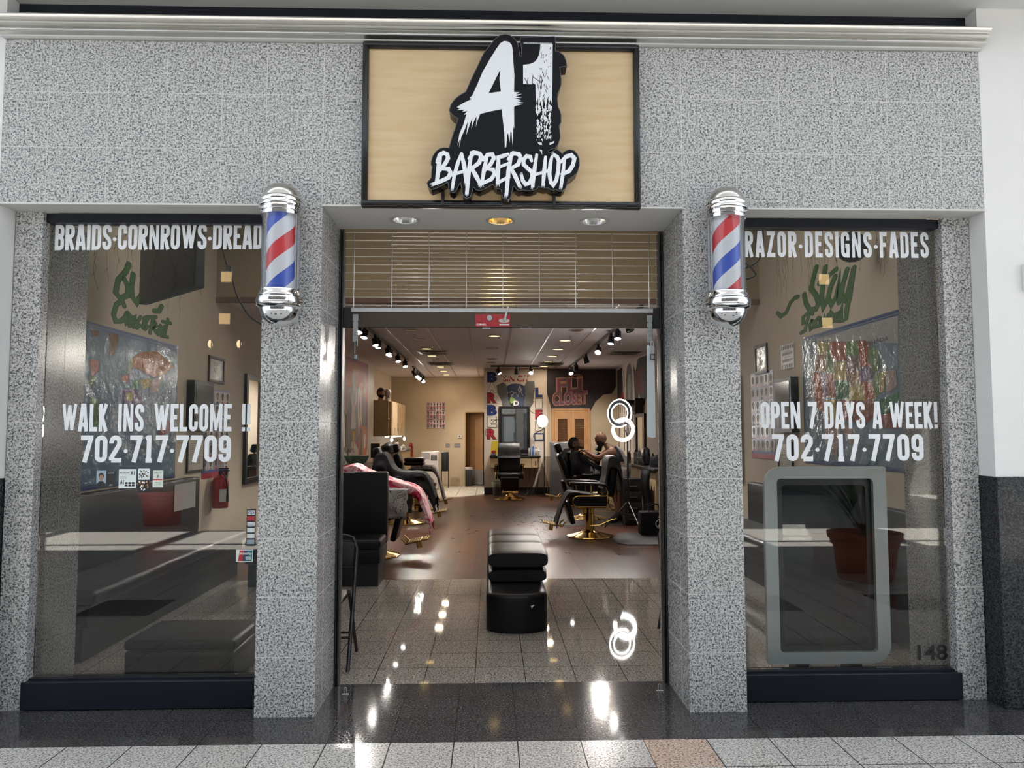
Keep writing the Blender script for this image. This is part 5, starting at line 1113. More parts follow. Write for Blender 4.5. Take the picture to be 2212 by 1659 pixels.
def print_mat(name, base, inks, scale):
    m, N, L, B = nt(name)
    tc = N.new('ShaderNodeTexCoord'); nz = N.new('ShaderNodeTexNoise'); nz.inputs['Scale'].default_value = scale; nz.inputs['Detail'].default_value = 1.0; nz.inputs['Distortion'].default_value = 0.9
    L.new(tc.outputs['Object'], nz.inputs['Vector']); rp = N.new('ShaderNodeValToRGB'); rp.color_ramp.interpolation = 'CONSTANT'; cr = rp.color_ramp
    cr.elements[0].position = 0; cr.elements[0].color = list(inks[0][1])+[1]; cr.elements[1].position = inks[1][0]; cr.elements[1].color = list(inks[1][1])+[1]
    for p, c in inks[2:]: e = cr.elements.new(p); e.color = list(c)+[1]
    L.new(nz.outputs['Fac'], rp.inputs['Fac']); L.new(rp.outputs['Color'], B.inputs['Base Color']); B.inputs['Roughness'].default_value = 0.55
    return m
PINK = print_mat('pink print cape cloth', None, [(0, (0.52,0.02,0.07)), (0.40, (0.70,0.25,0.30)), (0.47, (0.80,0.55,0.55)), (0.56, (0.62,0.06,0.13)), (0.60, (0.78,0.48,0.50))], 5.5)
TOOL = print_mat('grey tool print cloth', None, [(0, (0.36,0.34,0.33)), (0.42, (0.03,0.03,0.03)), (0.44, (0.40,0.38,0.37)), (0.56, (0.02,0.02,0.02)), (0.585, (0.30,0.28,0.28))], 9.0)
P2 = pi/2
barber_chair((-1.42, 5.15, 0), P2, 'black barber chair under the pink cape behind the booth bench, nearest of its row')
drape('barber_cape', 'pink and red printed barber cape spread over the nearest barber chair', (-1.42, 5.15, 0.0), P2, [(0.34,1.06),(0.22,1.10),(0.05,1.02),(-0.25,0.91),(-0.50,0.84),(-0.60,0.74),(-0.67,0.55),(-0.72,0.40)], 0.24, lambda s: 0.08+0.05*s, PINK, 3, fold=0.025, flare=0.03)
drape('barber_smock', 'grey smock with scissor print hanging over the side of the nearest barber chair', (-1.42, 5.05, 0.0), P2, [(0.20,0.84),(0.0,0.835),(-0.30,0.83),(-0.46,0.82)], 0.275, 0.34, TOOL, 8, 'smock', fold=0.03)
barber_chair((-1.40, 8.40, 0), P2, 'black barber chair under a black cape, middle of the row on the pink cape side', 0.34)
drape('barber_cape', 'black barber cape over the middle chair on the pink cape side', (-1.40, 8.40, 0.0), P2, [(0.50,0.90),(0.44,1.12),(0.30,1.13),(0.16,0.90),(-0.05,0.84),(-0.32,0.82),(-0.45,0.62),(-0.52,0.42)], 0.29, lambda s: 0.30-0.05*s, CAPEB, 12)
barber_chair((-1.42, 10.60, 0), P2, 'black barber chair near the white air conditioner, farthest of its row', 0.25)
drape('barber_smock', 'grey smock with printed tools over the farthest barber chair by the air conditioner', (-1.42, 10.60, 0.0), P2, [(0.10,0.84),(-0.20,0.84),(-0.36,0.78),(-0.48,0.45),(-0.54,0.22)], 0.20, 0.10, TOOL, 4, 'smock')
mb = MB(); mb.box(-0.20, 0.20, -0.22, 0.16, 0.845, 0.92, 0.03, 3); mb.box(-0.20, 0.20, -0.22, 0.16, 0.9205, 0.99, 0.03, 3); tag(mb.build('booster_seat', BLK, None, 35, (-1.50, 10.6, 0), (0, 0, P2)), 'black leather booster seat stacked on the farthest barber chair of its row', 'booster seat')
barber_chair((1.42, 6.72, 0), -P2, 'black barber chair on a polished gold base, nearest chair on the barber side', 0.12, False)
drape('barber_cape', 'black cape bunched over the backrest and seat of the gold based chair', (1.42, 6.72, 0.0), -P2, [(0.44,0.62),(0.415,0.98),(0.34,1.135),(0.235,1.11),(0.20,0.86),(0.15,0.68)], 0.25, 0.16, mat('faded black cape cloth', (0.022,0.022,0.025), 0.5, spec=0.3, var=0.3, scale=8, bump=0.2, bscale=20), 21, fold=0.02)
drape('barber_cape', 'black cape laid over the seat and front of the gold based chair', (1.42, 6.72, 0.0), -P2, [(0.12,0.60),(-0.10,0.62),(-0.30,0.64),(-0.40,0.50),(-0.47,0.30),(-0.50,0.20)], 0.22, lambda s: 0.03+0.03*s, CAPEB, 30, fold=0.03, flare=0.02)
barber_chair((1.65, 8.92, 0), P2, 'black reclined barber chair holding the customer', 0.36, True, 0.06)
barber_chair((1.80, 11.30, 0), -P2, 'black barber chair standing behind the customer, by the grey machine', 0.28)
barber_chair((0.42, 12.70, 0), 0, 'black barber chair facing the doorway in front of the barber mural', 0.22, False, 0.10)
drape('barber_cape', 'grey black cape hung over the backrest of the chair in front of the barber mural', (0.42, 12.70, 0), 0, [(0.46,0.90),(0.44,1.18),(0.36,1.235),(0.26,1.14),(0.22,0.96),(0.19,0.90)], 0.245, 0.05, mat('grey black cape cloth', (0.045,0.045,0.048), 0.45, var=0.3, scale=8, bump=0.2, bscale=20), 40, fold=0.02, flare=0.03)

# ------------------------------------------------------------------ people
def skin_mesh(chains, sub=2):
    """chains: list of lists of (co, radius); equal coordinates are welded; first vertex is the root"""
    vs, rs, es, idx = [], [], [], {}
    for ch in chains:
        prev = None
        for co, r in ch:
            k = tuple(round(c, 4) for c in co)
            if k not in idx: idx[k] = len(vs); vs.append(co); rs.append(r)
            i = idx[k]
            if prev is not None and prev != i: es.append((prev, i))
            prev = i
    me = bpy.data.meshes.new('tmp'); me.from_pydata(vs, es, [])
    ob = bpy.data.objects.new('tmp', me); COL.objects.link(ob)
    ob.modifiers.new('s', 'SKIN')
    sd = me.skin_vertices[0].data
    for i, r in enumerate(rs):
        sd[i].radius = (r, r) if not isinstance(r, tuple) else r; sd[i].use_root = (i == 0)
    md = ob.modifiers.new('u', 'SUBSURF'); md.levels = sub; md.render_levels = sub
    bpy.context.view_layer.update()
    ev = ob.evaluated_get(bpy.context.evaluated_depsgraph_get()); m2 = ev.to_mesh()
    V = [v.co.copy() for v in m2.vertices]; F = [list(p.vertices) for p in m2.polygons]
    bpy.data.objects.remove(ob); bpy.data.meshes.remove(me)
    return V, F
def add_vf(mb, V, F):
    nv = [mb.bm.verts.new(v) for v in V]
    for q in F:
        try:
            f = mb.bm.faces.new([nv[i] for i in q]); f.material_index = mb.mi
        except ValueError: pass
def head_frame(c, fwd, up):
    f = Vector(fwd).normalized(); u = Vector(up); r = f.cross(u).normalized(); u = r.cross(f)
    M = Matrix.Identity(4)
    for i in range(3): M[i][0] = r[i]; M[i][1] = f[i]; M[i][2] = u[i]
    M.translation = Vector(c); return M
def skull(mb, M, s=1.0):
    """head with brow, nose, lips, chin, ears ; local +Y is the face"""
    n, m = 28, 20; rings = []
    for i in range(m+1):
        t = pi*i/m; z = -cos(t)*0.118; q = sin(t)
        ring = []
        for k in range(n):
            a = 2*pi*k/n; x, y = q*0.076*cos(a), q*0.096*sin(a)
            if z < -0.01:                                   # jaw narrows and comes forward
                w = min(1, (-0.01-z)/0.1); x *= 1-0.28*w; y = y*(1-0.22*w)+0.018*w
            if y > 0:
                fr = max(0, sin(a))**6
                if -0.004 < z < 0.028: y -= 0.008*max(0, 1-abs(abs(x)-0.032)/0.022)*fr**0.3     # eye sockets
                y += 0.006*fr*max(0, 1-abs(z-0.036)/0.02)
                y += 0.004*fr*max(0, 1-abs(z+0.062)/0.02) + 0.006*fr*max(0, 1-abs(z+0.092)/0.02)
            ring.append(M @ (Vector((x, y, z))*s))
        rings.append(ring)
    mb.loft(rings, True)
    T = lambda p: M @ (Vector(p)*s)
    nose = [[T((w*cos(a), y+h*max(0, sin(a)), z)) for a in [pi*2*k/10 for k in range(10)]] for z, y, w, h in ((0.028,0.080,0.006,0.006),(0.010,0.084,0.010,0.014),(-0.012,0.086,0.014,0.022),(-0.022,0.084,0.018,0.020),(-0.030,0.080,0.012,0.008))]
    mb.loft(nose)
    for sg in (-1, 1):
        e = [[T((sg*(0.074+0.012*sin(pi*j/6)*1), -0.012+0.022*cos(a)*sin(pi*(j+0.5)/7)-0.006*j/6, 0.002+0.033*sin(a)*sin(pi*(j+0.5)/7))) for a in [2*pi*k/12 for k in range(12)]] for j in range(7)]
        mb.loft(e)
    return T
def eyes_mouth(parent, T, lipcol):
    mb = MB()
    for sg in (-1, 1):
        c = T((sg*0.031, 0.0725, 0.012)); mb.m(0); mb.ball(c, 0.0095, 10, 8); c2 = T((sg*0.031, 0.0785, 0.012)); mb.m(1); mb.ball(c2, 0.0048, 8, 6)
    mb.build('eyes', [mat('eye white', (0.6,0.57,0.53), 0.3), INK], parent)
    mb = MB(); mb.tube([T((-0.024, 0.083, -0.050)), T((-0.010, 0.092, -0.046)), T((0.0, 0.093, -0.048)), T((0.010, 0.092, -0.046)), T((0.024, 0.083, -0.050))], [0.003, 0.006, 0.006, 0.006, 0.003], 8); mb.build('lips', lipcol, parent)
def shell(mb, M, s, cond, grow=1.06, n=30, m=22):
    """hair or beard: the part of an enlarged skull kept where cond(x,y,z) holds"""
    tmp = MB(); skull(tmp, Matrix.Identity(4), 1.0)
    tmp.bm.verts.ensure_lookup_table(); fs = []
    for f in list(tmp.bm.faces)[:28*20+2]:
        c = f.calc_center_median()
        if cond(c.x, c.y, c.z): fs.append([v.co.copy() for v in f.verts])
    for q in fs:
        mb.face([M @ (Vector((p.x*grow, p.y*grow, p.z*grow+0.001))*s) for p in q])
    tmp.bm.free(); bmesh.ops.remove_doubles(mb.bm, verts=mb.bm.verts, dist=1e-5)
    r = bmesh.ops.solidify(mb.bm, geom=list(mb.bm.faces), thickness=0.006)
def hand(mb, wrist, dirv, palm_n, side, curl=0.6, s=1.0):
    d = Vector(dirv).normalized(); n = Vector(palm_n); n = (n-d*n.dot(d)).normalized(); b = d.cross(n)*side
    w = Vector(wrist); ch = []
    V, F = skin_mesh([[(tuple(w), 0.026*s), (tuple(w+d*0.045*s), (0.038*s, 0.018*s)), (tuple(w+d*0.085*s), (0.040*s, 0.015*s))]], 1); add_vf(mb, V, F)
    for k, L in enumerate((0.072, 0.080, 0.074, 0.058)):
        p = w+d*0.082*s+b*(0.030-0.020*k)*s; c = curl*(0.8+0.12*k); pts = [(tuple(p), 0.0095*s)]; a = 0.25
        for j, f_ in enumerate((0.45, 0.30, 0.25)):
            a += c*0.6; p = p+(d*cos(a)+n*sin(a))*L*f_*s; pts.append((tuple(p), (0.0090-0.001*j)*s))
        V, F = skin_mesh([pts], 1); add_vf(mb, V, F)
    p = w+d*0.03*s+b*0.030*s; q = p+(d*0.5+b*0.7+n*0.3).normalized()*0.042*s; r = q+(d*0.85+b*0.15+n*0.5).normalized()*0.034*s
    V, F = skin_mesh([[(tuple(p), 0.013*s), (tuple(q), 0.010*s), (tuple(r), 0.008*s)]], 1); add_vf(mb, V, F)
SK1 = mat('brown skin', (0.30,0.155,0.10), 0.45, var=0.06, scale=12); SK2 = mat('deep brown skin', (0.16,0.080,0.052), 0.45, var=0.06, scale=12)
HAIRM = mat('black hair', (0.008,0.007,0.007), 0.7, var=0.2, scale=60, bump=0.4, bscale=300); GLV = mat('black glove', (0.012,0.012,0.013), 0.4)
# barber, local frame = world
B0 = Vector((2.10, 8.38, 0))
bp_ = thing('person', 'bald bearded barber in a black tank top and grey shorts leaning over the customer', 'person', tuple(B0))
L_ = lambda x, y, z: (x-B0.x, y-B0.y, z)
pel = L_(2.14, 8.40, 0.86); ab = L_(2.11, 8.41, 1.00); che = L_(2.03, 8.43, 1.13); nk = L_(1.955, 8.44, 1.235); hb_ = L_(1.90, 8.45, 1.29)
shn, shf = L_(1.99, 8.26, 1.175), L_(2.00, 8.62, 1.18)
eln, elf = L_(1.77, 8.33, 1.05), L_(1.80, 8.74, 1.00); wrn, wrf = L_(1.60, 8.58, 1.165), L_(1.60, 8.80, 1.10)
hipn, hipf = L_(2.15, 8.30, 0.83), L_(2.15, 8.50, 0.83); knn, knf = L_(2.06, 8.28, 0.46), L_(2.16, 8.54, 0.46); ann, anf = L_(2.10, 8.28, 0.09), L_(2.24, 8.56, 0.09)
V, F = skin_mesh([[(pel, 0.12), (ab, 0.115), (che, 0.12), (nk, 0.058), (hb_, 0.056)], [(che, 0.12), (shn, 0.058), (eln, 0.045), (wrn, 0.030)], [(che, 0.12), (shf, 0.058), (elf, 0.045), (wrf, 0.030)], [(pel, 0.13), (hipn, 0.095), (knn, 0.060), (ann, 0.042)], [(pel, 0.13), (hipf, 0.095), (knf, 0.060), (anf, 0.042)]])
mb = MB(); add_vf(mb, V, F); Mh = head_frame(L_(1.845, 8.46, 1.365), (-0.93, 0.22, -0.22), (-0.25, 0, 1)); Th = skull(mb, Mh, 1.02)
mb.build('body', SK1, bp_, 80)
eyes_mouth(bp_, Th, mat('dark lips', (0.16,0.07,0.055), 0.4))
mb = MB(); shell(mb, Mh, 1.02, lambda x, y, z: ((z < -0.055 and y > -0.03) or (abs(x) > 0.045 and z < -0.015 and y > -0.02) or (abs(x) < 0.03 and -0.043 < z < -0.034 and y > 0.05)), 1.07); mb.build('beard', HAIRM, bp_, 80)
V, F = skin_mesh([[(pel, 0.150), (ab, 0.150), (che, 0.172), (tuple(Vector(che)*0.5+Vector(nk)*0.5), 0.112)], [(che, 0.172), (tuple(Vector(che)*0.22+Vector(shn)*0.78), 0.092)], [(che, 0.172), (tuple(Vector(che)*0.22+Vector(shf)*0.78), 0.092)]])
mb = MB(); add_vf(mb, V, F); mb.build('tank_top', mat('black jersey', (0.014,0.014,0.016), 0.6), bp_, 80)
mb = MB(); pts = [Vector(L_(2.245, 8.30, 0.89)), Vector(L_(2.225, 8.305, 1.03)), Vector(L_(2.155, 8.32, 1.17)), Vector(L_(2.07, 8.34, 1.26))]; mb.tube([tuple(p) for p in pts], [0.026, 0.030, 0.028, 0.018], 10); mb.build('side_stripe', mat('white jersey stripe', (0.55,0.54,0.55), 0.6), bp_)
hn = tuple(Vector(hipn)*0.2+Vector(knn)*0.8); hf = tuple(Vector(hipf)*0.2+Vector(knf)*0.8)
V, F = skin_mesh([[(pel, 0.150), (hipn, 0.128), (hn, 0.115)], [(pel, 0.150), (hipf, 0.128), (hf, 0.115)]])
mb = MB(); add_vf(mb, V, F); mb.build('shorts', mat('light grey shorts', (0.42,0.39,0.37), 0.8, var=0.15, scale=9, bump=0.3, bscale=25), bp_, 80)
for a_, q in ((ann, -0.16), (anf, -0.12)):
    V, F = skin_mesh([[(tuple(Vector(a_)+Vector((0, 0, 0.08))), 0.052), (a_, 0.055), (tuple(Vector(a_)+Vector((-0.06, 0, -0.045))), 0.046), (tuple(Vector(a_)+Vector((q, -0.02, -0.05))), 0.040)]])
    mb = MB(); add_vf(mb, V, F); mb.build('shoe', BLKP, bp_, 80)
mb = MB(); hand(mb, wrn, (-0.75, 0.45, 0.15), (-0.3, 0.5, -0.8), 1, 0.7); mb.build('glove', GLV, bp_, 80)
mb = MB(); hand(mb, wrf, (-0.80, -0.05, 0.25), (-0.4, 0, 0.9), -1, 0.6); mb.build('glove', GLV, bp_, 80)
mb = MB(); mb.box(-0.018, 0.018, -0.06, 0.06, -0.018, 0.018, 0.008, 2); tag(mb.build('hair_clipper', BLKM, None, 35, (1.530, 8.70, 1.222), (0.2, 0.3, 0.9)), 'black hair clipper held in the barber\'s gloved hand at the customer\'s face', 'hair clipper')
# customer : chair frame, front = -Y, chair faces +X
cu = thing('person', 'reclined customer with short black hair under a black cape, having his face shaved', 'person', (1.65, 8.92, 0), P2)
cpel, cab, cch, cnk = (0, 0.10, 0.685), (0, 0.15, 0.83), (0, 0.20, 1.00), (0, 0.225, 1.13)
V, F = skin_mesh([[(cpel, 0.115), (cab, 0.12), (cch, 0.13), (cnk, 0.058), ((0, 0.222, 1.19), 0.055)], [(cch, 0.13), ((-0.17, 0.17, 1.03), 0.06), ((-0.20, 0.02, 0.87), 0.045), ((-0.10, -0.18, 0.84), 0.032)], [(cch, 0.13), ((0.17, 0.17, 1.03), 0.06), ((0.20, 0.02, 0.87), 0.045), ((0.10, -0.18, 0.84), 0.032)],
                 [(cpel, 0.115), ((-0.10, 0.0, 0.68), 0.085), ((-0.10, -0.40, 0.70), 0.062), ((-0.10, -0.53, 0.28), 0.045), ((-0.10, -0.62, 0.235), 0.04)], [(cpel, 0.115), ((0.10, 0.0, 0.68), 0.085), ((0.10, -0.40, 0.70), 0.062), ((0.10, -0.53, 0.28), 0.045), ((0.10, -0.62, 0.235), 0.04)]])
mb = MB(); add_vf(mb, V, F); Mc = head_frame((0, 0.205, 1.265), (0, -0.96, 0.22), (0, 0.25, 1)); Tc = skull(mb, Mc, 1.02)
mb.build('body', SK2, cu, 80)
eyes_mouth(cu, Tc, mat('dark lips', (0,0,0)))
mb = MB(); shell(mb, Mc, 1.02, lambda x, y, z: (z > 0.052 and y < 0.085) or (y < -0.02 and z > -0.055), 1.09); mb.build('hair', HAIRM, cu, 80)
for q in (-0.06, 0.06):
    mb = MB(); hand(mb, (q*1.6, -0.18, 0.84), (-q, -0.5, -0.05), (0, 0, -1), 1 if q > 0 else -1, 0.4); mb.build('hand', SK2, cu, 80)
ccape = drape('barber_cape', 'black cape with white letters covering the reclined customer', (1.65, 8.92, 0.0), P2, [(0.30,1.13),(0.18,1.165),(0.07,1.10),(-0.08,0.97),(-0.30,0.88),(-0.46,0.84),(-0.60,0.62),(-0.68,0.34)], 0.25, lambda s: 0.40-0.12*s, CAPEB, 55, fold=0.02, flare=0.07)
ccape.parent = cu; ccape.location = (0, 0, 0); ccape.rotation_euler = (0, 0, 0); ccape.name = 'cape'
for k_ in ('label', 'category'): del ccape[k_]
mb = MB(); btext(mb, 'NIK', lambda u, v, d: (-0.262-0.012*(1-v)-d, 0.05-u*0.30+0.0, 1.045-0.62*u*0.30-0.20+v*0.12), 0.3, 1.0, 0.0, 1.0, 0, 0.03, offset=0.02)
mb.build('lettering', mat('cape white print', (0.6,0.6,0.6), 0.6), ccape, 0)
# ------------------------------------------------------------------ back of the shop : barber mural, mirror station
MY = 13.939
FB = lambda u, v, d: (u, MY-d, v)
MBLUE = mat('mural blue', (0.012,0.030,0.16), 0.6, var=0.1); MRED = mat('mural red', (0.36,0.016,0.022), 0.6, var=0.1); MWHT = mat('mural white', (0.72,0.66,0.58), 0.6); MGRY = mat('mural grey', (0.11,0.11,0.11), 0.6, var=0.15); MNAV = mat('mural navy', (0.035,0.05,0.10), 0.6); MGRN = mat('mural lime', (0.22,0.34,0.09), 0.6)
mb = MB()
def mletter(c, m, x, z, w, h):
    mb.m(5); btext(mb, c, FB, x-w/2-0.012, x+w/2+0.012, z-h/2-0.012, z+h/2+0.012, 0, 0.0006, offset=0.075)
    mb.m(m); btext(mb, c, FB, x-w/2, x+w/2, z-h/2, z+h/2, 0, 0.0014, offset=0.045)
for c, m, z in zip('BARBER', (0, 2, 1, 0, 2, 1), (2.805, 2.555, 2.30, 2.005, 1.72, 1.435)): mletter(c, m, 0.035, z, 0.215, 0.235)
for c, m, z in zip('LIFE', (0, 2, 1, 2), (2.43, 2.17, 1.90, 1.62)): mletter(c, m, 1.16, z, 0.155, 0.215)
mb.m(1); btext(mb, 'SIN CIT', FB, 0.30, 0.93, 2.69, 2.85, 0, 0.0006, offset=0.03); mb.m(2); btext(mb, 'SIN CIT', FB, 0.30, 0.92, 2.745, 2.87, 0, 0.0012, offset=0.02)
mb.m(4); mb.prism([(0.393,2.589),(0.489,2.634),(0.607,2.651),(0.725,2.634),(0.844,2.575),(0.82,2.10),(0.488,2.10),(0.4,2.486)], FB, 0.0016, None)
mb.m(5); mb.prism([(0.40,2.40),(0.46,2.42),(0.52,2.25),(0.60,2.11),(0.44,2.11)], FB, 0.0018, None)
mb.m(6); mb.prism([(0.47,2.30),(0.50,2.34),(0.54,2.31),(0.58,2.28),(0.61,2.24),(0.56,2.20),(0.50,2.16),(0.46,2.20)], FB, 0.0020, None)
mb.m(3); mb.prism([(0.142,2.604),(0.297,2.678),(0.371,2.633),(0.40,2.53),(0.393,2.367),(0.429,2.249),(0.488,2.10),(0.282,2.10),(0.253,2.249),(0.164,2.426)], FB, 0.0022, None)
mb.prism([(0.866,2.701),(1.051,2.701),(1.058,2.634),(1.068,2.545),(1.035,2.309),(1.027,2.176),(0.961,2.072),(0.806,2.109),(0.798,2.19),(0.843,2.412),(0.814,2.589)], FB, 0.0022, None)
mb.m(2); mb.stroke([(0.46,2.42),(0.50,2.47),(0.55,2.44),(0.54,2.36),(0.49,2.36),(0.60,2.44),(0.66,2.33),(0.70,2.58),(0.74,2.44),(0.78,2.36)], 0.007, FB, 0.002, 0.0026); mb.stroke([(0.66,2.50),(0.70,2.59),(0.74,2.50),(0.70,2.45)], 0.007, FB, 0.002, 0.0026, closed=True)
btext(mb, 'D', FB, 0.55, 0.68, 2.115, 2.235, 0, 0.0030, offset=0.06)
mb.m(5); btext(mb, 'D', FB, 0.585, 0.655, 2.14, 2.21, 0, 0.0036, offset=0.0)
for q in ([(0.24,1.80),(0.10,1.76),(0.05,1.72)], [(-0.11,1.56),(-0.12,1.44),(-0.10,1.38)], [(0.93,2.02),(1.0,1.95),(1.10,1.92)]): mb.stroke(q, 0.012, FB, 0.001, 0.0024)
tag(mb.build('wall_mural', [MBLUE, MRED, MWHT, MGRY, MNAV, INK, MGRN], None, 0), 'wall mural spelling BARBER and LIFE around two grey clippers at the back', 'mural')
mb = MB(); mb.prism([(1.357,3.00),(3.03,3.00),(3.03,2.58),(2.93,2.41),(2.72,2.38),(2.53,2.21),(2.36,1.91),(1.53,1.80),(1.357,2.41)], FB, 0.0004, 0.0009)
OR_ = mat('mural orange outline', (0.62,0.24,0.10), 0.6); MR2 = mat('mural maroon', (0.20,0.03,0.05), 0.6); MG2 = mat('mural slate', (0.12,0.12,0.15), 0.6)
for s, x0, x1, z0, z1 in (('FLI', 1.60, 2.20, 2.42, 2.76), ('CLOSET', 1.50, 2.32, 2.12, 2.42)):
    for k, (m, o_, g_) in enumerate(((1, 0.085, 0.02), (2, 0.055, 0.008), (3, 0.0, -0.012))):
        mb.m(m); btext(mb, s, lambda u, v, d: FB(u, v+0.06*(u-1.5), d), x0-g_, x1+g_, z0-g_, z1+g_, 0, 0.0014+0.0008*k, offset=o_)
mb.m(1); mb.stroke([(2.09+0.12*cos(2*pi*k/20), 2.82+0.045*sin(2*pi*k/20)) for k in range(20)], 0.014, FB, 0.001, 0.0032, closed=True)
tag(mb.build('wall_mural', [mat('mural aubergine', (0.022,0.014,0.018), 0.6, var=0.2), OR_, MG2, MR2], None, 0), 'dark mural reading FLI CLOSET in orange outlines over the louvred door', 'mural')
LW_ = mat('honey oak', (0.48,0.255,0.105), 0.45, var=0.12, scale=6)
dr = thing('door_1', None, None, (1.93, 13.93, 0)); dr['kind'] = 'structure'
mb = MB()
for a in ((-0.46,-0.405,0,2.05),(0.405,0.46,0,2.05),(-0.405,0.405,1.995,2.05)): mb.box(a[0], a[1], -0.035, 0.008, a[2], a[3], 0.004, 1)
mb.build('door_frame', LW_, dr)
for s in (-1, 1):
    mb = MB(); x0, x1 = (-0.402, -0.003) if s < 0 else (0.003, 0.402)
    for a in ((x0, x0+0.085, 0.01, 1.99), (x1-0.085, x1, 0.01, 1.99)): mb.box(a[0], a[1], -0.028, 0.004, a[2], a[3])
    for z0, z1 in ((0.01, 0.2), (0.95, 1.07), (1.80, 1.99)): mb.box(x0+0.085, x1-0.085, -0.028, 0.004, z0, z1)
    for k in range(42):
        z = 0.215+0.0175*k if k < 42 else 0
        mb.box(x0+0.085, x1-0.085, -0.020, -0.004, z, z+0.009)
    for k in range(26):
        z = 1.085+0.0275*k
        M = Matrix.Translation(((x0+x1)/2, -0.012, z+0.008)) @ Matrix.Rotation(radians(-35), 4, 'X')
        mb.box(-(x1-x0)/2+0.085, (x1-x0)/2-0.085, -0.014, 0.014, -0.002, 0.002, 0, 1, M)
    mb.m(1); mb.box(x0+0.08, x1-0.08, 0.0, 0.003, 0.2, 1.8); mb.build('door_leaf', [LW_, mat('louvre gap shade', (0.03,0.018,0.01), 0.8)], dr)  # dark backing sheet stands in for the shade between the slats
dr2 = thing('door_2', None, None, (-0.44, 16.95, 0)); dr2['kind'] = 'structure'
BRD = mat('brown veneer door', (0.27,0.145,0.065), 0.4, var=0.1, scale=5)
mb = MB(); mb.box(-0.28, -0.255, -0.16, 0.0, 0, 2.05); mb.box(-0.255, 0.28, -0.16, 0.0, 2.025, 2.05); mb.build('door_frame', mat('tan door frame', (0.45,0.30,0.15), 0.5), dr2)
mb = MB(); mb.box(-0.02, 0.02, 0.02, 0.62, 0.02, 2.02, 0, 1, Matrix.Translation((0.25, 0.02, 0)) @ Matrix.Rotation(radians(62), 4, 'Z')); mb.m(1); mb.box(-0.022, -0.0202, 0.02, 0.62, 0.02, 0.42, 0, 1, Matrix.Translation((0.25, 0.02, 0)) @ Matrix.Rotation(radians(62), 4, 'Z')); mb.build('door_leaf', [BRD, mat('grey kick plate', (0.28,0.27,0.26), 0.4, 0.5)], dr2)
tr = thing('trash_can', 'black bin with a white liner standing in the open back doorway', 'trash can', (-0.60, 16.70, 0))
mb = MB(); mb.box(-0.09, 0.09, -0.075, 0.075, 0.001, 0.45, 0.015, 3); mb.build('bin', BLKP, tr)
mb = MB(); mb.lathe([(0.11,0.455),(0.118,0.49),(0.10,0.515),(0.085,0.47)], n=20, cap=False, sy=0.8); mb.build('liner', mat('white bin liner', (0.5,0.46,0.42), 0.5), tr)
mm = thing('wall_mirror', 'tall black framed mirror at the centre of the barber mural', 'mirror', (0.569, MY, 1.0))
mb = MB(); mb.prism([[(-0.366,0.0),(0.366,0.0),(0.366,1.10),(-0.366,1.10)], [(-0.302,0.06),(0.302,0.06),(0.302,1.04),(-0.302,1.04)]], lambda u, v, d: (u, -d, v), 0.001, 0.045); mb.build('frame', BLKM, mm)
mb = MB(); mb.box(-0.302, 0.302, -0.022, -0.001, 0.06, 1.04); mb.build('mirror_glass', mat('mirror', (0,0,0)), mm)
OAKL = mat('pale maple laminate', (0.56,0.42,0.25), 0.45, var=0.06, scale=5); CTOP = mat('dark countertop', (0.028,0.030,0.036), 0.25)
ct = thing('wall_counter', 'wall hung maple counter with a dark top under the mural mirror', 'counter', (0.58, 13.93, 0.0))
mb = MB(); mb.box(-0.60, 0.60, -0.40, 0.0, 0.893, 0.925, 0.004, 1); mb.build('countertop', CTOP, ct)
mb = MB(); mb.box(-0.58, 0.58, -0.36, 0.0, 0.64, 0.8925); mb.build('cabinet_body', OAKL, ct)
mb = MB(); mb.box(-0.575, 0.37, -0.378, -0.3605, 0.65, 0.885, 0.003, 1); mb.build('drawer', OAKL, ct)
mb = MB(); mb.box(0.385, 0.575, -0.378, -0.3605, 0.65, 0.885, 0.003, 1); d_ = mb.build('door', OAKL, ct)
mb = MB(); mb.box(0.465, 0.485, -0.39, -0.3785, 0.71, 0.81, 0.003, 1); mb.build('handle', BLKM, d_)
def bottle(x, y, z, r, h, m, label, capm=None, group='bottles on the mural counter', shape=0):
    t = thing('bottle', label, 'bottle', (x, y, z), 0, group)
    mb = MB(); mb.lathe([(r*0.9,0.0005),(r,0.006),(r,h*0.72),(r*0.6,h*0.80),(r*0.42,h*0.84)], n=16); mb.build('body', m, t)
    mb = MB(); mb.lathe([(r*0.42,h*0.84),(r*0.42,h*0.93),(r*0.2,h)], n=12)
    if shape: mb.tube([(0, 0, h), (0, -r*1.4, h*1.02)], r*0.22, 8)
    mb.build('cap', capm or BLKP, t)
    return t
ZC = 0.9255
CLR = mat('pale clear plastic', (0.45,0.46,0.47), 0.15); BLB = mat('blue bottle plastic', (0.08,0.20,0.50), 0.25); RDB = mat('red bottle plastic', (0.35,0.03,0.03), 0.3); WHB = mat('white bottle plastic', (0.6,0.58,0.55), 0.35); AMB = mat('amber bottle plastic', (0.25,0.10,0.03), 0.25)
bottle(1.00, 13.66, ZC, 0.030, 0.27, BLB, 'blue spray bottle on the mural counter', WHITE)
bottle(1.07, 13.72, ZC, 0.028, 0.20, WHB, 'white bottle beside the blue spray bottle on the mural counter')
bottle(1.13, 13.64, ZC, 0.026, 0.18, CLR, 'clear bottle at the far end of the mural counter', WHITE)
bottle(0.93, 13.78, ZC, 0.030, 0.22, CLR, 'tall clear bottle behind the blue spray bottle')
bottle(0.22, 13.70, ZC, 0.034, 0.26, BLKP, 'black bottle by the left edge of the mural mirror', STEEL)
bottle(0.30, 13.62, ZC, 0.030, 0.17, AMB, 'amber bottle in front of the mural mirror')
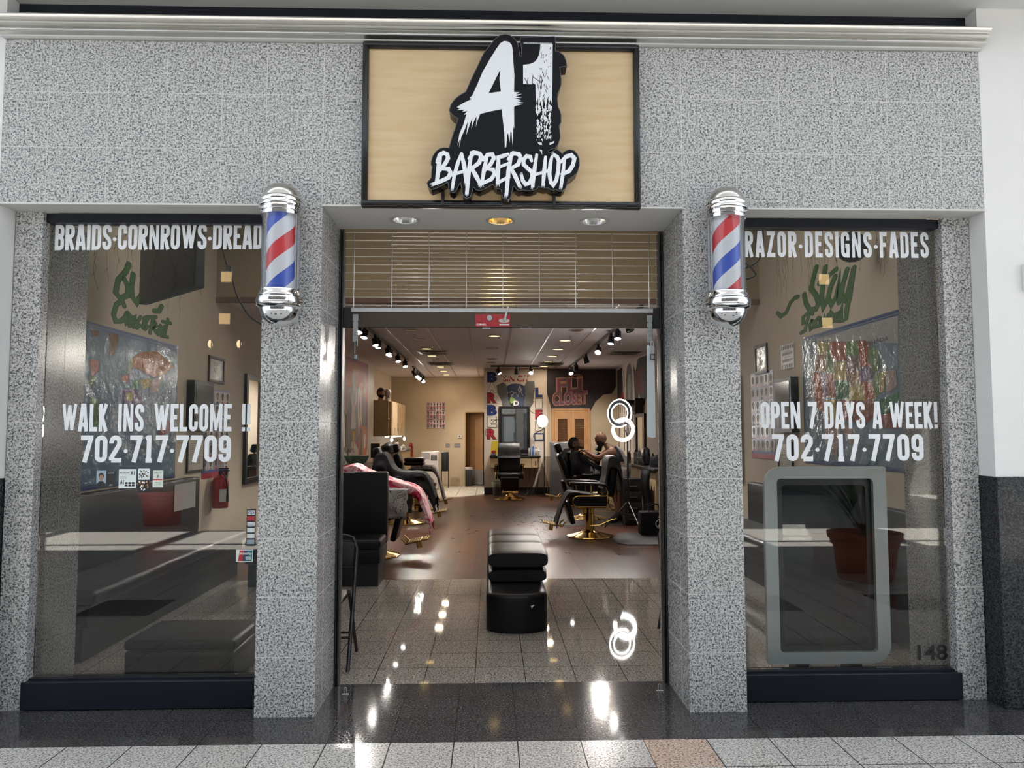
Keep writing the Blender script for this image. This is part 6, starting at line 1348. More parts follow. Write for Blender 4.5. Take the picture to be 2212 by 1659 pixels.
def boxthing(nm, label, cat, x0, x1, y0, y1, z0, z1, m, bev=0.006, group=None):
    mb = MB(); mb.box(x0, x1, y0, y1, z0, z1, bev, 2); return tag(mb.build(nm, m), label, cat, group)
boxthing('tool_case', 'dark blue tool case lying on the mural counter under the mirror', 'case', 0.40, 0.72, 13.60, 13.80, ZC, ZC+0.07, mat('navy case', (0.02,0.03,0.09), 0.4))
boxthing('clipper_tray', 'black clipper tray on the mural counter', 'tray', 0.74, 0.88, 13.58, 13.74, ZC, ZC+0.04, BLKP)
boxthing('tin_stack', 'silver tin at the end of the mural counter below the yellow sheet', 'tin', 0.0, 0.13, 13.60, 13.74, ZC, ZC+0.055, STEEL)
boxthing('gift_box', 'dark red box on the silver tin below the yellow sheet', 'box', 0.02, 0.12, 13.62, 13.72, ZC+0.0556, ZC+0.13, RDB)
mb = MB(); mb.prism([(0.0,0.95),(0.185,0.95),(0.185,1.265),(0.03,1.265)], FB, 0.0008, 0.003); tag(mb.build('poster_sheet', mat('yellow sheet', (0.62,0.48,0.03), 0.5)), 'plain yellow sheet on the mural wall below the letter R', 'poster')
framed(lambda u, v, d: (1.05+u/1000, MY-d, 1.285+v/1000), 230, 175, 22, mat('blue frame', (0.02,0.05,0.14), 0.4), CREAM, 'small blue framed notice on the mural wall under the letters LIFE', at=(1.16, MY, 1.285))
wb = thing('trash_can', 'black bin with a green tinted liner under the mural counter', 'trash can', (0.18, 13.66, 0))
mb = MB(); mb.lathe([(0.12,0.001),(0.14,0.30),(0.135,0.30),(0.115,0.02)], n=24, cap=False); mb.lathe([(0.001,0.001),(0.12,0.001),(0.12,0.004)], n=24); mb.build('bin', BLKP, wb)
mb = MB(); mb.lathe([(0.142,0.20),(0.155,0.26),(0.150,0.32),(0.13,0.31)], n=24, cap=False); mb.build('liner', mat('green grey liner', (0.22,0.26,0.20), 0.4), wb)
for i, q in enumerate(([(0.95,13.9,0.63),(0.90,13.7,0.25),(0.84,13.6,0.02)], [(1.05,13.9,0.63),(1.02,13.7,0.30),(0.90,13.62,0.10),(0.80,13.55,0.01)], [(1.12,13.9,0.9),(1.13,13.7,0.4),(1.08,13.6,0.12),(1.10,13.5,0.01)])):
    cable(q, ('brown cord hanging from the mural counter to the bin side', 'brown cord looping down below the mural counter door', 'black cord hanging at the end of the mural counter by the lamp stand')[i])
rl = thing('round_lamp', 'bright round white lamp on a thin black floor stand beside the mural mirror', 'lamp', (1.24, 13.32, 0))
mb = MB(); mb.lathe([(0.115,0.001),(0.115,0.012),(0.03,0.02)], n=28); mb.build('base', BLKM, rl)
mb = MB(); mb.tube([(0,0,0.015),(0,0,1.58)], 0.012, 10); mb.tube([(0,0,1.56),(-0.12,-0.02,1.50),(-0.24,-0.02,1.44),(-0.25,-0.02,1.36)], 0.010, 8); mb.build('pole', BLKM, rl)
Rl = Matrix.Translation((-0.045, -0.05, 1.735)) @ Matrix.Rotation(radians(25), 4, 'Z')
mb = MB(); mb.lathe([(0.001,-0.020),(0.10,-0.018),(0.147,-0.004),(0.147,0.004),(0.001,0.01)], n=32, axis='y')
for v in mb.bm.verts: v.co = Rl @ v.co
mb.build('diffuser', LITR, rl)
mb = MB(); mb.lathe([(0.150,-0.006),(0.154,0.012),(0.12,0.022),(0.03,0.03)], n=32, axis='y')
for v in mb.bm.verts: v.co = Rl @ v.co
mb.tube([(0,0,1.57),(-0.04,-0.01,1.68)], 0.01, 8); mb.build('housing', BLKM, rl)
gm = thing('drying_machine', 'grey cabinet machine with a round black door in front of the louvred door', 'machine', (1.70, 13.40, 0))
GMM = mat('satin grey cabinet', (0.20,0.20,0.21), 0.35, 0.4)
mb = MB(); mb.box(-0.32, 0.32, -0.22, 0.22, 0.001, 1.255, 0.02, 3); mb.build('cabinet', GMM, gm)
mb = MB(); mb.lathe([(0.001,-0.245),(0.15,-0.245),(0.20,-0.235),(0.215,-0.2205)], c=(0.12, 0, 0.92), n=36, axis='y'); mb.build('round_door', mat('black porthole', (0.01,0.01,0.011), 0.12), gm)
mb = MB(); mb.box(-0.30, 0.30, -0.226, -0.2205, 0.03, 0.60); mb.build('lower_panel', mat('dark grey panel', (0.09,0.09,0.095), 0.35), gm)
# back wall
chart(lambda u, v, d: (-1.77+u/1000, 16.799-d, 1.575+v/1000), 510, 725, 6, 6, 'haircut poster with a grid of small heads on the tan back wall', 6, False)
for nm, lab, cat_, x0, x1, z0, z1, m in (('thermostat', 'small white thermostat on the tan back wall by the door', 'thermostat', -0.915, -0.80, 1.315, 1.40, WHB), ('switch_plate', 'grey switch plate on the tan back wall, nearer the poster', 'switch plate', -1.245, -1.125, 1.06, 1.165, STEEL), ('switch_plate', 'grey switch plate on the tan back wall, nearer the door', 'switch plate', -1.00, -0.84, 1.06, 1.165, STEEL)):
    t = thing(nm, lab, cat_, ((x0+x1)/2, 16.8, (z0+z1)/2)); w, h = (x1-x0)/2, (z1-z0)/2
    mb = MB(); mb.box(-w, w, -0.02 if nm == 'thermostat' else -0.008, -0.001, -h, h, 0.003, 1); mb.build('plate', m, t)
    if nm == 'thermostat': mb = MB(); mb.box(-0.02, 0.015, -0.022, -0.0205, -0.01, 0.02); mb.build('display', INK, t)
    else:
        for k in range(3): mb = MB(); mb.box(-w*0.7+0.04*k, -w*0.7+0.04*k+0.012, -0.015, -0.0085, -0.018, 0.018); mb.build('toggle', WHB, t)
ac = thing('portable_air_conditioner', 'white portable air conditioner standing against the back wall', 'air conditioner', (-1.56, 15.55, 0))
ACW = mat('white appliance plastic', (0.66,0.62,0.59), 0.35)
mb = MB(); mb.box(-0.22, 0.22, -0.20, 0.20, 0.02, 0.985, 0.03, 4); mb.box(-0.20, 0.20, -0.18, 0.18, 0.001, 0.02); mb.build('housing', ACW, ac)
mb = MB(); mb.box(0.02, 0.19, -0.205, -0.2005, 0.75, 0.90)
mb.m(1)
for k in range(6): mb.box(0.03+0.027*k, 0.048+0.027*k, -0.209, -0.2055, 0.76, 0.89)
mb.build('grille', [WHB, INK], ac)
mb = MB(); mb.box(-0.21, 0.0, -0.2045, -0.2005, 0.80, 0.95); mb.build('vent_panel', mat('perforated grey', (0.36,0.34,0.33), 0.6), ac)
sc = thing('stacked_chair', 'black folded chair leaning behind the white air conditioner', 'chair', (-1.20, 15.9, 0))
mb = MB(); mb.box(-0.10, 0.10, -0.02, 0.03, 0.45, 0.96, 0.02, 3); mb.build('backrest', BLKP, sc)
for s in (-1, 1): mb = MB(); mb.tube([(s*0.09, 0, 0.013), (s*0.09, 0.0, 0.5)], 0.012, 8); mb.build('leg', BLKM, sc)

# ------------------------------------------------------------------ pink-cape side : mural, sink, cabinets
WM = -2.649
FL = lambda u, v, d: (WM+d, u, v)
mb = MB(); C_ = {'o': 0, 'r': 1, 'g': 2, 'w': 3, 'y': 4, 'd': 5, 'u': 6}
def mp(c, pts, d): mb.m(C_[c]); mb.prism(pts, FL, d, None)
mp('r', [(9.74,1.5),(9.74,2.88),(12.20,2.95),(12.20,1.1),(11.2,1.1),(10.2,1.5)], 0.0006); mp('o', [(9.85,1.6),(9.85,2.8),(10.8,2.84),(11.9,2.72),(12.05,2.2),(11.2,2.1),(10.4,2.3)], 0.0010)
mp('g', [(9.9,2.35),(11.3,2.38),(11.5,1.6),(10.9,1.3),(10.2,1.3),(9.8,1.7)], 0.0014); mp('d', [(9.8,1.9),(10.3,2.1),(10.35,1.1),(9.8,1.1)], 0.0016)
mp('w', [(10.25,2.1),(10.35,2.6),(10.55,2.72),(10.78,2.6),(10.85,2.1),(10.7,1.95),(10.8,1.55),(10.25,1.55),(10.35,1.95)], 0.0018); mp('d', [(10.42,2.1),(10.45,2.5),(10.55,2.58),(10.68,2.5),(10.70,2.1),(10.55,2.0)], 0.0022)
mp('y', [(10.42,1.50),(10.68,1.50),(10.58,1.05)], 0.0022); mp('o', [(10.25,1.54),(10.35,1.54),(10.3,1.3)], 0.0022); mp('o', [(10.75,1.54),(10.85,1.54),(10.8,1.3)], 0.0022)
mp('w', [(11.0,2.35),(11.12,2.55),(11.3,2.3),(11.45,2.42),(11.5,1.5),(11.35,1.75),(11.2,1.3),(11.05,1.6),(10.95,2.0)], 0.0018); mp('g', [(11.1,2.0),(11.2,2.3),(11.25,1.7)], 0.0020)
mp('w', [(11.62,2.3),(11.75,2.75),(11.9,2.3)], 0.0018); mp('g', [(11.6,1.2),(11.6,2.28),(11.92,2.28),(11.92,1.2)], 0.0016); mp('u', [(11.98,1.1),(11.98,2.1),(12.2,2.1),(12.2,1.1)], 0.0014)
for k in range(6): mp('d', [(11.6,1.95+0.05*k),(11.92,1.96+0.05*k),(11.92,1.98+0.05*k),(11.6,1.97+0.05*k)], 0.0020)
mp('o', [(11.1,1.0),(11.15,1.6),(12.1,1.6),(12.15,1.1),(11.7,0.75)], 0.0021); mp('d', [(11.25,1.02),(11.25,1.55),(11.55,1.55),(11.55,1.02)], 0.0024); mp('w', [(11.75,1.15),(11.75,1.45),(11.95,1.45),(11.95,1.15)], 0.0024); mp('w', [(11.2,0.55),(11.3,0.95),(11.7,0.72),(12.1,0.95),(12.0,0.55)], 0.0019)
tag(mb.build('wall_mural', [mat('mural orange', (0.50,0.14,0.035), 0.6, var=0.1), mat('mural crimson', (0.30,0.035,0.04), 0.6), mat('mural mid grey', (0.16,0.155,0.15), 0.6), MWHT, mat('mural yellow', (0.62,0.40,0.03), 0.6), INK, mat('mural purple', (0.07,0.03,0.08), 0.6)], None, 0), 'tall orange mural with a white rocket figure on the wall behind the pink cape chair', 'mural')
framed(lambda u, v, d: (WM+d, 9.30+u/1000, 1.15+v/1000), 480, 720, 60, BLKM, CREAM, 'black framed photo collage on the wall in front of the orange mural', at=(WM, 9.5, 1.15), art=lambda mb, f, w, h: ([mb.m(1+(r+c) % 2) or mb.prism([(0.08+0.3*c,0.06+0.16*r),(0.32+0.3*c,0.06+0.16*r),(0.32+0.3*c,0.19+0.16*r),(0.08+0.3*c,0.19+0.16*r)], f, 0.0003, None) for r in range(5) for c in range(3)] and [SKIN1, INK]))
sk = thing('sink_counter', 'dark counter carrying the green glass sink along the mural wall', 'counter', (-2.64, 9.55, 0))
mb = MB(); mb.box(0.0, 0.52, -0.55, 1.25, 0.86, 0.90, 0.004, 1); mb.build('countertop', CTOP, sk)
mb = MB(); mb.box(0.0, 0.44, -0.50, 0.30, 0.001, 0.8595); mb.build('cabinet_body', mat('brown cabinet', (0.20,0.13,0.08), 0.5), sk)
mb = MB(); mb.tube([(0.47, 1.1, 0.001), (0.47, 1.1, 0.86)], 0.02, 10); mb.build('leg', BLKM, sk)
bw = thing('glass_sink', 'green glass bowl sink on the dark counter by the mural', 'sink', (-2.37, 9.35, 0.9005))
mb = MB(); mb.lathe([(0.06,0.0),(0.10,0.006),(0.18,0.07),(0.225,0.17),(0.217,0.17),(0.17,0.08),(0.09,0.02),(0.001,0.016)], n=36); mb.build('bowl', mat('green tinted glass', (0.20,0.30,0.24), 0.12, alpha=0.85), bw)
fa = thing('faucet', 'chrome faucet behind the green glass sink', 'faucet', (-2.58, 9.62, 0.9005))
mb = MB(); mb.tube([(0,0,0.0),(0,0,0.24),(0.03,-0.02,0.29),(0.10,-0.07,0.28),(0.13,-0.10,0.22)], 0.013, 12); mb.build('spout', CHROME, fa)
mb = MB(); mb.tube([(0,0,0.20),(-0.0,0.06,0.26)], 0.008, 8); mb.build('handle', CHROME, fa)
tb = thing('tablet_screen', 'black tablet on a small stand at the end of the sink counter', 'tablet', (-2.18, 10.25, 0.9005))
mb = MB(); mb.box(-0.085, 0.085, -0.012, 0.012, 0.10, 0.37, 0.008, 2, Matrix.Rotation(radians(12), 4, 'Z')); mb.build('tablet_body', mat('dark tablet', (0.03,0.027,0.026), 0.4), tb)
mb = MB(); mb.tube([(0,0.02,0.0),(0,0.02,0.30)], 0.012, 8); mb.lathe([(0.05,0.0005),(0.05,0.01)], n=20); mb.build('stand', BLKM, tb)
uc = thing('wall_cabinet', 'row of maple upper cabinets with an open slot on the wall near the back corner', 'cabinet', (-2.745, 13.2, 1.39))
mb = MB(); mb.box(0.0, 0.40, 0.0, 0.02, 0.0, 0.83); mb.box(0.0, 0.02, 0.02, 3.3, 0.0, 0.83); mb.box(0.02, 0.40, 0.02, 3.3, 0.81, 0.83); mb.box(0.02, 0.40, 0.02, 3.3, 0.0, 0.02); mb.box(0.02, 0.39, 0.44, 0.46, 0.02, 0.81); mb.box(0.02, 0.39, 3.28, 3.3, 0.02, 0.81); mb.box(0.02, 0.38, 0.02, 0.44, 0.40, 0.415); mb.build('carcass', OAKL, uc)
for k in range(4):
    y0 = 0.47+0.705*k
    mb = MB(); mb.box(0.4005, 0.418, y0, y0+0.69, 0.01, 0.82, 0.003, 1); d_ = mb.build('door', OAKL, uc)
    mb = MB(); mb.box(0.4185, 0.435, y0+0.60, y0+0.62, 0.08, 0.20, 0.003, 1); mb.build('handle', STEEL, d_)
mb = MB(); mb.box(0.419, 0.424, 1.62, 1.66, 0.12, 0.78); mb.build('dark_strip', BLKP, uc)
lc = thing('station_counter', 'maple station cabinets with a dark top below the upper cabinets', 'counter', (-2.745, 13.1, 0))
mb = MB(); mb.box(0.0, 0.60, 0.0, 3.4, 1.0, 1.035, 0.004, 1); mb.build('countertop', CTOP, lc)
mb = MB(); mb.box(0.0, 0.54, 0.02, 3.38, 0.001, 0.9995); mb.build('cabinet_body', OAKL, lc)
for k in range(5):
    y0 = 0.03+0.67*k
    mb = MB(); mb.box(0.5405, 0.556, y0, y0+0.655, 0.10, 0.985, 0.003, 1); mb.build('door', OAKL, lc)
for y, s in ((13.55, 'dark wig head'), (13.75, 'white')):
    dk = s != 'white'; t = thing('mannequin_head', 'dark haired bearded mannequin head on top of the upper cabinets' if dk else 'plain white mannequin head on top of the upper cabinets', 'mannequin head', (-2.57 if dk else -2.44, y, 2.2205))
    Mm = head_frame((0, 0, 0.17), (0.75, -0.66, 0), (0, 0, 1)); mb = MB(); skull(mb, Mm, 1.0); mb.lathe([(0.075,0.0),(0.06,0.03),(0.05,0.09)], n=20); mb.build('head', mat('mannequin skin', (0.35,0.17,0.11), 0.5) if dk else WHB, t, 80)
    if dk:
        mb = MB(); shell(mb, Mm, 1.0, lambda x, y, z: (z > 0.045 and y < 0.085) or (y < -0.0 and z > -0.07), 1.14); mb.build('hair', HAIRM, t, 80)
        mb = MB(); shell(mb, Mm, 1.0, lambda x, y, z: z < -0.035 and y > -0.03, 1.14); mb.build('beard', HAIRM, t, 80)
for y0, y1, s in ((13.25, 13.75, 'the shorter one nearer the mural'), (14.3, 16.3, 'the longer one')):
    mb = MB(); mb.box(-2.42, -2.395, y0, y1, 1.362, 1.389); tag(mb.build('strip_light', mat('strip light lit', (1,1,1), emit=(1,0.98,0.95), estr=5)), 'lit white strip light under the upper cabinets, '+s, 'strip light')
for y, s in ((13.75, 'nearer the mural'), (16.35, 'nearer the back corner')):
    t = thing('mirror_bulb', 'lit white bulb hanging under the upper cabinets, '+s, 'bulb', (-2.33, y, 1.36)); mb = MB(); mb.ball((0, 0, -0.055), (0.032, 0.032, 0.052)); mb.build('globe', LITW, t)
    mb = MB(); mb.tube([(0,0,-0.01),(0,0,0.03)], 0.016, 10); mb.build('socket', STEEL, t)
def heap(nm, label, cat, c, r, m, seed, fl=0.35):
    mb = MB(); n, k = 24, 12; rings = []
    for i in range(k+1):
        t = pi/2*i/k; ring = []
        for j in range(n):
            a = 2*pi*j/n; q = cos(t); f_ = 1+0.22*mnoise.noise(Vector((cos(a)*1.7+seed, sin(a)*1.7, t*2)))
            ring.append((c[0]+r[0]*q*cos(a)*f_, c[1]+r[1]*q*sin(a)*f_, c[2]+r[2]*sin(t)*f_))
        rings.append(ring)
    mb.loft(rings); return tag(mb.build(nm, m, None, 80), label, cat)
heap('cloth_bag', 'black slumped bag on the station counter below the upper cabinets', 'bag', (-2.40, 13.7, 1.0355), (0.20, 0.40, 0.19), CAPEB, 2)
heap('cloth_pile', 'black folded smocks piled on top of a chair arm behind the booth bench', 'smock', (-1.95, 6.2, 0.78), (0.34, 0.30, 0.22), CAPEB, 7)
boxthing('side_trolley', 'black side trolley carrying folded smocks behind the booth bench', 'trolley', -2.25, -1.66, 5.95, 6.45, 0.001, 0.7795, BLKP)
G2 = 'bottles on the station counter'
bottle(-2.33, 14.6, 1.0355, 0.035, 0.24, WHB, 'white pump bottle on the station counter, nearer of two', None, G2, 1); bottle(-2.33, 14.85, 1.0355, 0.035, 0.25, WHB, 'white pump bottle on the station counter, farther of two', None, G2, 1)
boxthing('white_box', 'low white box on the station counter', 'box', -2.35, -2.17, 14.2, 14.55, 1.0355, 1.13, WHB)
hd = thing('hair_dryer', 'white hair dryer lying on the station counter', 'hair dryer', (-2.28, 15.6, 1.0355))
mb = MB(); mb.tube([(0,-0.14,0.07),(0,-0.05,0.07),(0,0.09,0.075)], [0.03,0.045,0.05], 14); mb.build('barrel', WHB, hd)
mb = MB(); mb.tube([(0,0.04,0.05),(0.08,0.08,0.02)], 0.02, 10); mb.build('handle', WHB, hd)
mb = MB(); mb.tube([(-2.2,16.52,1.10),(-2.19,16.56,1.17),(-2.17,16.6,1.17),(-2.15,16.64,1.06),(-2.15,16.65,0.8)], 0.03, 10); tag(mb.build('red_hose', RDB), 'red curved hose at the end of the station counter', 'hose')

# ------------------------------------------------------------------ barber side : mural, counter, clutter
FRW = lambda u, v, d: (3.049-d, u, v)
mb = MB(); C_ = {'g': 0, 'd': 1, 'm': 2, 'w': 3, 'r': 4, 'l': 5}
def mq(c, pts, d): mb.m(C_[c]); mb.prism(pts, FRW, d, None)
mq('d', [(13.9,2.95),(13.2,2.98),(13.1,2.5),(13.3,2.1),(13.9,2.2)], 0.0006)
for u in (13.0, 13.25, 13.5, 13.7): mb.m(C_['d']); mb.stroke([(u,2.9),(u-0.1,2.6),(u+0.1,2.3),(u-0.05,2.0),(u+0.05,1.75)], 0.05, FRW, 0.001, 0.0014)
mq('r', [(13.4,2.28),(13.15,2.45),(12.95,2.25),(13.2,2.05)], 0.0018)
mq('g', [(12.75,2.6),(12.55,2.95),(12.2,3.0),(11.95,2.8),(11.95,1.5),(12.3,1.3),(12.7,1.5)], 0.0010); mq('l', [(12.55,2.5),(12.4,2.75),(12.2,2.75),(12.1,2.5),(12.2,2.2),(12.45,2.2)], 0.0014); mq('w', [(12.6,1.9),(12.3,2.1),(12.1,1.8),(12.3,1.4)], 0.0014)
mq('d', [(11.85,2.95),(11.6,2.75),(11.3,3.0),(10.4,2.98),(10.4,2.2),(10.8,2.0),(11.7,2.2)], 0.0010); mq('m', [(11.75,2.75),(10.75,2.75),(10.8,2.25),(11.6,2.3)], 0.0014); mq('w', [(11.25,2.28),(10.95,1.95),(11.45,1.9)], 0.0020)
for k in range(8): mb.m(C_['d']); mb.stroke([(11.65-0.12*k,2.72),(11.6-0.11*k,2.3)], 0.02, FRW, 0.0016, 0.0020)
mq('g', [(11.8,1.9),(11.4,1.85),(10.6,1.8),(10.6,1.1),(11.7,1.1)], 0.0008)
for k in range(5): mb.m(C_['d']); mb.stroke([(13.7-0.7*k,1.05),(13.65-0.7*k,1.7)], 0.10, FRW, 0.0012, 0.0016)
tag(mb.build('wall_mural', [mat('mural ash', (0.13,0.125,0.13), 0.6, var=0.2), mat('mural charcoal', (0.025,0.022,0.024), 0.6), mat('mural wine', (0.13,0.02,0.03), 0.6), MWHT, mat('mural scarlet', (0.30,0.02,0.03), 0.6), mat('mural silver', (0.3,0.3,0.31), 0.6)], None, 0), 'grey and wine coloured graffiti mural along the wall behind the barber', 'mural')
rc = thing('station_counter', 'long maple station counter with a dark top behind the barber', 'counter', (3.045, 9.5, 0))
mb = MB(); mb.box(-0.62, 0.0, -2.4, 3.2, 0.90, 0.935, 0.004, 1); mb.build('countertop', CTOP, rc)
mb = MB(); mb.box(-0.56, 0.0, -2.38, 3.18, 0.001, 0.8995); mb.build('cabinet_body', OAKL, rc)
for k in range(8):
    mb = MB(); y0 = -2.36+0.69*k; mb.box(-0.577, -0.5605, y0, y0+0.675, 0.08, 0.885, 0.003, 1); mb.build('door', OAKL, rc)
tall_mirror(lambda u, v, d: (3.0485-d, 11.5-u/1000, 0.95+v/1000), 900, 900, (3.0485, 11.0, 0.95), 'black framed station mirror on the wall behind the barber, farther of two')
tall_mirror(lambda u, v, d: (3.0485-d, 9.4-u/1000, 0.95+v/1000), 900, 1100, (3.0485, 9.0, 0.95), 'black framed station mirror on the wall behind the ring light, nearer of two')
rg = random.Random(12); G3 = 'bottles on the counter behind the barber'
labs = ['amber bottle on the counter directly behind the barber', 'white bottle on the counter directly behind the barber', 'red bottle near the white bowl on the counter', 'clear bottle near the white bowl on the counter', 'black bottle by the ring light pole on the counter', 'white bottle by the ring light pole on the counter', 'red bottle at the near end of the station counter', 'clear bottle at the near end of the station counter', 'amber bottle at the far end of the station counter', 'clear bottle at the far end of the station counter']
for i, (y, m) in enumerate(zip((10.1, 9.8, 9.3, 9.15, 8.3, 8.1, 7.35, 7.55, 11.6, 11.9), (AMB, WHB, RDB, CLR, BLKP, WHB, RDB, CLR, AMB, CLR))):
    bottle(2.62+0.06*(i % 3), y, 0.9355, 0.032+0.004*(i % 2), 0.20+0.02*(i % 4), m, labs[i], (STEEL, BLKP, WHITE)[i % 3], G3, i % 2)
mb = MB(); mb.lathe([(0.05,0.0005),(0.09,0.01),(0.15,0.07),(0.165,0.11),(0.158,0.11),(0.14,0.07),(0.08,0.02),(0.001,0.015)], n=32); tag(mb.build('wash_bowl', mat('white bowl', (0.55,0.56,0.55), 0.25), None, 60, (2.66, 8.83, 0.9355)), 'white bowl on the counter between the barber and the ring light', 'bowl')
sf = thing('wall_shelf', 'black wall shelf holding bottles below the graffiti mural', 'shelf', (3.045, 11.3, 1.86))
mb = MB(); mb.box(-0.16, 0.0, -0.45, 0.45, 0.0, 0.025); mb.box(-0.02, 0.0, -0.45, 0.45, 0.025, 0.30); mb.box(-0.16, 0.0, -0.47, -0.4505, 0.0, 0.30); mb.box(-0.16, 0.0, 0.4505, 0.47, 0.0, 0.30); mb.build('shelf_box', BLKP, sf)
for i, (y, m) in enumerate(((11.05, CLR), (11.2, BLKP), (11.35, RDB), (11.5, WHB))): bottle(2.96, y, 1.8855, 0.03, 0.18+0.02*(i % 2), m, ('clear', 'black', 'red', 'white')[i]+' bottle on the black wall shelf', None, 'bottles on the wall shelf')
# ring light on a tripod
rt = thing('ring_light', 'lit double ring light on a black tripod at the edge of the doorway view', 'ring light', (2.16, 7.75, 0))
mb = MB(); mb.tube([(0, 0, 0.18), (0, 0, 1.42)], 0.013, 10); mb.tube([(0, 0, 0.42), (0, 0, 0.36)], 0.024, 10); mb.tube([(0, 0, 1.42), (-0.03, -0.02, 1.52)], 0.014, 8); mb.build('pole', BLKM, rt)
for a in (200, 285, 140):
    mb = MB(); c, s = cos(radians(a)), sin(radians(a)); mb.tube([(0.0, 0, 0.40), (0.42*c, 0.42*s, 0.012)], 0.011, 8); mb.tube([(0.0, 0, 0.20), (0.20*c, 0.20*s, 0.22)], 0.006, 6); mb.build('leg', BLKM, rt)
def ring(name, c, tilt, yaw_, R0, r0, m, backm):
    Mx = Matrix.Translation(c) @ Matrix.Rotation(yaw_, 4, 'Z') @ Matrix.Rotation(tilt, 4, 'Y') @ Matrix.Diagonal((0.95, 1, 1, 1))
    mb = MB(); n = 44
    def torus(R_, a_, b_, yo):
        rings = [[Mx @ Vector(((R_+a_*cos(2*pi*k/10))*cos(2*pi*j/n), yo+b_*sin(2*pi*k/10), (R_+a_*cos(2*pi*k/10))*sin(2*pi*j/n))) for k in range(10)] for j in range(n)]
        rings.append(rings[0]); mb.loft(rings, False)
    torus(R0, r0, 0.014, 0.0); mb.m(1); torus(R0+r0*(0.9 if backm else 0), 0.0048 if backm else r0*0.9, 0.008, -0.013)
    if backm: torus(R0-r0*0.9, 0.0038, 0.008, -0.013)
    bmesh.ops.remove_doubles(mb.bm, verts=mb.bm.verts, dist=1e-5)
    mb.build(name, m, rt, 80)
ring('upper_ring', (-0.13, -0.03, 1.78), radians(28), radians(20), 0.185, 0.040, [BLKM, LITR], True)
ring('lower_ring', (-0.07, -0.02, 1.52), radians(32), radians(-25), 0.165, 0.030, [BLKM, LITR], False)
mb = MB(); mb.box(-0.04, 0.03, -0.03, 0.01, 1.60, 1.68, 0.01, 2); mb.build('ring_joint', BLKM, rt)
dt = thing('drawer_tower', 'tall black plastic drawer tower beside the ring light tripod', 'drawers', (2.27, 8.00, 0))
mb = MB(); mb.box(-0.14, 0.14, -0.10, 0.13, 0.001, 0.74, 0.006, 1); mb.build('carcass', BLKP, dt)
for k in range(4): mb = MB(); mb.box(-0.125, 0.125, -0.112, -0.1005, 0.04+0.172*k, 0.195+0.172*k, 0.006, 2); d_ = mb.build('drawer', BLKP, dt); mb = MB(); mb.box(-0.06, 0.06, -0.122, -0.1125, 0.10+0.172*k, 0.115+0.172*k); mb.build('handle', STEEL, d_)
tt = thing('tote_bag', 'black tote bag with a round white logo on the floor before the station counter', 'bag', (2.36, 6.86, 0))
mb = MB(); mb.box(-0.20, 0.22, -0.12, 0.12, 0.001, 0.34, 0.025, 3); mb.build('bag_body', CAPEB, tt)
mb = MB(); lf = lambda u, v, d: (0.10+u, -0.1215-d, 0.17+v); mb.stroke([(0.09*cos(2*pi*k/20), 0.07*sin(2*pi*k/20)) for k in range(20)], 0.010, lf, 0, 0.001, closed=True); mb.stroke([(-0.06,-0.05),(0.0,0.05),(0.06,-0.05)], 0.014, lf, 0, 0.001); btext(mb, 'ACE', lf, -0.06, 0.06, 0.085, 0.11, 0, 0.001); mb.build('logo', PAPER, tt, 0)
for s in (-1, 1): mb = MB(); mb.tube([(-0.09, s*0.10, 0.33), (-0.08, s*0.10, 0.42), (0.0, s*0.09, 0.45), (0.10, s*0.10, 0.42), (0.11, s*0.10, 0.33)], 0.008, 8); mb.build('handle', CAPEB, tt)
heap('work_apron', 'black apron heaped at the near end of the station counter', 'apron', (2.72, 7.86, 0.9355), (0.20, 0.12, 0.20), CAPEB, 9)
mb = MB(); rows = [[(2.415-0.04*abs(sin(j*0.9))-0.02*sin(i*0.7), 7.25+0.05*j, 0.90-0.085*i) for j in range(10)] for i in range(10)]; mb.loft(rows, False, False); o = mb.build('hanging_apron', CAPEB, None, 180); o.modifiers.new('t', 'SOLIDIFY').thickness = 0.012; tag(o, 'black apron hanging down the front of the station counter above the tote bag', 'apron')
mb = MB(); mb.lathe([(0.04,0.0),(0.10,0.02),(0.12,0.16),(0.10,0.26),(0.05,0.29)], n=24, sx=0.6); tag(mb.build('dryer_hood', mat('dark blue grey plastic', (0.03,0.035,0.05), 0.3), None, 60, (2.60, 8.47, 0.9355)), 'dark rounded dryer hood on the counter behind the ring light', 'dryer')
MATG = mat('dark rubber mat', (0.035,0.032,0.033), 0.42, var=0.15)
mb = MB(); mb.prism([(1.69,6.35),(1.69,5.98),(1.80,5.86),(2.70,5.86),(2.70,7.05),(1.90,7.05)], lambda u, v, d: (u, v, d), 0.001, 0.010); tag(mb.build('floor_mat', MATG), 'dark rubber mat on the plank floor by the tote bag', 'mat')
mb = MB(); mb.prism([(1.0,7.9),(2.25,7.9),(2.25,9.9),(1.0,9.9)], lambda u, v, d: (u, v, d), 0.0008, 0.006); tag(mb.build('floor_mat', MATG), 'dark rubber mat under the barber and his customer', 'mat')
mb = MB(); rg = random.Random(5)
for i in range(90):
    if i < 55: x, y = rg.gauss(0.95, 0.30), rg.gauss(8.2, 1.1)
    else: x, y = rg.uniform(-0.6, 2.4), rg.uniform(4.6, 11)
    for k in range(rg.randint(2, 5)):
        a = rg.uniform(0, pi); l = rg.uniform(0.005, 0.014); px_, py_ = x+rg.uniform(-.03,.03), y+rg.uniform(-.03,.03)
        mb.box(-l, l, -0.0035, 0.0035, 0.0105, 0.013, 0, 1, Matrix.Translation((px_, py_, 0)) @ Matrix.Rotation(a, 4, 'Z'))
o = mb.build('hair_clippings', HAIRM, None, 0); tag(o, 'cut hair clippings scattered on the plank floor around the chairs', 'hair clippings', None, 'stuff')
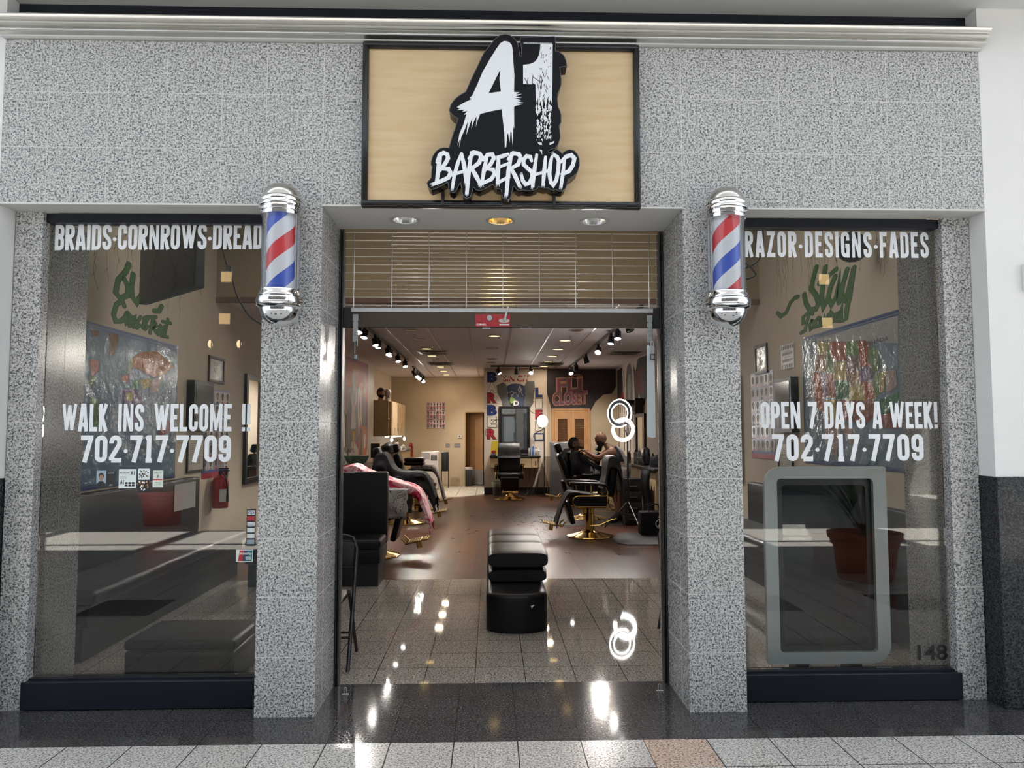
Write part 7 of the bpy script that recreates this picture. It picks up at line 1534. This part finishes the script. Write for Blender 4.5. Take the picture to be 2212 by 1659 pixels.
# ------------------------------------------------------------------ things of the mall that the panes mirror
def planter(x, y, r, h, m, label, n, lh, seed, lean=0.5):
    t = thing('potted_plant', label, 'potted plant', (x, y, 0))
    mb = MB(); mb.lathe([(r*0.70,0.001),(r*0.74,0.02),(r*0.84,h*0.72),(r*0.90,h*0.74),(r*0.93,h*0.86),(r*0.98,h*0.88),(r,h),(r*0.92,h),(r*0.88,h*0.86),(0.001,h*0.84)], n=40); mb.build('pot', m, t)
    mb = MB(); rg = random.Random(seed)
    for i in range(n):
        a = rg.uniform(0, 2*pi); ln = rg.uniform(0.6, 1.0)*lh; w = 0.035; rows = []
        el = rg.uniform(0.9, 1.45); b = Vector((cos(a), sin(a), 0)); sd = Vector((-sin(a), cos(a), 0)); p = Vector((0, 0, h*0.84+0.12*rg.random()))+b*0.03
        for k in range(8):
            q = w*sin(pi*(k+0.6)/8.2); rows.append([p-sd*q, p+Vector((0, 0, 0.3*q)), p+sd*q]); el2 = el-1.5*(k/8)**1.5*lean; p = p+(b*cos(el2)+Vector((0, 0, sin(el2))))*ln/8
        mb.loft(rows, False, False)
    mb.build('leaves', mat('dark green leaf', (0.02,0.05,0.02), 0.4), t, 80)
    mb = MB(); mb.tube([(0,0,h*0.84),(0.01,0,h*0.84+0.2)], 0.03, 10); mb.build('stem', mat('brown stem', (0.06,0.04,0.025), 0.7), t)
planter(3.80, -3.12, 0.36, 0.47, mat('terracotta', (0.30,0.075,0.04), 0.5), 'large terracotta planter with long dark leaves, mirrored in the RAZOR window', 34, 1.1, 3)
planter(-5.3, -7.9, 0.37, 0.55, mat('red planter', (0.33,0.025,0.035), 0.35), 'red planter with dark leaves, mirrored in the BRAIDS window', 16, 0.7, 8)
for i, (x, z) in enumerate(((-6.12, 5.08), (-6.14, 4.10), (7.9, 5.09), (7.95, 4.05))):
    t = thing('wall_lamp', 'warm square lamp high on the opposite mall wall, mirrored in the %s window, %s' % ('BRAIDS' if x < 0 else 'RAZOR', 'upper one' if z > 4.5 else 'lower one'), 'wall lamp', (x, -12.99, z))
    mb = MB(); mb.box(-0.14, 0.14, 0.0, 0.10, -0.14, 0.14, 0.01, 2); mb.build('housing', STEEL, t)
    mb = MB(); mb.box(-0.12, 0.12, 0.1005, 0.105, -0.12, 0.12); mb.build('diffuser', mat('warm lamp face', (1,0.8,0.5), emit=(1.0,0.62,0.25), estr=5.5), t)
for x, s in ((-6.40, 'left one'), (-5.75, 'right one')):
    t = thing('lantern_sconce', 'glass lantern on the opposite mall wall, mirrored in the BRAIDS window, '+s, 'lantern', (x, -12.99, 3.5))
    mb = MB(); mb.lathe([(0.02,0.62),(0.04,0.5),(0.20,0.36),(0.21,0.34),(0.02,0.35)], n=6, c=(0,0.25,0)); mb.lathe([(0.12,-0.22),(0.14,-0.24),(0.05,-0.34),(0.02,-0.42)], n=6, c=(0,0.25,0)); mb.tube([(0,0,-0.1),(0,0.1,-0.45),(0,0.22,-0.42)], 0.03, 8)
    for k in range(6): a = 2*pi*k/6; mb.tube([(0.19*cos(a), 0.25+0.19*sin(a), 0.34), (0.13*cos(a), 0.25+0.13*sin(a), -0.23)], 0.012, 6)
    mb.build('cage', mat('bronze lantern', (0.10,0.075,0.05), 0.5), t)
    mb = MB(); mb.ball((0, 0.25, 0.0), (0.05, 0.05, 0.09)); mb.build('bulb', mat('lantern bulb', (1,0.8,0.5), emit=(1.0,0.75,0.4), estr=14), t)
